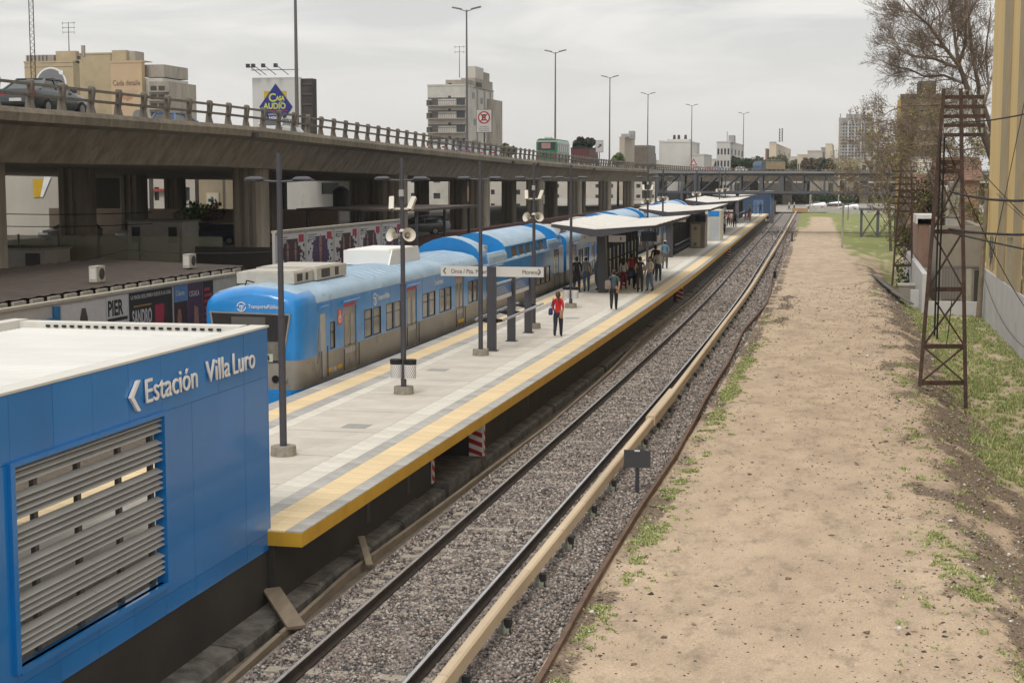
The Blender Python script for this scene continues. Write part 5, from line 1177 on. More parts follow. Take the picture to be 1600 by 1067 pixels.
# ================================================================== CITY BACKGROUND
def rayd(x, y): return FW + RT * ((x - 800) / 2400) - UP * ((y - 533.5) / 2400)
def onY(x, y, Y): d = rayd(x, y); return Vector((0, 0, HC)) + d * (Y / d.y)
def onX(x, y, X): d = rayd(x, y); return Vector((0, 0, HC)) + d * (X / d.x)
WIN = M('far_window', (.045, .05, .055), .3, var=.4, scale=3); SHUT = M('window_shutter', (.42, .40, .36), .7)
def city(name, lab, x0, x1, yt, Y, mat, xs=None, rows_=0, cols=0, zb=-1.2, cat='building', ww=.55, wh=.5, side=None, group=None, y0off=.8, srows=0, scols=0, zs=None, dep0=12):
    """block with its front on the plane Y, measured left/right/top pixels; xs = pixel where the visible right flank ends"""
    a = onY(x0, yt, Y); b = onY(x1, yt, Y); X0, X1, zt = a.x, b.x, a.z
    dep = (onX(xs, yt, X1).y - Y) if (xs and x1 < 1320) else dep0
    t = thing(name, lab, cat, (X0, Y, zb), 0, group); Wd = X1 - X0; H_ = zt - zb
    holes = []; g0 = max(0, H_ * 0 + 1.0)
    if rows_:
        fh = (H_ - y0off - (0 if zs is None else zs)) / rows_; cw = Wd / cols
        for r in range(rows_):
            for c in range(cols):
                u = (c + .5) * cw; v = (0 if zs is None else zs) + (r + .5) * fh; holes.append((u - cw*ww/2, u + cw*ww/2, v - fh*wh/2, v + fh*wh/2))
    m = MB(); wall_holes(m, (0, 0, 0), (1, 0, 0), (0, 0, 1), (0, -1, 0), Wd, H_, holes, .25)
    sh = []
    if srows:
        fh = (H_ - y0off) / srows; cw = dep / scols
        for r in range(srows):
            for c in range(scols): u = (c + .5)*cw; v = (r + .5)*fh; sh.append((u - cw*.22, u + cw*.22, v - fh*.25, v + fh*.25))
    wall_holes(m, (Wd, 0, 0), (0, 1, 0), (0, 0, 1), (1, 0, 0), dep, H_, sh, .25)
    wall_holes(m, (0, dep, 0), (0, -1, 0), (0, 0, 1), (-1, 0, 0), dep, H_, [], .25)
    m.face([(0, 0, H_), (Wd, 0, H_), (Wd, dep, H_), (0, dep, H_)]); m.face([(0, dep, 0), (Wd, dep, 0), (Wd, dep, H_), (0, dep, H_)])
    m.build('wall', mat, t)
    m = MB(); m.box(-.1, Wd + .1, -.1, .25, H_, H_ + .35); m.box(Wd - .25, Wd + .1, .25, dep, H_, H_ + .35); m.build('parapet', mat, t)
    if holes:
        h = holes[0]; w_, hh_ = h[1] - h[0], h[3] - h[2]; me = MB().box(0, w_, 0, .04, 0, hh_).mesh('window', WIN)
        for h in holes: link('window', me, t, (h[0], .2, h[2]))
    if sh:
        h = sh[0]; me = MB().box(0, .04, 0, h[1] - h[0], 0, h[3] - h[2]).mesh('window', WIN)
        for h in sh: link('window', me, t, (Wd - .24, h[0], h[2]))
    return t, Wd, H_, dep
def part(t, nm, mat, x0, x1, y0, y1, z0, z1, label=None): return MB().box(x0, x1, y0, y1, z0, z1).build(nm, mat, t, label=label)
PK = M('far_pale', (.47, .44, .39), .9, scale=.2, col2=(.38, .35, .31)); PG = M('far_grey', (.34, .335, .33), .9, scale=.2, col2=(.27, .26, .26)); PC = M('far_cream', (.58, .50, .38), .9, var=.1, scale=.2); PW2 = M('far_white', (.56, .545, .51), .9, scale=.15, col2=(.46, .44, .41)); PB2 = M('far_brick', (.22, .14, .11), .9, scale=.3)
BEIGE = M('beige_render', (.42, .335, .205), .85, scale=.35, col2=(.33, .265, .165), spots=((.14, .11, .08), .25, .62, .6)); WHB = M('pale_render', (.50, .48, .44), .85, scale=.4, col2=(.38, .36, .32), spots=((.2, .19, .17), .5, .62, .5))
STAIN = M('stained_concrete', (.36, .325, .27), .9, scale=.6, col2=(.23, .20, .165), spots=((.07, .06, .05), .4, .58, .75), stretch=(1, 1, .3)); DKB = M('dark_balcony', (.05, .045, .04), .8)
# beige building with the painted advertisement
q = 300 / 2400                                       # metres per photo pixel at this distance
t, Wd, H_, dep = city('apartment_block', 'beige block with painted grey circle and stained roof edge at far left', 38, 114, 99, 290, BEIGE, xs=124)
part(t, 'stair_tower', BEIGE, Wd * .6, Wd + .1, 1, dep - .2, H_ + .01, H_ + 19*q); part(t, 'roof_wall', STAIN, .1, Wd*.58, .5, 8, H_ + .36, H_ + 13*q)
for k in range(6): part(t, 'stain_strip', M('stain_dark', (.1, .085, .07), .9), .4 + k*.85, .7 + k*.85, .46, .49, H_ + .36, H_ + 12*q)
cx, cz = Wd*.54, H_ - 35*q
for rad, mt, off, nm in ((28*q, LW, .06, 'white_ring'), (25*q, M('mural_grey', (.17, .17, .18), .8), .12, 'grey_circle')): m = MB(); m.cyl((cx, -off, cz), (cx, -off + .05, cz), rad, n=40); m.build(nm, mt, t)
m = MB(); m.cyl((cx + 19*q, -.2, cz + 19*q), (cx + 19*q, -.15, cz + 19*q), 4*q, n=14); m.build('small_circle', LW, t)
part(t, 'chimney', STAIN, Wd + .3, Wd + .3 + 5*q, 3, 3 + 5*q, H_ + 10*q, H_ + 29*q)
part(t, 'vent_window', WIN, Wd + .102, Wd + .15, 1.6, 3.0, H_ + 6*q, H_ + 11*q); part(t, 'mural_frame', M('mural_line', (.2, .16, .1), .9), .0, Wd, -.05, -.001, H_ - .9, H_ - .8)
t2, Wd, H_, dep = city('apartment_block', 'plain beige slab block right of the grey circle mural', 114.5, 172, 86, 312, BEIGE, xs=176)
for k, (u, v) in enumerate(((.3, .8), (.6, .62), (.25, .5))): part(t2, 'render_patch', M('beige_patch', (.36, .29, .19), .9), Wd*u, Wd*u + 2.2, -.03, -.001, H_*v, H_*v + 1.2)
t3, Wd, H_, dep = city('apartment_block', 'beige block with faded painted words CADA DETALLE and stepped balconies', 172.5, 221, 99, 290, M('beige_mural', (.44, .33, .21), .85, scale=.12, col2=(.42, .28, .19), spots=((.44, .35, .17), .09, .5, .6)), xs=226)
part(t3, 'stair_tower', BEIGE, -.1, 24*q, 1, 6, H_ + .36, H_ + 21*q); part(t3, 'roof_tank', STAIN, 24*q + .01, 36*q, 2, 6, H_ + .36, H_ + 20*q); part(t3, 'parapet_step', BEIGE, 24*q, Wd, .3, 5, H_ + .36, H_ + 4*q)
for k, (x0_, x1_, y0_, mt) in enumerate(((49, 84, 2, STAIN), (49, 84, 24, WHB), (63, 98, 30, STAIN))):
    part(t3, 'rear_wing', mt, x0_*q, x1_*q, 2.5 - k*.8, 14, 0 if k else H_ - 22*q, H_ - y0_*q)
for r_ in range(4):
    for c_ in range(2): part(t3, 'balcony_opening', DKB, (66 + c_*14)*q, (76 + c_*14)*q, .75, .89, H_ - (44 + r_*14)*q, H_ - (37 + r_*14)*q)
    part(t3, 'balcony_slab', STAIN, 62*q, 99*q, .2, .74, H_ - (47 + r_*14)*q, H_ - (45 + r_*14)*q)
text('mural_lettering', 'Cada detalle', 12.5*q, M('mural_brown', (.20, .125, .085), .9), frameT((3*q, -.05, H_ - 36*q), (1, 0, 0), (0, 0, 1)), t3, ext=.02, sx=.78)
text('mural_lettering', 'hace tu hogar', 9*q, M('mural_pale', (.54, .44, .33), .9), frameT((6*q, -.05, H_ - 47*q), (1, 0, 0), (0, 0, 1)), t3, ext=.02, sx=.8)
text('mural_lettering', 'tu lugar', 12*q, M('mural_orange', (.42, .20, .12), .9), frameT((9*q, -.05, H_ - 58*q), (1, 0, 0), (0, 0, 1)), t3, ext=.02, sx=.8)
m = MB(); m.cyl((46*q, -.06, H_ - 84*q), (46*q, -.03, H_ - 84*q), 9*q, n=20); m.build('grey_circle', M('mural_grey', (0, 0, 0)), t3)
def antenna(loc, h, lab, cat='antenna', arms=3, r=.06, wide=.9, name='antenna'):
    t = thing(name, lab, cat, loc); MB().cyl((0, 0, 0), (0, 0, h), r, r*.6, 6).build('mast', DGREY, t)
    for k in range(arms):
        z = h * (.97 - .16 * k); m = MB(); m.cyl((-wide * (1 - .1*k), 0, z), (wide * (1 - .1*k), 0, z), r*.5, n=5)
        for s in (-1, 1): m.cyl((s*wide*.8, 0, z - .4), (s*wide*.8, 0, z + .3), r*.4, n=5)
        m.build('arm', DGREY, t)
antenna(onY(108, 80, 296), 47*q, 'rooftop antenna with three cross arms on the beige block', r=.1, wide=1.6)
a_ = onY(52, 84, 150); tm = thing('lattice_mast', 'tall thin lattice radio mast rising at the far left', 'mast', (a_.x, 150, 0)); m = MB(); hh = 32
for i, (x, y) in enumerate(((-.25, -.15), (.25, -.15), (0, .28))): m.cyl((x, y, 0), (x, y, hh), .05, n=5)
m.build('leg', RUST, tm); m = MB()
for k in range(40): z = 6 + k*.65; m.cyl((-.25, -.15, z), (.25, -.15, z + .33), .025, n=4); m.cyl((.25, -.15, z + .33), (-.25, -.15, z + .65), .025, n=4)
m.build('bracing', RUST, tm)
# billboard
bb0 = onY(394, 122, 118); bb1 = onY(469, 122, 118); bw_ = bb1.x - bb0.x; bz1 = bb0.z; bz0 = bz1 - 6.5
t = thing('billboard', 'white billboard with a blue diamond reading CASA DEL AUDIO beyond the motorway', 'billboard', (bb0.x, 118, 0)); part(t, 'board', M('billboard_white', (.56, .55, .53), .6, var=.05), 0, bw_, 0, .3, bz0, bz1)
cx = bw_ * .49; cz = bz1 - 2.45 * .95; q = 1.34
m = MB(); m.box(cx - 1.0, cx + .9, -.03, -.01, cz - 2.5, cz + 1.25); m.build('yellow_square', M('bb_yellow', (.55, .38, .02), .6), t)
m = MB(); m.prism([(cx - 1.42, cz), (cx, cz - 1.95), (cx + 1.42, cz), (cx, cz + 1.85)], -.05, -.031); m.build('blue_diamond', M('bb_blue', (.02, .03, .20), .5), t)
BBY = M('bb_letter', (.55, .58, .12), .6)
for s_, x, z, sz, k_ in (('C', -.62, .42, .92, 1), ('ASA', .02, .50, .5, .8), ('AUDIO', -1.05, -.16, .66, .9)): text('lettering', s_, sz, BBY, frameT((cx + x, -.055, cz + z), (1, 0, 0), (0, 0, 1)), t, ext=.004, bold=.02, sx=k_)
text('lettering', 'del', .3, BBY, frameT((cx + .3, -.055, cz + .27), (1, 0, 0), (0, 0, 1)), t, ext=.004)
text('lettering', 'ARTICULOS DEL', .2, LW, frameT((cx, -.055, cz - .68), (1, 0, 0), (0, 0, 1)), t, ext=.004, align='CENTER', sx=.9); text('lettering', 'HOGAR', .34, LW, frameT((cx, -.055, cz - 1.02), (1, 0, 0), (0, 0, 1)), t, ext=.004, align='CENTER', bold=.015)
part(t, 'red_line', RED, cx - .95, cx + 1.0, -.056, -.051, cz - .34, cz - .29)
m = MB(); m.box(.1, bw_ + .05, -.5, -.42, bz1 + .55, bz1 + .6); m.build('catwalk_rail', DGREY, t)
for k, x in enumerate((0, .45, 1.3, 2.35)):
    m = MB(); m.cyl((x + .8, -.1, bz1 + .2), (x, -.8, bz1 + .95), .03, n=5); m.bx((x, -.85, bz1 + .9), (.25, .3, .3)); m.build('spotlight', DGREY, t)
part(t, 'side_frame', M('dark_slats', (.07, .06, .055), .8, var=.5, scale=1), bw_ + .02, bw_ + .95, .2, 1.2, bz0, bz1 - .1); part(t, 'support', DGREY, bw_*.4, bw_*.6, .35, 1, 0, bz0)
for k in range(8): part(t, 'slat', M('dark_slat_edge', (.11, .10, .09), .8), bw_ + .02, bw_ + .97, .15, .19, bz1 - .6 - k*.8, bz1 - .5 - k*.8)
# concrete apartment block with balconies
q = 345 / 2400
t, Wd, H_, dep = city('apartment_block', 'stained concrete apartment block with balconies behind the no stopping sign', 668, 729, 135, 340, WHB, xs=771)
for yb in (165, 185, 207, 228):
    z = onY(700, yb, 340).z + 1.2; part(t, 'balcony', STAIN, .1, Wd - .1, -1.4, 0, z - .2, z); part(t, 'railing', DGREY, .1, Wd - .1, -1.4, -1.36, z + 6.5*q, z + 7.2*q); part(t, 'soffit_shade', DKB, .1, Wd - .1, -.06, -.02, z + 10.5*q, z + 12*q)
    for k in range(18): part(t, 'baluster', DGREY, .15 + k*(Wd - .3)/17, .21 + k*(Wd - .3)/17, -1.39, -1.36, z, z + 6.5*q)
    part(t, 'balcony_door', WIN, Wd*.74, Wd*.96, -.05, -.01, z, z + 12*q); part(t, 'balcony_door', M('door_brown', (.12, .10, .09), .8), Wd*.1, Wd*.27, -.05, -.01, z, z + 10*q); part(t, 'window', WIN, Wd*.53, Wd*.6, -.05, -.01, z + 12*q, z + 15*q); part(t, 'side_screen', M('screen_green', (.08, .09, .07), .8), .1, Wd*.1, -1.38, -.1, z, z + 8*q)
part(t, 'penthouse', STAIN, Wd*.42, Wd + .02, 1.5, dep*.45, H_, H_ + 10*q); part(t, 'stair_core', STAIN, Wd - 3, Wd + .3, dep*.25, dep*.92, H_, H_ + 15*q); part(t, 'water_tank', PK, Wd*.76, Wd + .1, dep*.3, dep*.6, H_ + 15*q, H_ + 34*q); part(t, 'tank_tower', STAIN, Wd*.8, Wd + .28, dep*.6, dep*.8, H_ + 15*q, H_ + 28*q)
part(t, 'penthouse_window', WIN, Wd*.5, Wd*.58, 1.44, 1.49, H_ + 3*q, H_ + 5*q); part(t, 'dark_recess', DKB, Wd + .31, Wd + .36, dep*.28, dep*.5, H_ + 2*q, H_ + 9*q); part(t, 'flank_lower', STAIN, Wd + .01, Wd + 1.0, dep*.75, dep*1.2, 0, H_ - 14*q)
for k, (u, v) in enumerate(((.2, .93), (.5, .9), (.8, .86), (.25, .72), (.65, .7), (.3, .55), (.8, .52), (.5, .4))): part(t, 'flank_window', WIN, Wd + .001, Wd + .06, dep*u, dep*u + 2.2, H_*v - .6, H_*v + .8)
for k, (u, v0_) in enumerate(((.35, .5), (.62, .6), (.85, .45))): part(t, 'rain_streak', M('stain_pale', (.26, .24, .21), .9), Wd + .001, Wd + .03, dep*u, dep*u + 1.6, H_*v0_, H_ - .4)
antenna((onY(718, 122, 345).x, 345, onY(718, 122, 345).z), 50*q, 'thin aerial with short cross arms on the concrete apartment block', arms=2, r=.09, wide=1.3)
# skyline, left to right
def grp(*a, **k): return city(*a, **k)
t, Wd, H_, dep = grp('tower_block', 'plain beige tower block with a grey lift house left of the box truck', 968, 976, 216, 430, M('far_beige2', (.40, .35, .28), .9), xs=992); part(t, 'lift_house', PG, .3, Wd + 1.5, 1, 6, H_ + .3, H_ + 1.2); part(t, 'tank_room', PG, Wd, Wd + 1.2, 8, 13, H_, H_ + 2.2)
t, Wd, H_, dep = grp('industrial_building', 'long white windowless industrial building with roof tanks', 1034, 1078, 223, 400, PW2, xs=1093); part(t, 'roof_block', PW2, Wd*.15, Wd*.95, 2, 8, H_, H_ + .9)
for k, x in enumerate((.4, .56, .8)): m = MB(); m.cyl((Wd*x, 3, H_ + .9), (Wd*x, 3, H_ + 2.0), .4, .3, 10); m.build('roof_tank', DKB, t)
t, Wd, H_, dep = grp('industrial_building', 'low white annexe at the right end of the industrial building', 1078, 1100, 243, 396, PW2, xs=1112); t, Wd, H_, dep = grp('house', 'small pale house stub at the left end of the industrial building', 1030, 1036, 222, 402, PW2, xs=1038)
t, Wd, H_, dep = grp('apartment_block', 'white apartment block with dark window grid and rooftop mast', 1120, 1141, 223, 420, PW2, xs=1162, rows_=5, cols=4, srows=5, scols=4); part(t, 'lift_house', PG, Wd*.8, Wd + .8, 3, 8, H_, H_ + 2.0); m = MB(); m.cyl((Wd*.7, 3, H_), (Wd*.7, 3, H_ + 3), .08, n=5); m.build('mast', DGREY, t)
t, Wd, H_, dep = grp('apartment_block', 'pink beige block with a column of dark balconies and a lattice mast on top', 1202, 1213, 226, 520, PC, xs=1236, srows=6, scols=3); part(t, 'roof_shed', PG, 0, Wd*.9, 1, 5, H_, H_ + .9)
a_ = onY(1220, 222, 525); tm = thing('lattice_mast', 'short lattice mast on the pink beige block', 'mast', (a_.x, 525, a_.z)); m = MB()
for x in (-.5, .5): m.cyl((x, 0, 0), (x, 0, 4.5), .13, n=4)
for k in range(5): m.cyl((-.5, 0, k*.9), (.5, 0, k*.9 + .9), .09, n=4)
m.build('frame', RUST, tm)
grp('tower_block', 'slim brown chimney like tower left of the pink beige block', 1196, 1199, 234, 560, PB2, xs=1202)
t, Wd, H_, dep = grp('tower_block', 'tall white and grey residential tower with many window columns behind the tree', 1311, 1366, 186, 540, PG, xs=1367, rows_=17, cols=11, y0off=1.5, ww=.6, wh=.42, zs=8); part(t, 'white_edge', WHITE, -1.2, .01, -.3, 8, 0, H_ - 1.5); part(t, 'roof_house', PG, Wd*.2, Wd*.75, 1, 8, H_ + .3, H_ + 1.6)
for c in (.27, .46, .64, .83): part(t, 'white_rib', M('rib_white', (.5, .5, .49), .8), Wd*c - .25, Wd*c + .25, -.4, -.001, 5, H_ - .6)
t, Wd, H_, dep = grp('apartment_block', 'brown banded apartment block half hidden behind the bare tree', 1408, 1470, 152, 190, M('brown_block', (.145, .115, .085), .9, scale=.4), xs=1474, rows_=7, cols=5, ww=.7, wh=.35); part(t, 'roof_house', M('brown_block', (0, 0, 0)), Wd*.45, Wd*.9, 2, 7, H_, H_ + 2.0); part(t, 'yellow_edge', M('ochre_edge', (.42, .30, .10), .8), -.35, .0, -.2, 2, 0, H_ - .3)
for k in range(6): part(t, 'pale_band', M('pale_band', (.30, .26, .21), .9), .1, Wd, -.25, -.001, H_ - 2.2 - k*1.75, H_ - 1.75 - k*1.75)
LOWS = [(1262, 1284, 237, 475, PK, 1288), (1246, 1262, 243, 480, PC, 1264), (1283, 1300, 232, 520, PG, 1304), (1290, 1300, 226, 500, PC, 1303), (1174, 1190, 247, 560, PK, 1193), (1236, 1248, 246, 600, PW2, 1252), (1140, 1172, 252, 640, PK, 1176), (1100, 1122, 250, 500, PK, 1126),
        (1255, 1275, 248, 480, PB2, 1280), (1298, 1345, 250, 500, M('far_khaki', (.36, .33, .2), .9), 1350), (1345, 1400, 246, 490, PK, 1404), (1190, 1215, 250, 700, PC, 1218), (1000, 1030, 252, 520, PK, 1034)]
LL = ['low grey brown house row right of the cargo truck', 'cream roofline piece behind the low houses', 'grey block with dark roof left of the tall tower', 'cream water tower like block just left of the tall tower', 'pale low block right of the warning triangle', 'white low block right of the pink beige block', 'long pale low block behind the green trees', 'low block right of the white industrial annexe', 'small brick house behind the motorway bend', 'wide khaki wall below the tall residential tower', 'pale block behind the brown twigs', 'far cream block left of the cargo truck', 'far pale block behind the box truck']
for (a, b, y, Y, mt, xs), lb in zip(LOWS, LL): city('house', lb, a, b, y, Y, mt, xs=xs, rows_=2 if b - a > 14 else 0, cols=5, zb=-1.2, group='low city buildings along the horizon')
# seen under the motorway at the left
t, Wd, H_, dep = city('warehouse', 'large grey rendered wall seen under the motorway at the far left', 6, 118, 240, 125, M('grey_big_wall', (.40, .375, .33), .9, scale=.5, col2=(.34, .32, .285), spots=((.15, .13, .11), .35, .62, .6), stretch=(1, 1, .5)))
m = MB(); a = onY(51, 280, 124.9); bq = [(51, 280), (67, 280), (70, 292), (63, 308), (52, 309)]; m.prism([(onY(x, y, 124.9).x - onY(6, 240, 125).x, onY(x, y, 124.9).z + 1.2) for x, y in bq], -.08, -.01); m.build('yellow_sign', M('sign_yellow', (.50, .32, .02), .7), t)
m = MB(); bq = [(69, 276), (80, 276), (67, 308), (63, 308)]; m.prism([(onY(x, y, 124.9).x - onY(6, 240, 125).x, onY(x, y, 124.9).z + 1.2) for x, y in bq], -.1, -.085); m.build('white_stripe', LW, t)
LTS = [(118, 160, 262, 137, WHB, 'white house with one window seen between the first two motorway pillars', 3, 3), (160, 232, 255, 145, M('white_gable', (.5, .49, .46), .9), 'white gabled house seen between the second and third pillars', 2, 2), (232, 304, 262, 156, PK, 'pale peach house with a red roof line behind the brick wall', 2, 3), (304, 384, 262, 168, M('stained_beige', (.30, .25, .17), .9, scale=.5, col2=(.21, .175, .125), spots=((.09, .075, .055), .5, .6, .7), stretch=(1, 1, .4)), 'stained beige house with one white shuttered window', 0, 0), (384, 560, 260, 195, M('grey_white_wall', (.43, .42, .39), .9, scale=.4, col2=(.33, .32, .3), spots=((.15, .14, .12), .4, .62, .5), stretch=(1, 1, .3)), 'grey white building behind the water tank', 2, 2), (560, 700, 262, 275, WHB, 'white streaked building seen between the middle pillars', 3, 4), (700, 760, 262, 300, PB2, 'brick red building seen between the middle pillars', 2, 3), (760, 860, 262, 330, PK, 'pale building glimpsed behind the later pillars', 3, 5), (860, 1030, 262, 480, PK, 'pale far building glimpsed behind the last pillars', 3, 8)]
for x0, x1, y, Y, mt, lb, r_, c_ in LTS:
    t, Wd, H_, dep = city('house', lb, x0, x1, y, Y, mt, rows_=r_, cols=c_, ww=.3, wh=.35, dep0=1.0)
    if 'shuttered' in lb:
        a = onY(324, 303, Y); b = onY(341, 320, Y); x = a.x - onY(x0, y, Y).x; x2 = b.x - onY(x0, y, Y).x; w0 = part(t, 'window_frame', BEIGE, x - .15, x2 + .15, -.12, -.01, b.z + 1.1, a.z + 1.35); part(t, 'shutter', SHUT, x, x2, -.14, -.121, b.z + 1.2, a.z + 1.2); part(t, 'drain_stain', M('stain_dark', (.1, .085, .07), .9), x2 + .6, x2 + .9, -.03, -.01, 3, H_ - 1)
    if 'peach' in lb: part(t, 'red_roof', M('roof_red', (.30, .06, .05), .8), -.2, Wd*.6, -.5, 3, H_ - 2.6, H_ - 2.3)

# far trees
LEAFM = {}
def foliage(name, blobs, n, size, cols, par, seed, stretchz=1.0):
    rs = np.random.RandomState(seed); B = np.array(blobs, float); wts = (B[:, 3] ** 2); wts /= wts.sum()
    idx = rs.choice(len(B), n, p=wts); d = rs.normal(size=(n, 3)); d /= np.linalg.norm(d, axis=1)[:, None]; rad = rs.uniform(.35, 1.0, n) ** .45
    P = B[idx, :3] + d * (B[idx, 3] * rad)[:, None] * np.array([1, 1, stretchz])
    nrm = rs.normal(size=(n, 3)); nrm /= np.linalg.norm(nrm, axis=1)[:, None]; a = np.cross(nrm, rs.normal(size=(n, 3))); a /= np.linalg.norm(a, axis=1)[:, None]; b = np.cross(nrm, a)
    sz = size * rs.uniform(.5, 1.3, n)[:, None]; a *= sz; b *= sz * .6
    V = np.stack([P - a, P - b * .9, P + a, P + b], 1).reshape(-1, 3); F = np.arange(n * 4).reshape(-1, 4)
    me = bpy.data.meshes.new(name); me.vertices.add(len(V)); me.vertices.foreach_set('co', V.ravel()); me.loops.add(n * 4); me.loops.foreach_set('vertex_index', F.ravel().astype(np.int32)); me.polygons.add(n)
    me.polygons.foreach_set('loop_start', np.arange(n, dtype=np.int32) * 4); me.polygons.foreach_set('loop_total', np.full(n, 4, dtype=np.int32)); me.update(calc_edges=True)
    cc = np.array(cols)[rs.randint(0, len(cols), n)] * rs.uniform(.65, 1.35, (n, 1)); cc = np.concatenate([cc, np.ones((n, 1))], 1)
    at_ = me.color_attributes.new('tone', 'FLOAT_COLOR', 'POINT'); at_.data.foreach_set('color', np.repeat(cc, 4, 0).ravel()); me.materials.append(STONE)
    return link(name, me, par)
BARK = M('bark', (.12, .095, .075), .9, scale=4, col2=(.07, .055, .042), bump=.5)
def ftree(px_, yb, yt, D, wpx, lab, cols, seed, n=1500, cat='tree', zb=0.):
    b = at(px_, yb, D); h = (yb - yt) * D / 2400; w_ = wpx * D / 2400 / 2; g = zb; top = at(px_, yt, D).z
    t = thing('leafy_tree', lab, cat, (b.x, b.y, g), 0, 'green trees along the horizon'); rs = random.Random(seed); MB().cyl((0, 0, 0), (0, 0, top - h * .4 - g), .3, .15, 6).build('trunk', BARK, t)
    bl = [(rs.uniform(-.6, .6)*w_, rs.uniform(-.5, .5)*w_, top - g - h*rs.uniform(.3, .75), w_*rs.uniform(.3, .55)) for _ in range(9)]
    foliage('crown', bl, n, .38 * D / 350, cols, t, seed)
GC = [(.035, .06, .02), (.05, .085, .025), (.03, .045, .018)]; GY = [(.10, .105, .04), (.08, .085, .03), (.13, .12, .06)]; BR = [(.10, .07, .045), (.13, .095, .06), (.08, .07, .04)]
for a in ((1150, 268, 241, 420, 30, 'dark green tree left of the last twin lamp', GC, 1), (1172, 268, 243, 400, 40, 'wide dark green tree right of the last twin lamp', GC, 2), (966, 258, 240, 330, 26, 'light green tree beside the small arrow sign', [(.11, .16, .04), (.08, .12, .03)], 3), (795, 245, 222, 250, 26, 'yellowish bare tree top left of the green bus', GY, 4), (1218, 266, 244, 460, 34, 'olive tree in front of the pink beige block', GY, 5),
          (1272, 268, 248, 400, 40, 'brownish thin tree right of the cargo truck', BR, 6), (1295, 268, 246, 390, 26, 'dark green tree left of the khaki wall', GC, 7), (1130, 268, 247, 440, 24, 'brown tree behind the warning triangle', BR, 8), (1245, 268, 250, 500, 26, 'olive tree above the cargo truck', GY, 9)):
    ftree(*a)
for i, (x, y, D, w_, c_, lb) in enumerate(((1300, 318, 360, 60, GC, 'dark hedge below the footbridge'), (1240, 316, 380, 50, GY, 'olive bushes below the motorway bend'))):
    b = at(x, y, D); t = thing('hedge', lab := lb, 'hedge', (b.x, b.y, 0)); ww_ = w_*D/2400/2
    foliage('foliage', [(random.uniform(-ww_, ww_), random.uniform(-2, 2), random.uniform(.8, 2), 1.3) for _ in range(14)], 2200, .35, c_, t, 60 + i); MB().cyl((0, 0, 0), (0, 0, 1), .1, n=5).build('stem', BARK, t)
q_, rz_ = on_ov(201, 4.6); tt = thing('load_of_branches', 'dark green heap of branches loaded on the dark red lorry', 'load', (q_[0], q_[1], q_[2] + 2.9), rz_); rs_ = random.Random(4)
foliage('branches', [(rs_.uniform(-.9, .9), rs_.uniform(.3, 7.5), rs_.uniform(0, .9), .55) for _ in range(20)], 2600, .22, [(.02, .045, .03), (.04, .07, .045), (.05, .04, .03)], tt, 33)
for i, (x, y) in enumerate(((290, 333), (316, 328), (330, 336))):
    b = onY(x, y, 117.9); t = thing('wall_shrub', ['dark green shrub on top of the old brick wall', 'bright green shrub growing from the top of the old brick wall', 'hanging brown creeper on the old brick wall'][i], 'shrub', (b.x, 117.9, b.z)); foliage('foliage', [(random.uniform(-1, 1), random.uniform(-.5, 0), random.uniform(-.5, .5), .6) for _ in range(6)], 350, .16, [[(.09, .16, .05)], [(.24, .42, .08), (.18, .3, .06)], [(.2, .15, .1)]][i], t, 70 + i); MB().cyl((0, .2, -1), (0, 0, .3), .05, n=5).build('stem', BARK, t)

# ================================================================== FOOTBRIDGE AND FAR CROSSING
FBS = M('footbridge_steel', (.095, .10, .115), .5, var=.12, scale=1); FBR = M('footbridge_roof', (.22, .22, .215), .5, var=.15, scale=1)
fb = thing('footbridge', 'grey steel truss footbridge with flat roof crossing above the line', 'footbridge', (0, 0, 0)); YF = 190
xa, xb = -23.6, 9.0; zb_, zt_ = 4.85, 7.15
m = MB(); m.box(xa - 1.2, xb + 1, YF - .4, YF + 3.6, zt_ + .05, zt_ + .3); m.build('roof', FBR, fb)
m = MB(); m.box(xa, xb, YF, YF + 3.2, zb_ - .2, zb_); m.build('deck', FBS, fb)
for y, nm in ((YF, 'chord'), (YF + 3.1, 'chord')):
    for z in (zb_ + .05, zt_ - .1): m = MB(); m.box(xa, xb, y - .1, y + .1, z - .14, z + .14); m.build(nm, FBS, fb)
    n = 13; st = (xb - xa) / n; mid = 6
    for k in range(n + 1):
        x = xa + k * st; w_ = .22 if k in (5, 6) else .09; m = MB(); m.box(x - w_, x + w_, y - .08, y + .08, zb_, zt_); m.build('vertical', FBS, fb)
        if k < n:
            up_ = k < mid; m = MB(); m.beam((x, y, zb_ if up_ else zt_), (x + st, y, zt_ if up_ else zb_), .14, .14); m.build('diagonal', FBS, fb)
for x, y0 in ((-9.9 + .2, 1.3), (-13.95, 1.3)):
    m = MB(); m.box(x - .2, x + .2, YF + .4, YF + .8, y0 - .2, zb_); m.build('leg', FBS, fb)
st_ = thing('stair_tower', 'dark steel stair tower at the left end of the footbridge', 'stair tower', (0, 0, 0)); m = MB(); m.box(-23.4, -20.6, YF - 2, YF + 2.5, 0, 4.6); m.build('enclosure', M('tower_dark', (.035, .04, .05), .5), st_)
for x in (-23.5, -20.5, -18.9):
    for y in (YF - 2.1, YF + 2.6): m = MB(); m.box(x - .12, x + .12, y - .12, y + .12, -.3, 7.1); m.build('post', FBS, st_)
m = MB(); m.beam((-18.9, YF - 2, 4.7), (-16, YF - 2, .5), .1, .5); m.build('stringer', FBS, st_)
st2 = thing('bridge_support', 'dark grey steel support frame with crossed braces among the trees at right', 'bridge support', (0, 0, 0))
xc = [onY(1346, 340, 184).x, onY(1372, 340, 184).x, onY(1400, 340, 184).x]
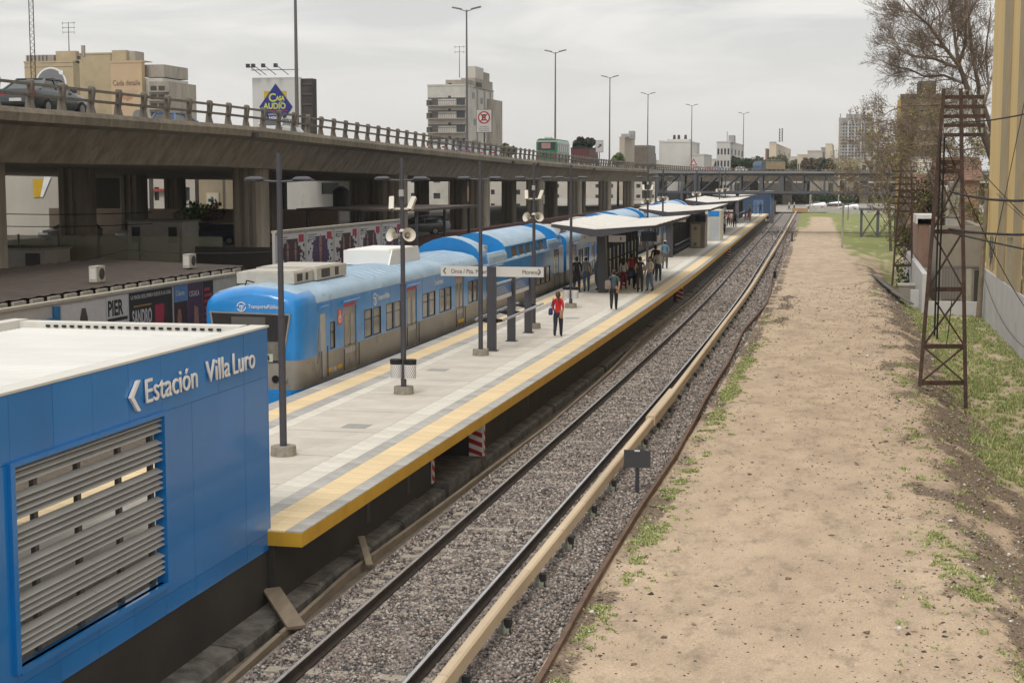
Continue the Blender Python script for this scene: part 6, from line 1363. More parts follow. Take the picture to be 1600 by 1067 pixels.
for y in (182.5, 186.5):
    for x in xc: m = MB(); m.box(x - .13, x + .13, y - .13, y + .13, -1, 3.1); m.build('post', FBS, st2)
    for a, b in ((0, 1), (1, 2)):
        for z0, z1 in ((-.2, 2.8), (2.8, -.2)): m = MB(); m.beam((xc[a], y, z0), (xc[b], y, z1), .08, .08); m.build('brace', FBS, st2)
m = MB(); m.box(xc[0] - .3, xc[2] + .3, 182, 187, 2.95, 3.15); m.build('landing', FBS, st2); m = MB(); m.box(xc[0] - .3, xc[2] + .5, 181.8, 187.2, -1.6, -.3); m.build('plinth', M('plinth_blue_grey', (.08, .09, .105), .7), st2)
m = MB()
for k in range(12): m.box(xc[2] + k*.3, xc[2] + .32 + k*.3, 182.5, 186.5, 2.9 + k*.16, 3.0 + k*.16)
m.build('steps', FBS, st2)
# level crossing wall, post, small things
cw_ = thing('white_barrier', 'low white barrier wall along the distant crossing road', 'barrier wall', (0, 0, 0)); a = onY(1266, 331, 305); b = onY(1345, 335, 292)
m = MB(); m.loft([[(q.x, q.y, z), (q.x, q.y + .3, z), (q.x, q.y + .3, z + 1.15), (q.x, q.y, z + 1.15)] for q, z in ((a, -.3), (b, -.5), (onY(1420, 340, 285), -.9))]); m.build('wall', M('barrier_white', (.55, .53, .49), .8), cw_)
for k in range(5): x = a.x + .6 + k*1.9; m = MB(); m.cyl((x, a.y + .1 - k*.6, .8), (x, a.y + .1 - k*.6, 1.1), .25, n=8); m.build('cap_block', M('cap_pink', (.5, .32, .25), .8), cw_)
bx_ = thing('track_box', 'orange brown relay box with a post beside the distant track', 'equipment box', (a.x - 1.6, a.y - 3, -.2)); MB().box(-1.8, 1.2, -.3, .5, 0, .9).build('box', M('box_orange', (.40, .24, .12), .8), bx_); MB().cyl((1.6, 0, 0), (1.6, 0, 4.5), .1, n=6).build('post', CONCL, bx_)
for i, (x, yb, yt, Y_, r, lb) in enumerate(((1316, 385, 318, 155, .11, 'pale grey post standing on the grass right of the dirt path'), (1325, 340, 258, 250, .06, 'thin dark pole under the right part of the footbridge'), (1310, 322, 178, 330, .13, 'tall thin pole in front of the white edged tower'))):
    b = onY(x, yb, Y_); tt = thing('post', lb, 'post', (b.x, Y_, -.3)); MB().cyl((0, 0, 0), (0, 0, onY(x, yt, Y_).z + .3), r, n=6).build('shaft', CONCL if i != 1 else DGREY, tt)
m = MB(); m.box(px(-4.15, 168), px(-4.0, 168), 168, 168.3, -.2, .75); tag(m.build('marker_stub', BLACK), 'small black marker stub beside the far dirt edge', 'marker')
m = MB(); m.box(px(-4.5, 108), px(-4.3, 108), 108, 108.4, -.2, .3); tag(m.build('dark_stub', BLACK), 'small dark stub on the edge rail beside the dirt path', 'marker')
tt = thing('steel_fence', 'dark slatted fence beyond the end of the platform', 'fence'); 
for k in range(40): Y_ = 253 + k*1.3; m = MB(); m.box(px(-9.2, Y_) - .05, px(-9.2, Y_) + .05, Y_, Y_ + 1.1, -.2, 2.9 - k*.02); m.build('slat_panel', M('fence_dark', (.07, .065, .065), .8), tt)

# ================================================================== RIGHT SIDE
YWALL = M('yellow_wall', (.72, .53, .235), .8, scale=.5, col2=(.62, .45, .205), stretch=(1, 1, .12), spots=((.42, .33, .2), .8, .62, .5)); YRIB = M('grey_rib', (.40, .325, .20), .85, scale=.6, col2=(.33, .265, .165), spots=((.1, .08, .06), 1.2, .64, .6)); WWALL = M('white_base_wall', (.55, .54, .53), .85, scale=.7, col2=(.46, .45, .44), spots=((.25, .24, .23), .9, .64, .6))
yb_ = thing('yellow_building', 'tall yellow industrial building with grey vertical ribs and white base at right', 'building', (0, 0, 0)); XW = 7.4
m = MB(); m.box(XW, XW + 25, 30, 90.6, 1.69, 30); m.build('wall', YWALL, yb_)
m = MB(); m.box(XW - .12, XW + 25, 30, 90.9, -1.6, 1.68); m.build('base_wall', WWALL, yb_)
for (y0, y1) in ((79.6, 83.1), (72.3, 75.3), (64.8, 67.9), (57, 60), (49, 52), (41, 44)): m = MB(); m.box(XW - .10, XW - .001, y0, y1, 1.70, 30); m.build('rib', YRIB, yb_)
m = MB(); m.box(XW - .06, XW - .001, 76.1, 78.6, 1.70, 4.0); dd_ = m.build('bricked_door', M('door_beige', (.42, .36, .25), .85), yb_)
m = MB(); m.box(XW - .2, XW - .061, 75.9, 78.8, 4.0, 4.12); m.build('lintel', CONCL, dd_)
GRF = [M('graffiti_grey', (.26, .27, .28), .8, var=.4, scale=6), M('graffiti_dark', (.08, .08, .09), .8)]
for i, (y0, y1, z0, z1) in enumerate(((84.5, 88.8, 2.0, 3.9), (69.4, 71.9, 1.9, 4.2))):
    rr = random.Random(i); m = MB(); m2 = MB()
    for k in range(34):
        a = rr.uniform(y0, y1); z = rr.uniform(z0, z1 - .5); m_ = m if k % 2 else m2; ang = rr.uniform(-.5, .5); T = Matrix.Translation((XW - .012 - k*.0004, a, z)) @ Matrix.Rotation(ang, 4, 'X'); m_.box(-.003, .003, -.06, .07, -.35, .4, 0, T)
    m.build('graffiti', GRF[0], yb_); m2.build('graffiti', GRF[1], yb_)
for (za, zb2, sg, r) in ((8.6, 12.2, 1.2, .022), (6.4, 10.2, 1.5, .035), (5.2, 8.0, .8, .035), (5.1, 4.9, .2, .025)):
    m = MB(); wire(m, (3.0, 51.5, za), (9.5, 22, zb2), sg, r); tag(m.build('overhead_wire', BLACK), {12.2: 'uppermost overhead wire running from the rusty tower to the right', 10.2: 'second overhead wire running from the rusty tower to the right', 8.0: 'third overhead wire crossing the yellow wall', 4.9: 'lowest nearly level wire crossing the yellow wall'}[zb2], 'wire')
for i, (p0, p1, sg) in enumerate((((2.9, 51.6, 8.3), (7.2, 34, 3.2), .5), ((7.25, 84, 6.0), (7.15, 40, 3.8), .3), ((2.85, 51.6, 7.9), (7.2, 66, 1.2), .4), ((7.1, 60, 16), (7.3, 86, 2.5), .1))):
    m = MB(); wire(m, p0, p1, sg, .018); tag(m.build('cable', BLACK if i != 3 else RUST), ['cable sagging from the rusty tower down past the yellow wall', 'long cable drooping along the yellow wall', 'thin pale cable running from the rusty tower into the verge', 'thin reddish cable hanging down the yellow wall'][i], 'cable')
m = MB(); wire(m, (XW - .2, 89, 1.2), (XW - .2, 60, .2), 1.0, .015); tag(m.build('cable', BLACK), 'cable drooping across the white base wall', 'cable')
# lattice towers
def lattice(name, lab, LB, RB, LT, RTp, hs, w=.1, crossarms=(), grp_='rusty lattice masts on the right bank'):
    t = thing(name, lab, 'lattice tower', (0, 0, 0), 0, grp_); LB, RB, LT, RTp = map(Vector, (LB, RB, LT, RTp))
    for k, (a, b) in enumerate(((LB, LT), (RB, RTp))): m = MB(); m.beam(a, b, w, w*1.1); m.build('leg', RUST, t)
    lerpz = lambda a, b, z: a.lerp(b, (z - a.z) / (b.z - a.z))
    for i, z in enumerate(hs):
        m = MB(); m.beam(lerpz(LB, LT, z), lerpz(RB, RTp, z), w*.7, w*1.2); m.build('cross_bar', RUST, t)
        if i + 1 < len(hs) and hs[i+1] - z < 2.6:
            for (a, b) in (((LB, LT), (RB, RTp)), ((RB, RTp), (LB, LT))): m = MB(); m.beam(lerpz(*a, z), lerpz(*b, hs[i+1]), w*.45, w*.45); m.build('brace', RUST, t)
    for z, x0, x1 in crossarms:
        c = lerpz(RB, RTp, z); m = MB(); m.box(c.x - x0, c.x + x1, c.y - .05, c.y + .05, z - .06, z + .06); ca = m.build('cross_arm', RUST, t)
        for k in range(3): m = MB(); m.cyl((c.x + x1 - .1 - k*.35, c.y, z + .06), (c.x + x1 - .1 - k*.35, c.y, z + .22), .04, n=6); m.build('insulator', INS, ca)
    return t
D1 = 50.5
lt = lambda x, y, D=D1: at(x, y, D)
lb_, rb_, ltp, rtp = lt(1437, 604), lt(1509, 638), lt(1475, 139), lt(1501, 139)
hs = [lt(1440, y).z for y in (598, 541, 452, 362, 268, 254)]
T1 = lattice('lattice_tower', 'tall rusty two legged lattice tower standing on the bank in front of the yellow building', lb_, rb_, ltp, rtp, hs, .12, [(lt(1501, y).z, .55, .75) for y in (152, 167, 182, 196, 211)])
m = MB(); wire(m, lt(1470, 215, 50.2), lt(1460, 525, 50.2), .05, .03, 10); wire(m, lt(1476, 215, 50.2), lt(1464, 530, 50.2), -.05, .03, 10); wire(m, lt(1487, 470, 50.0), lt(1478, 545, 50.0), .1, .015, 8); m.build('hanging_cable', BLACK, T1)
l2 = lambda x, y: at(x, y, 105)
lattice('lattice_tower', 'smaller rusty lattice tower farther back with many short cross arms', l2(1394, 446), l2(1425, 463), l2(1409, 250), l2(1424, 262), [l2(1395, y).z for y in (415, 383, 330, 300)], .13, [(l2(1424, y).z, 1.3, .35) for y in (268, 278, 288, 298, 308, 318)])
# houses behind, low walls
GBR = M('grey_block_wall', (.30, .265, .215), .9, scale=1.2, col2=(.23, .205, .17), bump=.2); BRK2 = M('pink_brick', (.34, .22, .16), .9, scale=1.5, col2=(.26, .165, .12), bump=.3); TILE = M('roof_tiles', (.235, .125, .09), .85, scale=2, col2=(.15, .085, .06), bump=.5, bscale=12)
w1 = thing('white_low_wall', 'stepped white low wall closing the green ditch in front of the grey house', 'wall', (0, 0, 0)); a = onY(1426, 487, 91); b = onY(1535, 487, 91)
m = MB(); m.box(a.x, a.x + .8, 95, 95.3, -1.7, .1); m.box(a.x + .8, XW - .12, 91, 91.3, -1.7, -.25); m.build('wall', WWALL, w1); m = MB(); m.box(a.x + .5, a.x + .8, 91.3, 125, -1.7, 1.3); m.build('side_wall', WWALL, w1)
hgt, Wd, H_, dep = city('house', 'grey plastered house behind the white low wall and the rusty tower', 1466, 1534, 362, 96, GBR, xs=None, zb=-1.5)
part(hgt, 'gate', M('gate_grey', (.22, .20, .18), .8), Wd*.12, Wd*.55, -.06, -.01, 1.0, H_*.6); part(hgt, 'lintel_line', M('gate_grey', (0, 0, 0)), .1, Wd - .1, -.09, -.01, H_*.58, H_*.6); part(hgt, 'pillar_strip', CONCL, Wd*.68, Wd*.8, -.08, -.01, .8, H_*.57); part(hgt, 'doorway', DKB, Wd*.86, Wd*.97, -.05, -.01, .9, H_*.55)
for k in range(6): part(hgt, 'gate_bar', DKB, Wd*(.13 + .07*k), Wd*(.135 + .07*k), -.08, -.061, 1.0, H_*.58)
hb, Wd, H_, dep = city('house', 'pink brick house edge behind the second lattice tower', 1436, 1466, 350, 108, BRK2, xs=1468, zb=-1.5); part(hb, 'roof_cap', WHITE, -.2, Wd*.8, -.1, 5, H_, H_ + .6); part(hb, 'white_wall', WWALL, Wd*.1, Wd*.95, -.6, -.3, 0, 2.2)
def gable(name, lab, x0, x1, ye, yr, Y, depth, wallm):
    a = onY(x0, ye, Y); b = onY(x1, ye, Y); rz_ = onY(x0, yr, Y + depth/2).z; t = thing(name, lab, 'house', (0, 0, 0)); m = MB(); m.box(a.x, b.x, Y, Y + depth, -1.2, a.z); m.build('wall', wallm, t)
    n = 9
    for k in range(n):
        t0, t1 = k/n, (k + 1)/n; m = MB(); y0, y1 = Y - .4 + t0*(depth/2 + .4), Y - .4 + t1*(depth/2 + .4) - .03; z0, z1 = a.z + t0*(rz_ - a.z), a.z + t1*(rz_ - a.z); m.loft([[(x, y0, z0 + .06), (x, y1, z1 + .02), (x, y1, z1 - .06), (x, y0, z0 - .04)] for x in (a.x - .3, b.x + .3)]); m.build('tile_course', TILE, t)
    m = MB(); m.loft([[(x, Y + depth/2, rz_), (x, Y + depth + .4, a.z), (x, Y + depth/2, rz_ - .1)] for x in (a.x - .3, b.x + .3)]); m.build('rear_roof', TILE, t)
    m = MB(); m.loft([[(x, Y, a.z), (x, Y + depth/2, rz_ - .12), (x, Y + depth, a.z)] for x in (a.x, b.x)]); m.build('gable', wallm, t); return t
gable('tiled_house', 'brick house with red tiled roof behind the branches', 1424, 1466, 304, 272, 128, 9, BRK2)
gable('tiled_house', 'second red tiled roof between the tower legs and the yellow wall', 1466, 1531, 282, 246, 140, 10, BRK2)
city('house', 'white house glimpsed above the tiled roof', 1425, 1462, 254, 170, WHITE, rows_=1, cols=2)
city('house', 'white plastered wall strip beside the grey house', 1483, 1500, 292, 124, WHITE, zb=-1.3)
tp2 = onY(1530, 462, 90.2); t = thing('utility_pole', 'old grey brown utility pole at the corner of the yellow building', 'pole', (tp2.x - .05, 89.6, -1.4)); MB().cyl((0, 0, 0), (.25, 0, 7.6), .16, .11, 8).build('pole', WOOD, t, smooth=True)
# pile of old planks / rails on the bank
pl = thing('scrap_pile', 'pile of grey old planks lying on the bank left of the white wall', 'scrap pile', (0, 0, 0))
for k in range(9):
    a = onY(1362 + k*4, 437 + k*1.6, 112 - k*2.2); b = onY(1405 + k*2.6, 461 + k*1.2, 98 - k*.7); m = MB(); m.beam((a.x, a.y, zg(a.x + S(a.y), a.y) + .15 + .04*k), (b.x, b.y, zg(b.x + S(b.y), b.y) + .2 + .03*k), .18, .07); m.build('plank', M('grey_plank', (.16, .15, .14), .9, var=.4, scale=3), pl)
pb = onY(1404, 452, 101); t = thing('concrete_block', 'small brown concrete block beside the second lattice tower', 'block', (pb.x, 101, -1.2)); MB().box(0, 1.4, 0, 1.6, 0, 1.1).build('block', GBR, t); MB().box(-.05, 1.45, -.05, 1.65, 1.1, 1.2).build('cap', CONCL, t)

# bare trees
def bare(name, lab, limbs, D, seed, lv=4, n0=9, par_cols=BARK, r0=.22, twig=.011, group='trees on the right bank', bud=0, budc=None, span=1.0, dens=.72):
    rs = random.Random(seed); t = thing(name, lab, 'tree', (0, 0, 0), 0, group); tr = MB(); br = MB(); tips = []
    def grow(p, d, ln, r, lev):
        mb = br; seg = 3 if lev > 1 else 4; q = p.copy(); dd = d.copy()
        for k in range(seg):
            nd = (dd + Vector((rs.gauss(0, .13), rs.gauss(0, .13), rs.gauss(.03, .11)))).normalized(); q2 = q + nd * ln / seg; r2 = r * (1 - .55 * (k + 1) / seg) ; rr_ = r * (1 - .55 * k / seg)
            mb.cyl(q, q2, max(rr_, twig), max(r2, twig * .8), 3 if lev > 0 else 5, cap=False)
            if lev < lv and (k > 0 or lev > 1):
                for _ in range(2 if lev < 3 else rs.choice((1, 2))):
                    if lev > 1 and rs.random() > dens: continue
                    ax = Vector((rs.gauss(0, 1), rs.gauss(0, 1), rs.gauss(0, 1))).normalized(); sd_ = (nd + ax * rs.uniform(.55, .95)).normalized(); sd_.z += .06; grow(q2, sd_, ln * rs.uniform(.5, .72), r2 * .62, lev + 1)
            q, dd = q2, nd
        tips.append(q)
        if lev < lv: grow(q, dd, ln * .65, r * .45, lev + 1)
    for L_ in limbs:
        pts = [at(x, y, D + o) for x, y, o in L_['p']]; rr_ = L_['r']; n = len(pts); mb = tr if L_.get('t') else br
        for k in range(n - 1):
            a = rr_ * (1 - .75 * k / n); b = rr_ * (1 - .75 * (k + 1) / n); mb.cyl(pts[k], pts[k+1], a, b, 7, cap=False)
            if not L_.get('t') or k >= n - 2:
                d = (pts[k+1] - pts[k]); ln = L_.get('l', 1.6) * span
                for _ in range(L_.get('n', 3)):
                    u = rs.random(); ax = Vector((rs.gauss(0, 1), rs.gauss(0, 1), rs.gauss(0, 1))).normalized(); grow(pts[k] + d * u, (d.normalized() + ax * .8).normalized(), ln * rs.uniform(.6, 1.15), b * .55, 1)
        if not L_.get('t'): grow(pts[-1], (pts[-1] - pts[-2]).normalized(), L_.get('l', 1.6) * span, rr_ * .3, 1)
    if tr.v: tr.build('trunk', BARK, t, smooth=True)
    TW = M('twig_bark', (.24, .19, .15), .9, scale=3, col2=(.15, .115, .09)); c = br.build('crown', TW, t)
    if bud:
        rs2 = random.Random(seed + 1); k = min(bud, len(tips)); bl = [(p.x, p.y, p.z, .3) for p in tips]; foliage('buds', bl, bud, .05 if budc is None else .10, budc or BR, t, seed)
    return len(br.f)
cnt = bare('bare_tree', 'large bare tree whose crown reaches over the sky left of the yellow building', [
    {'p': [(1560, 330, 0), (1552, 250, 0), (1530, 190, 0), (1512, 140, 0), (1498, 100, 0)], 'r': .34, 't': 1, 'n': 2},
    {'p': [(1560, 300, 2), (1555, 220, 3), (1532, 150, 3), (1520, 90, 4), (1512, 20, 5), (1500, -40, 5)], 'r': .2, 'n': 3},
    {'p': [(1499, 104, 0), (1470, 66, -1), (1452, 40, -2), (1430, 22, -3), (1415, 5, -3)], 'r': .13, 'n': 4}, {'p': [(1499, 108, 0), (1460, 92, 1), (1425, 88, 2), (1402, 76, 3)], 'r': .12, 'n': 4, 'l': 1.2}, {'p': [(1498, 100, 0), (1492, 60, 1), (1488, 20, 2), (1478, -20, 2)], 'r': .13, 'n': 4}, {'p': [(1498, 100, 0), (1508, 70, -1), (1510, 30, -2), (1520, -20, -2)], 'r': .12, 'n': 4},
    {'p': [(1504, 130, 0), (1475, 118, 2), (1445, 120, 3), (1420, 108, 3), (1400, 105, 4)], 'r': .1, 'n': 4, 'l': 1.2}, {'p': [(1512, 140, 0), (1490, 160, -2), (1450, 165, -2), (1412, 165, -2), (1390, 174, -3)], 'r': .08, 'n': 3, 'l': 1.1}, {'p': [(1530, 190, 0), (1545, 140, 1), (1540, 80, 2), (1548, 20, 2)], 'r': .1, 'n': 4}, {'p': [(1484, 80, 0), (1440, 60, 3), (1410, 40, 4)], 'r': .07, 'n': 4}, {'p': [(1470, 66, -1), (1468, 20, -1), (1450, -20, 0)], 'r': .07, 'n': 4}, {'p': [(1540, 230, 0), (1500, 235, -2), (1460, 225, -4), (1420, 230, -5)], 'r': .07, 'n': 3}], 102, 4, lv=4, bud=2500, twig=.009)
print('tree faces', cnt)
cnt = bare('bare_tree', 'thin brown tangled tree between the residential tower and the second lattice tower', [
    {'p': [(1392, 395, 0), (1390, 340, 0), (1385, 290, 0), (1378, 240, 0)], 'r': .16, 't': 1, 'n': 3, 'l': 2.2}, {'p': [(1390, 340, 0), (1370, 290, 1), (1352, 250, 2), (1345, 210, 2)], 'r': .09, 'n': 4, 'l': 2}, {'p': [(1388, 320, 0), (1405, 280, 1), (1415, 230, 2)], 'r': .09, 'n': 4, 'l': 2.2}, {'p': [(1386, 300, 0), (1350, 290, -1), (1330, 282, -1)], 'r': .07, 'n': 4, 'l': 1.8}, {'p': [(1388, 320, 0), (1420, 310, 1), (1440, 330, 2)], 'r': .08, 'n': 4, 'l': 2}, {'p': [(1385, 290, 0), (1372, 250, 0), (1370, 205, 0)], 'r': .07, 'n': 4, 'l': 2}], 150, 11, lv=4, bud=5000, budc=[(.26, .19, .11), (.2, .15, .08), (.27, .23, .10)], twig=.012, dens=.42, span=.8)
cnt = bare('budding_tree', 'olive budding tree tangled around the upper part of the rusty tower', [
    {'p': [(1475, 420, 0), (1470, 360, 0), (1462, 310, 0), (1450, 270, 0)], 'r': .15, 't': 1, 'n': 3, 'l': 1.9}, {'p': [(1470, 360, 0), (1440, 320, 1), (1425, 280, 1), (1420, 240, 1)], 'r': .08, 'n': 4, 'l': 1.8}, {'p': [(1465, 320, 0), (1490, 290, 1), (1500, 250, 1), (1505, 215, 1)], 'r': .08, 'n': 4, 'l': 1.8}, {'p': [(1468, 340, 0), (1505, 340, -1), (1525, 330, -1)], 'r': .06, 'n': 4, 'l': 1.5}, {'p': [(1455, 280, 0), (1440, 240, 0), (1450, 205, 0)], 'r': .06, 'n': 4, 'l': 1.8}, {'p': [(1472, 390, 0), (1440, 380, 1), (1425, 360, 1)], 'r': .06, 'n': 4, 'l': 1.5}], 116, 21, lv=4, bud=11000, budc=[(.24, .21, .07), (.18, .16, .05), (.32, .26, .11)], twig=.010, dens=.45)
for i, (x, y, Y_, n, cl, lb) in enumerate(((1424, 440, 112, 900, GC, 'dark green bush at the foot of the pink brick house'), (1450, 300, 122, 1500, GY, 'olive shrub in front of the tiled roofs'), (1428, 372, 120, 900, GY, 'yellow green shrub behind the second lattice tower'))):
    b = onY(x, y, Y_); t = thing('bush', lb, 'bush', (b.x, Y_, b.z - 1.2)); rs_ = random.Random(i); foliage('foliage', [(rs_.uniform(-.9, .9), rs_.uniform(-.8, .8), rs_.uniform(-.2, 2.0), .7) for _ in range(9)], n, .12, cl, t, 90 + i); MB().cyl((0, 0, -1.5), (0, 0, 1), .06, n=5).build('stem', BARK, t)

for nm_, x0_, x1_, Y_, lb_ in (('pier', 1265, 1294, 372, 'wide dark concrete pier under the motorway bend'), ('pier', 1302, 1312, 376, 'slim concrete pier under the motorway bend beside the wide one'), ('pier', 1322, 1334, 384, 'third concrete pier under the motorway bend')):
    a_ = onY(x0_, 300, Y_); b_ = onY(x1_, 300, Y_); m = MB(); m.prism([(a_.x, Y_), (b_.x, Y_), (b_.x, Y_ + 3), (a_.x, Y_ + 3)], -.5, 5.7, axis='z'); m.build('pillar', PILL, over)
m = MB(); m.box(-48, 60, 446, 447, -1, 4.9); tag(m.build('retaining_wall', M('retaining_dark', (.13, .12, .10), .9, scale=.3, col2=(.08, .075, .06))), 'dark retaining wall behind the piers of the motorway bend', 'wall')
# bank, hedges and traffic beyond the crossing, below the motorway bend
BANK = M('grass_bank', (.10, .13, .04), .95, scale=.5, col2=(.06, .075, .03), bump=.5, bscale=3)
m = MB(); rings = []
for x in rng(-30, 60, 30): 
    h = 2.2 + .6 * noise.noise(Vector((x*.1, 0, 0))); rings.append([(x, 400, -.5), (x, 408, h*.8), (x, 418, h), (x, 440, -.5)])
m.loft(rings); struct(m.build('grass_bank', BANK, smooth=True), 'dark green grass bank below the motorway bend')
for i, (x, Y_, n_, c_) in enumerate(((1275, 330, 'white', (.5, .5, .5)), (1325, 312, 'white', (.5, .5, .5)), (1300, 345, 'charcoal', (.06, .07, .07)))):
    b = onY(x, 322, Y_); car('car', ['white car on the crossing road behind the barrier wall, left', 'white car at the right end of the barrier wall behind the pale post', 'dark car in the middle of the crossing road'][i], 'car', (b.x, Y_, 0), R(90), MC(n_, c_), 'cars on the crossing road', True)

# ================================================================== GROUND DEBRIS AND GRASS TUFTS (stuff)
rs = np.random.RandomState(9); pts = []; sz = []
for _ in range(70000):
    u = rs.rand(); Y = 14 + 90 * u ** 1.8; d = rs.uniform(-4.1, 5.5)
    if rs.rand() > .075 + litter_amt(d, Y) * .95: continue
    pts.append((px(d, Y), Y, zg(d, Y) + .005)); sz.append(min(.05, rs.uniform(.007, .016) / rs.rand() ** .3) * (1 + Y / 80))
o = scatter('path_litter', pts, sz, [(.09, .065, .045), (.05, .04, .03), (.25, .2, .15), (.14, .10, .07), (.55, .52, .47), (.36, .28, .2), (.2, .14, .09)], STONE, .45, 3); tag(o, 'scattered chips, leaves and pebbles on the dirt bank', 'litter', kind='stuff')
def tufts(name, lab, n, y0, y1, d0, d1, thr_, seed, hmax=.11):
    rs = np.random.RandomState(seed); P = []
    for _ in range(n):
        Y = y0 + (y1 - y0) * rs.rand() ** 1.5; d = rs.uniform(d0, d1); g = grass_amt(d, Y) + .75 * noise.noise(Vector((d * 5, Y * 4, 3))) + .4 * noise.noise(Vector((d * 13, Y * 11, 8)))
        if g > thr_: P.append((px(d, Y), Y, zg(d, Y)))
    P = np.array(P); k = len(P); nb = 5
    if not k: return
    base = np.repeat(P, nb, 0) + np.concatenate([rs.normal(0, .035, (k*nb, 2)), np.zeros((k*nb, 1))], 1); a = rs.uniform(0, 6.28, k*nb); w_ = rs.uniform(.006, .014, k*nb) * (1 + np.repeat(P[:, 1], nb) / 40)
    h = rs.uniform(.3, 1, k*nb) * hmax; le = rs.normal(0, .04, (k*nb, 2)); dx = np.stack([np.cos(a)*w_, np.sin(a)*w_, np.zeros_like(a)], 1)
    V = np.stack([base - dx, base + dx, base + np.concatenate([le, h[:, None]], 1)], 1).reshape(-1, 3); F = np.arange(k*nb*3).reshape(-1, 3)
    me = bpy.data.meshes.new(name); me.from_pydata(V.tolist(), [], F.tolist()); cols = np.array([(.22, .28, .08), (.32, .37, .12), (.16, .22, .06), (.42, .40, .20), (.5, .45, .27)]); cc = np.concatenate([cols[rs.randint(0, 5, k*nb)] * rs.uniform(.8, 1.3, (k*nb, 1)), np.ones((k*nb, 1))], 1)
    at_ = me.color_attributes.new('tone', 'FLOAT_COLOR', 'POINT'); at_.data.foreach_set('color', np.repeat(cc, 3, 0).ravel()); me.materials.append(STONE); o = link(name, me); tag(o, lab, 'grass', kind='stuff')
tufts('kerb_grass', 'patchy green grass growing along the rusty edge rail', 30000, 18, 80, -4.1, -3.0, .5, 1, .055)
tufts('bank_grass', 'sparse grass tufts on the edge of the dirt bank', 26000, 14, 60, .8, 3.4, .5, 2, .07)
tufts('ditch_grass', 'green grass in the ditch along the white base wall', 60000, 38, 110, 3.0, 7.6, .75, 3, .14)
# planks and small sign by the track
def plank(name, lab, a, b, w, t_): m = MB(); m.beam(a, b, w, t_); return tag(m.build(name, WOOD), lab, 'plank')
plank('plank', 'short wide plank leaning against the platform base beside the blue building', (-9.25, 23.35, .12), (-8.42, 22.3, -.17), .3, .05)
plank('plank', 'narrow upright plank leaning on the dark ledge under the platform edge', (-8.95, 27.2, .12), (-8.5, 26.3, -.18), .13, .04)
t = thing('track_sign', 'small black back of a rectangular sign on a post beside the power rail', 'sign', (px(-4.62, 34.0), 33.9, -.2)); MB().box(-.045, .045, -.03, .03, 0, .98).build('post', DGREY, t); MB().box(-.30, .30, -.06, -.035, .58, .98).build('plate', M('sign_back', (.055, .055, .058), .6), t); MB().box(-.06, .06, -.065, -.06, .95, .985).build('clip', LW, t)

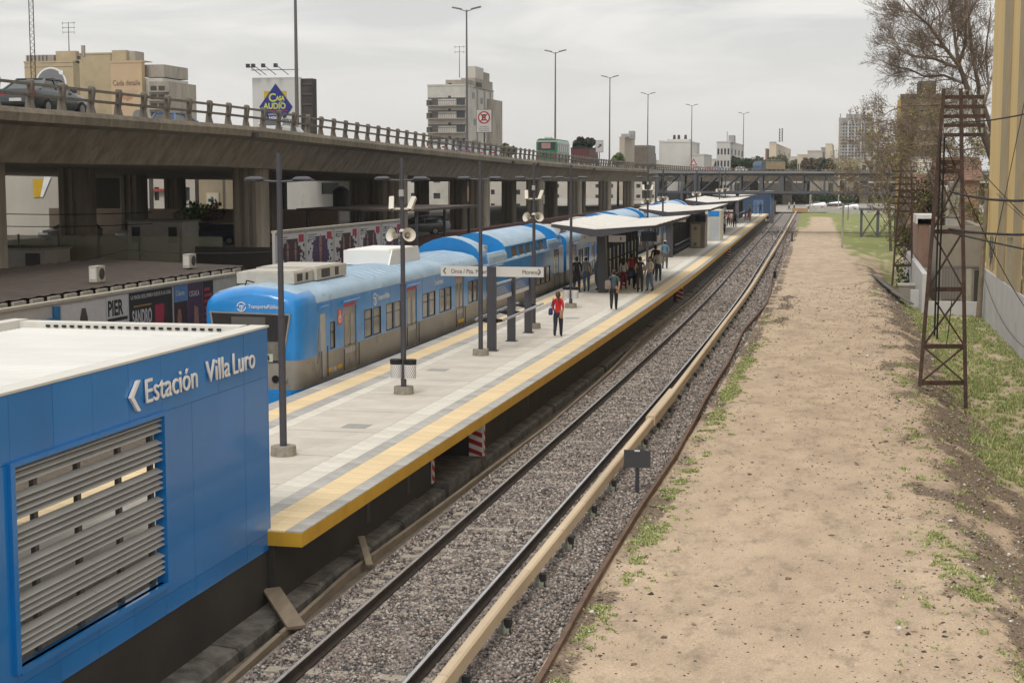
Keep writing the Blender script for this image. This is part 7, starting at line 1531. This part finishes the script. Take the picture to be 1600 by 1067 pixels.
# ================================================================== PEOPLE
SKIN = M('skin', (.42, .245, .165), .6, var=.08); 
def cloth(nm, c): return M('cloth_' + nm, c, .85, var=.2, scale=9)
def person(loc, rz, lab, top, bottom, h=1.7, hair=(.03, .02, .015), pose='stand', sleeve='long', cap=None, ponytail=False, shoes=(.03, .03, .03), lean=0., skirt=False, group='people waiting on the platform', longhair=False, female=False, fine=False):
    k = h / 1.7; rs_ = random.Random(hash(lab) % 1000 if False else sum(map(ord, lab)))
    V = []; Rr = []; E_ = []; B = []
    def v(x, y, z, r, p=None, mat=0):
        V.append((x*k, y*k, z*k)); Rr.append(r*k)
        if p is not None: E_.append((p, len(V)-1)); B.append((p, len(V)-1, mat))
        return len(V)-1
    sw = .205 if not female else .175; hw = .095
    sit = pose == 'sit'
    dz = -.38 if sit else 0
    ly = lean
    # materials: 0 top, 1 bottom, 2 skin, 3 shoes
    pel = v(0, 0, .93 + dz, .135); ab = v(0, .0 + ly*.3, 1.06 + dz, .125 if not female else .112, pel, 0); ch = v(0, ly*.7 + .01, 1.27 + dz, .145 if not female else .128, ab, 0); nb = v(0, ly, 1.42 + dz, .075, ch, 0)
    nk = v(0, ly*1.05, 1.49 + dz, .052, nb, 2); hd = v(0, ly*1.1 + .01, 1.58 + dz, .086, nk, 2); ht = v(0, ly*1.1, 1.65 + dz, .082, hd, 2)
    step = {'walk': .17, 'stand': .02, 'sit': 0}[pose]
    for s in (-1, 1):
        st = step * s
        if sit: hp = v(s*hw, .04, .53, .09, pel, 1); kn = v(s*(hw + .02), .44, .53, .068, hp, 1); an = v(s*(hw + .02), .47, .12, .045, kn, 1)
        else:
            hp = v(s*hw, 0, .84, .112, pel, 1); kn = v(s*(hw - .005 + (.02 if pose == 'stand' else 0)), st*.62 + .03, .48, .08, hp, 1); an = v(s*(hw - .01 + (.03 if pose == 'stand' else 0)), st - (.1 if st < 0 else 0), .11 + (.05 if st < -.1 else 0), .058, kn, 1)
        ft = v(V[an][0]/k, V[an][1]/k + .05, V[an][2]/k - .065, .042, an, 3); v(V[ft][0]/k, V[ft][1]/k + .11, V[ft][2]/k - .008, .034, ft, 3)
        sh = v(s*(sw - .03), ly*.95, 1.39 + dz, .068, nb, 0); swing = -.16*s if pose == 'walk' else rs_.uniform(-.02, .12)
        el = v(s*(sw + .035), ly*.7 + swing*.5 - .02, 1.12 + dz, .047, sh, 0 if sleeve in ('long', 'elbow') else (0 if sleeve == 'short' else 2)); bend = rs_.choice((.05, .22)) if pose == 'stand' else .09
        if sit: bend = .28
        wr = v(s*(sw + .03 - bend*.35), ly*.5 + swing + bend, .89 + bend*.6 + dz, .033, el, 0 if sleeve == 'long' else 2)
        hn = v(V[wr][0]/k, V[wr][1]/k + .03, V[wr][2]/k - .07, .034, wr, 2)
        if fine:
            for q in range(4): a = v(V[hn][0]/k - s*.0 , V[hn][1]/k - .026 + q*.018, V[hn][2]/k - .045, .0095, hn, 2); v(V[a][0]/k - s*.012, V[a][1]/k + .004, V[a][2]/k - .034 + abs(q - 1.4)*.006, .008, a, 2)
            a = v(V[hn][0]/k - s*.01, V[hn][1]/k + .04, V[hn][2]/k - .018, .010, hn, 2); v(V[a][0]/k, V[a][1]/k + .012, V[a][2]/k - .025, .008, a, 2)
        else: v(V[hn][0]/k, V[hn][1]/k + .015, V[hn][2]/k - .055, .022, hn, 2)
    me = bpy.data.meshes.new('tmp'); me.from_pydata(V, E_, []); o = bpy.data.objects.new('tmp', me); COL.objects.link(o)
    mo = o.modifiers.new('s', 'SKIN'); mo.use_smooth_shade = True
    for i, r in enumerate(Rr):
        sv = me.skin_vertices[0].data[i]; f = 1.0; sv.radius = (r, r * (.72 if i in (0, 1, 2) else 1)); sv.use_root = i == 0
    ss = o.modifiers.new('u', 'SUBSURF'); ss.levels = 1 if not fine else 2; ss.render_levels = ss.levels
    dg = bpy.context.evaluated_depsgraph_get(); me2 = bpy.data.meshes.new_from_object(o.evaluated_get(dg)); bpy.data.objects.remove(o); bpy.data.meshes.remove(me)
    P = np.array(V)
    seg = [(P[a], P[b], mt) for a, b, mt in B]
    tm, bmn = cloth('%.2f_%.2f_%.2f' % top, top), cloth('%.2f_%.2f_%.2f' % bottom, bottom)
    me2.materials.clear()
    for a in (tm, bmn, SKIN, cloth('shoe%.2f' % shoes[0], shoes)): me2.materials.append(a)
    for p in me2.polygons:
        c = np.array(p.center); best = 9; bm_i = 0
        for a, b, mt in seg:
            ab_ = b - a; t_ = max(0, min(1, np.dot(c - a, ab_) / np.dot(ab_, ab_))); d = np.linalg.norm(c - a - ab_*t_)
            if d < best: best = d; bm_i = mt; tt_ = t_
        if bm_i == 0 and c[2] < (.95 + dz) * k and not sit: bm_i = 1 if c[2] < .91*k and abs(c[0]) < .2*k else bm_i
        if sleeve == 'short' and bm_i == 0 and abs(c[0]) > (sw + .0)*k and c[2] < (1.22 + dz)*k: bm_i = 2
        p.material_index = bm_i; p.use_smooth = True
    t = thing('person', lab, 'person', loc, rz, group); me2.name = 'body'; link('body', me2, t)
    hc = Vector((0, (ly*1.1 - .012)*k, (1.635 + dz)*k))
    m = MB(); rings = []
    for q in range(7):
        a = math.pi/2 - q*math.pi/2/5.4; rr_ = math.cos(a)*.103*k; zz = hc.z + math.sin(a)*.1*k
        rings.append([(hc.x + rr_*.93*math.cos(2*math.pi*j/12), hc.y - .012*k*(q/3) + rr_*1.05*math.sin(2*math.pi*j/12) * (1 if math.sin(2*math.pi*j/12) < 0 else max(.35, 1 - .1*q)), zz) for j in range(12)])
    m.loft(rings)
    m.ell((0, hc.y - .03*k, hc.z - .045*k), (.086*k, .078*k, .095*k), 10, 6)
    if ponytail: m.cyl(hc + Vector((0, -.09, .0))*k, hc + Vector((.02, -.14, -.09))*k, .04*k, .035*k, 8); m.cyl(hc + Vector((.02, -.14, -.09))*k, hc + Vector((.03, -.13, -.26))*k, .035*k, .012*k, 8)
    if longhair: m.loft([[hc + Vector((x*k*f, (y*f - .03)*k, z*k)) for x, y in ((-.1, .04), (-.09, -.07), (0, -.1), (.09, -.07), (.1, .04), (0, -.02))] for z, f in ((.02, 1), (-.1, 1.05), (-.25, .95), (-.33, .6))])
    m.build('hair', M('hair_%.2f' % hair[0], hair, .6), t, smooth=True)
    fy = hc.y + .085*k; m = MB(); z0 = hc.z - .055*k
    m.ell((0, fy + .012*k, z0 - .012*k), (.014*k, .02*k, .022*k), 6, 4)
    for s in (-1, 1): m.ell((s*.088*k, hc.y - .005*k, z0 - .005*k), (.014*k, .022*k, .03*k), 6, 4)
    m.build('nose_and_ears', SKIN, t)
    m = MB()
    for s in (-1, 1): m.ell((s*.034*k, fy - .004*k, z0 + .016*k), (.013*k, .008*k, .008*k), 6, 4)
    m.ell((0, fy - .004*k, z0 - .055*k), (.026*k, .008*k, .006*k), 6, 4); m.build('eyes_and_mouth', M('face_dark', (.07, .03, .025), .6), t)
    if cap:
        m = MB(); m.ell((hc.x, hc.y, hc.z + .02*k), (.105*k, .115*k, .095*k), 12, 6); m.box(-.06*k, .06*k, hc.y + .08*k, hc.y + .2*k, hc.z + .0*k, hc.z + .02*k); m.build('cap', cloth('cap%.2f' % cap[0], cap), t, smooth=True)
    return t
def bag(name, lab, loc, size, col, cat='bag', strap=None):
    t = thing(name, lab, cat, loc); x, y, z = size; m = MB()
    m.loft([[(a*x/2*f, b*y/2*f, c) for a, b in ((-1, -.6), (-.6, -1), (.6, -1), (1, -.6), (1, .6), (.6, 1), (-.6, 1), (-1, .6))] for c, f in ((-z/2, .8), (-z/2 + .04, 1), (z/2 - .08, .95), (z/2, .7))]); m.build('bag_body', cloth('b%.2f%.2f' % (col[0], col[2]), col), t, smooth=True)
    if strap: m = MB(); m.cyl((0, 0, z/2 - .02), strap, .014, n=5); m.build('strap', cloth('b%.2f%.2f' % (col[0], col[2]), col), t)
    return t
Z1 = 1.106
BK = (.02, .02, .024)
person((px(-10.3, 54.3), 54.3, Z1), .02, 'woman in bright red blouse and dark trousers walking away along the platform', (.52, .018, .022), (.02, .022, .04), 1.63, (.075, .035, .02), 'walk', 'elbow', ponytail=True, group='people walking on the platform', female=True, fine=True)
bag('shoulder_bag', 'blue purple shoulder bag at the left hip of the woman in red', (px(-10.56, 54.3), 54.22, Z1 + .93), (.14, .26, .24), (.05, .04, .22), strap=(.1, 0, .5))
person((px(-9.95, 65.8), 65.8, Z1), .08, 'man in teal shirt and black trousers walking away with a striped backpack', (.05, .085, .10), BK, 1.74, (.03, .02, .015), 'walk', 'short', group='people walking on the platform', fine=True)
bag('backpack', 'grey red and white striped backpack hanging from the left shoulder of the man in teal', (px(-10.18, 65.8), 65.6, Z1 + 1.12), (.26, .17, .38), (.24, .19, .17))
person((px(-10.78, 89.3), 89.3, Z1), .05, 'person in black jacket walking away beyond the waiting group', (.025, .025, .028), (.04, .04, .045), 1.76, (.02, .015, .012), 'walk', 'long', group='people walking on the platform')
bag('sling_bag', 'black bag on the left side of the person in the black jacket', (px(-11.08, 89.3), 89.2, Z1 + .95), (.22, .3, .3), (.02, .02, .02), strap=(.2, 0, .5))
P_ = [(-10.15, 76.5, .3, 'man in black vest with his back to us at the right of the group', (.03, .03, .035), (.035, .032, .03), dict(sleeve='none', h=1.75)),
 (-9.75, 77.3, 2.6, 'man in white shirt and pale jeans behind the man in the black vest', (.60, .58, .56), (.14, .2, .3), dict(sleeve='short', h=1.72)),
 (-11.2, 78.2, -.2, 'woman in loose white top and dark red trousers', (.58, .53, .53), (.22, .02, .035), dict(h=1.62, female=True, longhair=True)),
 (-11.15, 81.0, .1, 'person in red jacket standing behind the woman in white', (.42, .03, .04), (.03, .03, .04), dict(h=1.68, hair=(.06, .04, .025))),
 (-10.55, 78.3, -.9, 'woman in navy top with pale sleeves in the middle of the waiting group', (.035, .05, .07), (.02, .02, .025), dict(h=1.63, sleeve='short', female=True, longhair=True)),
 (-13.25, 75.8, 0, 'broad person in black jacket beside the litter bins', BK, (.03, .03, .03), dict(h=1.75)),
 (-12.85, 76.4, .4, 'man in grey shirt, jeans and white cap leaning by the train door', (.22, .23, .25), (.09, .13, .19), dict(h=1.72, cap=(.6, .6, .6), lean=.16, sleeve='short')),
 (-12.42, 77.3, 1.2, 'person in blue shirt and jeans half hidden by the shelter column', (.12, .2, .3), (.12, .17, .24), dict(h=1.74)),
 (-10.9, 96.0, 0, 'man in light blue shirt and white cap standing farther back under the shelter', (.10, .22, .32), (.1, .1, .1), dict(h=1.75, cap=(.5, .5, .48), sleeve='short')),
 (-10.1, 84.5, .2, 'person in white shirt partly hidden behind the waiting group', (.55, .55, .55), (.06, .08, .12), dict(h=1.7)),
 (-11.05, 158.0, 0, 'person in yellow top standing beyond the cream kiosk', (.42, .33, .08), BK, dict(h=1.65)), (-10.7, 157.0, 1, 'person in black trousers and pale shirt beyond the cream kiosk', (.4, .38, .45), BK, dict(h=1.72)),
 (-10.6, 176, 0, 'person in dark clothes leaning near the far column', BK, BK, dict(h=1.72)), (-11.0, 178, 0, 'person in white top near the far column', (.5, .42, .4), (.2, .08, .08), dict(h=1.65)), (-11.6, 181, 0, 'person in dark red near the far column', (.25, .06, .07), BK, dict(h=1.7)),
 (-10.1, 200, 0, 'person in red sitting height bent over right of the far column', (.42, .04, .08), (.3, .2, .25), dict(h=1.3)), (-9.9, 201, .5, 'person in pinkish clothes right of the far column', (.45, .25, .27), (.3, .2, .2), dict(h=1.35)), (-10.6, 203, 0, 'child in grey beside the person in red', (.2, .2, .2), (.2, .18, .2), dict(h=1.2)),
 (-10.5, 236, 0, 'person in blue standing in the doorway of the far blue building', (.06, .12, .25), (.08, .12, .2), dict(h=1.75)), (-9.8, 236, 0, 'person in black at the corner of the far blue building', BK, BK, dict(h=1.8)), (-11.2, 232, 0, 'person in green left of the far doorway', (.06, .10, .07), BK, dict(h=1.75))]
for d, Y, rz, lab, tp_c, bt, kw in P_:
    person((px(d, Y), Y, Z1), rz, lab, tp_c, bt, **kw)
person((px(-12.05, 80.6), 80.6, Z1), -1.4, 'dark haired person in black sitting on the shelter bench', BK, (.05, .08, .14), 1.65, pose='sit', longhair=True, female=True)
bag('tote_bag', 'small blue bag held at the hip of the woman in navy', (px(-10.85, 78.2), 78.2, Z1 + .82), (.3, .15, .28), (.03, .05, .12))
a = onY(1233, 325, 318); person((a.x, 318, 0.0), 1.5, 'person in white shirt crossing the distant track on the left', (.6, .6, .6), BK, 1.75, group='people crossing the track', pose='walk')
a = onY(1241, 325, 318); person((a.x, 318, 0.0), 1.5, 'person in pale top crossing the distant track on the right', (.5, .48, .46), BK, 1.75, group='people crossing the track', pose='walk')

# ================================================================== AIR
hm_ = bpy.data.materials.new('thin_haze'); hm_.use_nodes = True; t_ = hm_.node_tree; t_.nodes.clear(); o1 = N(t_, 'ShaderNodeOutputMaterial'); pv = N(t_, 'ShaderNodeVolumePrincipled')
pv.inputs['Color'].default_value = (.97, .98, 1.0, 1); pv.inputs['Density'].default_value = .00016; pv.inputs['Anisotropy'].default_value = .2; t_.links.new(pv.outputs[0], o1.inputs['Volume'])
o = MB().box(-1200, 1700, -120, 3700, -2.4, 60).build('haze', hm_); o['kind'] = 'stuff'; o['label'] = 'thin pale haze over the city'
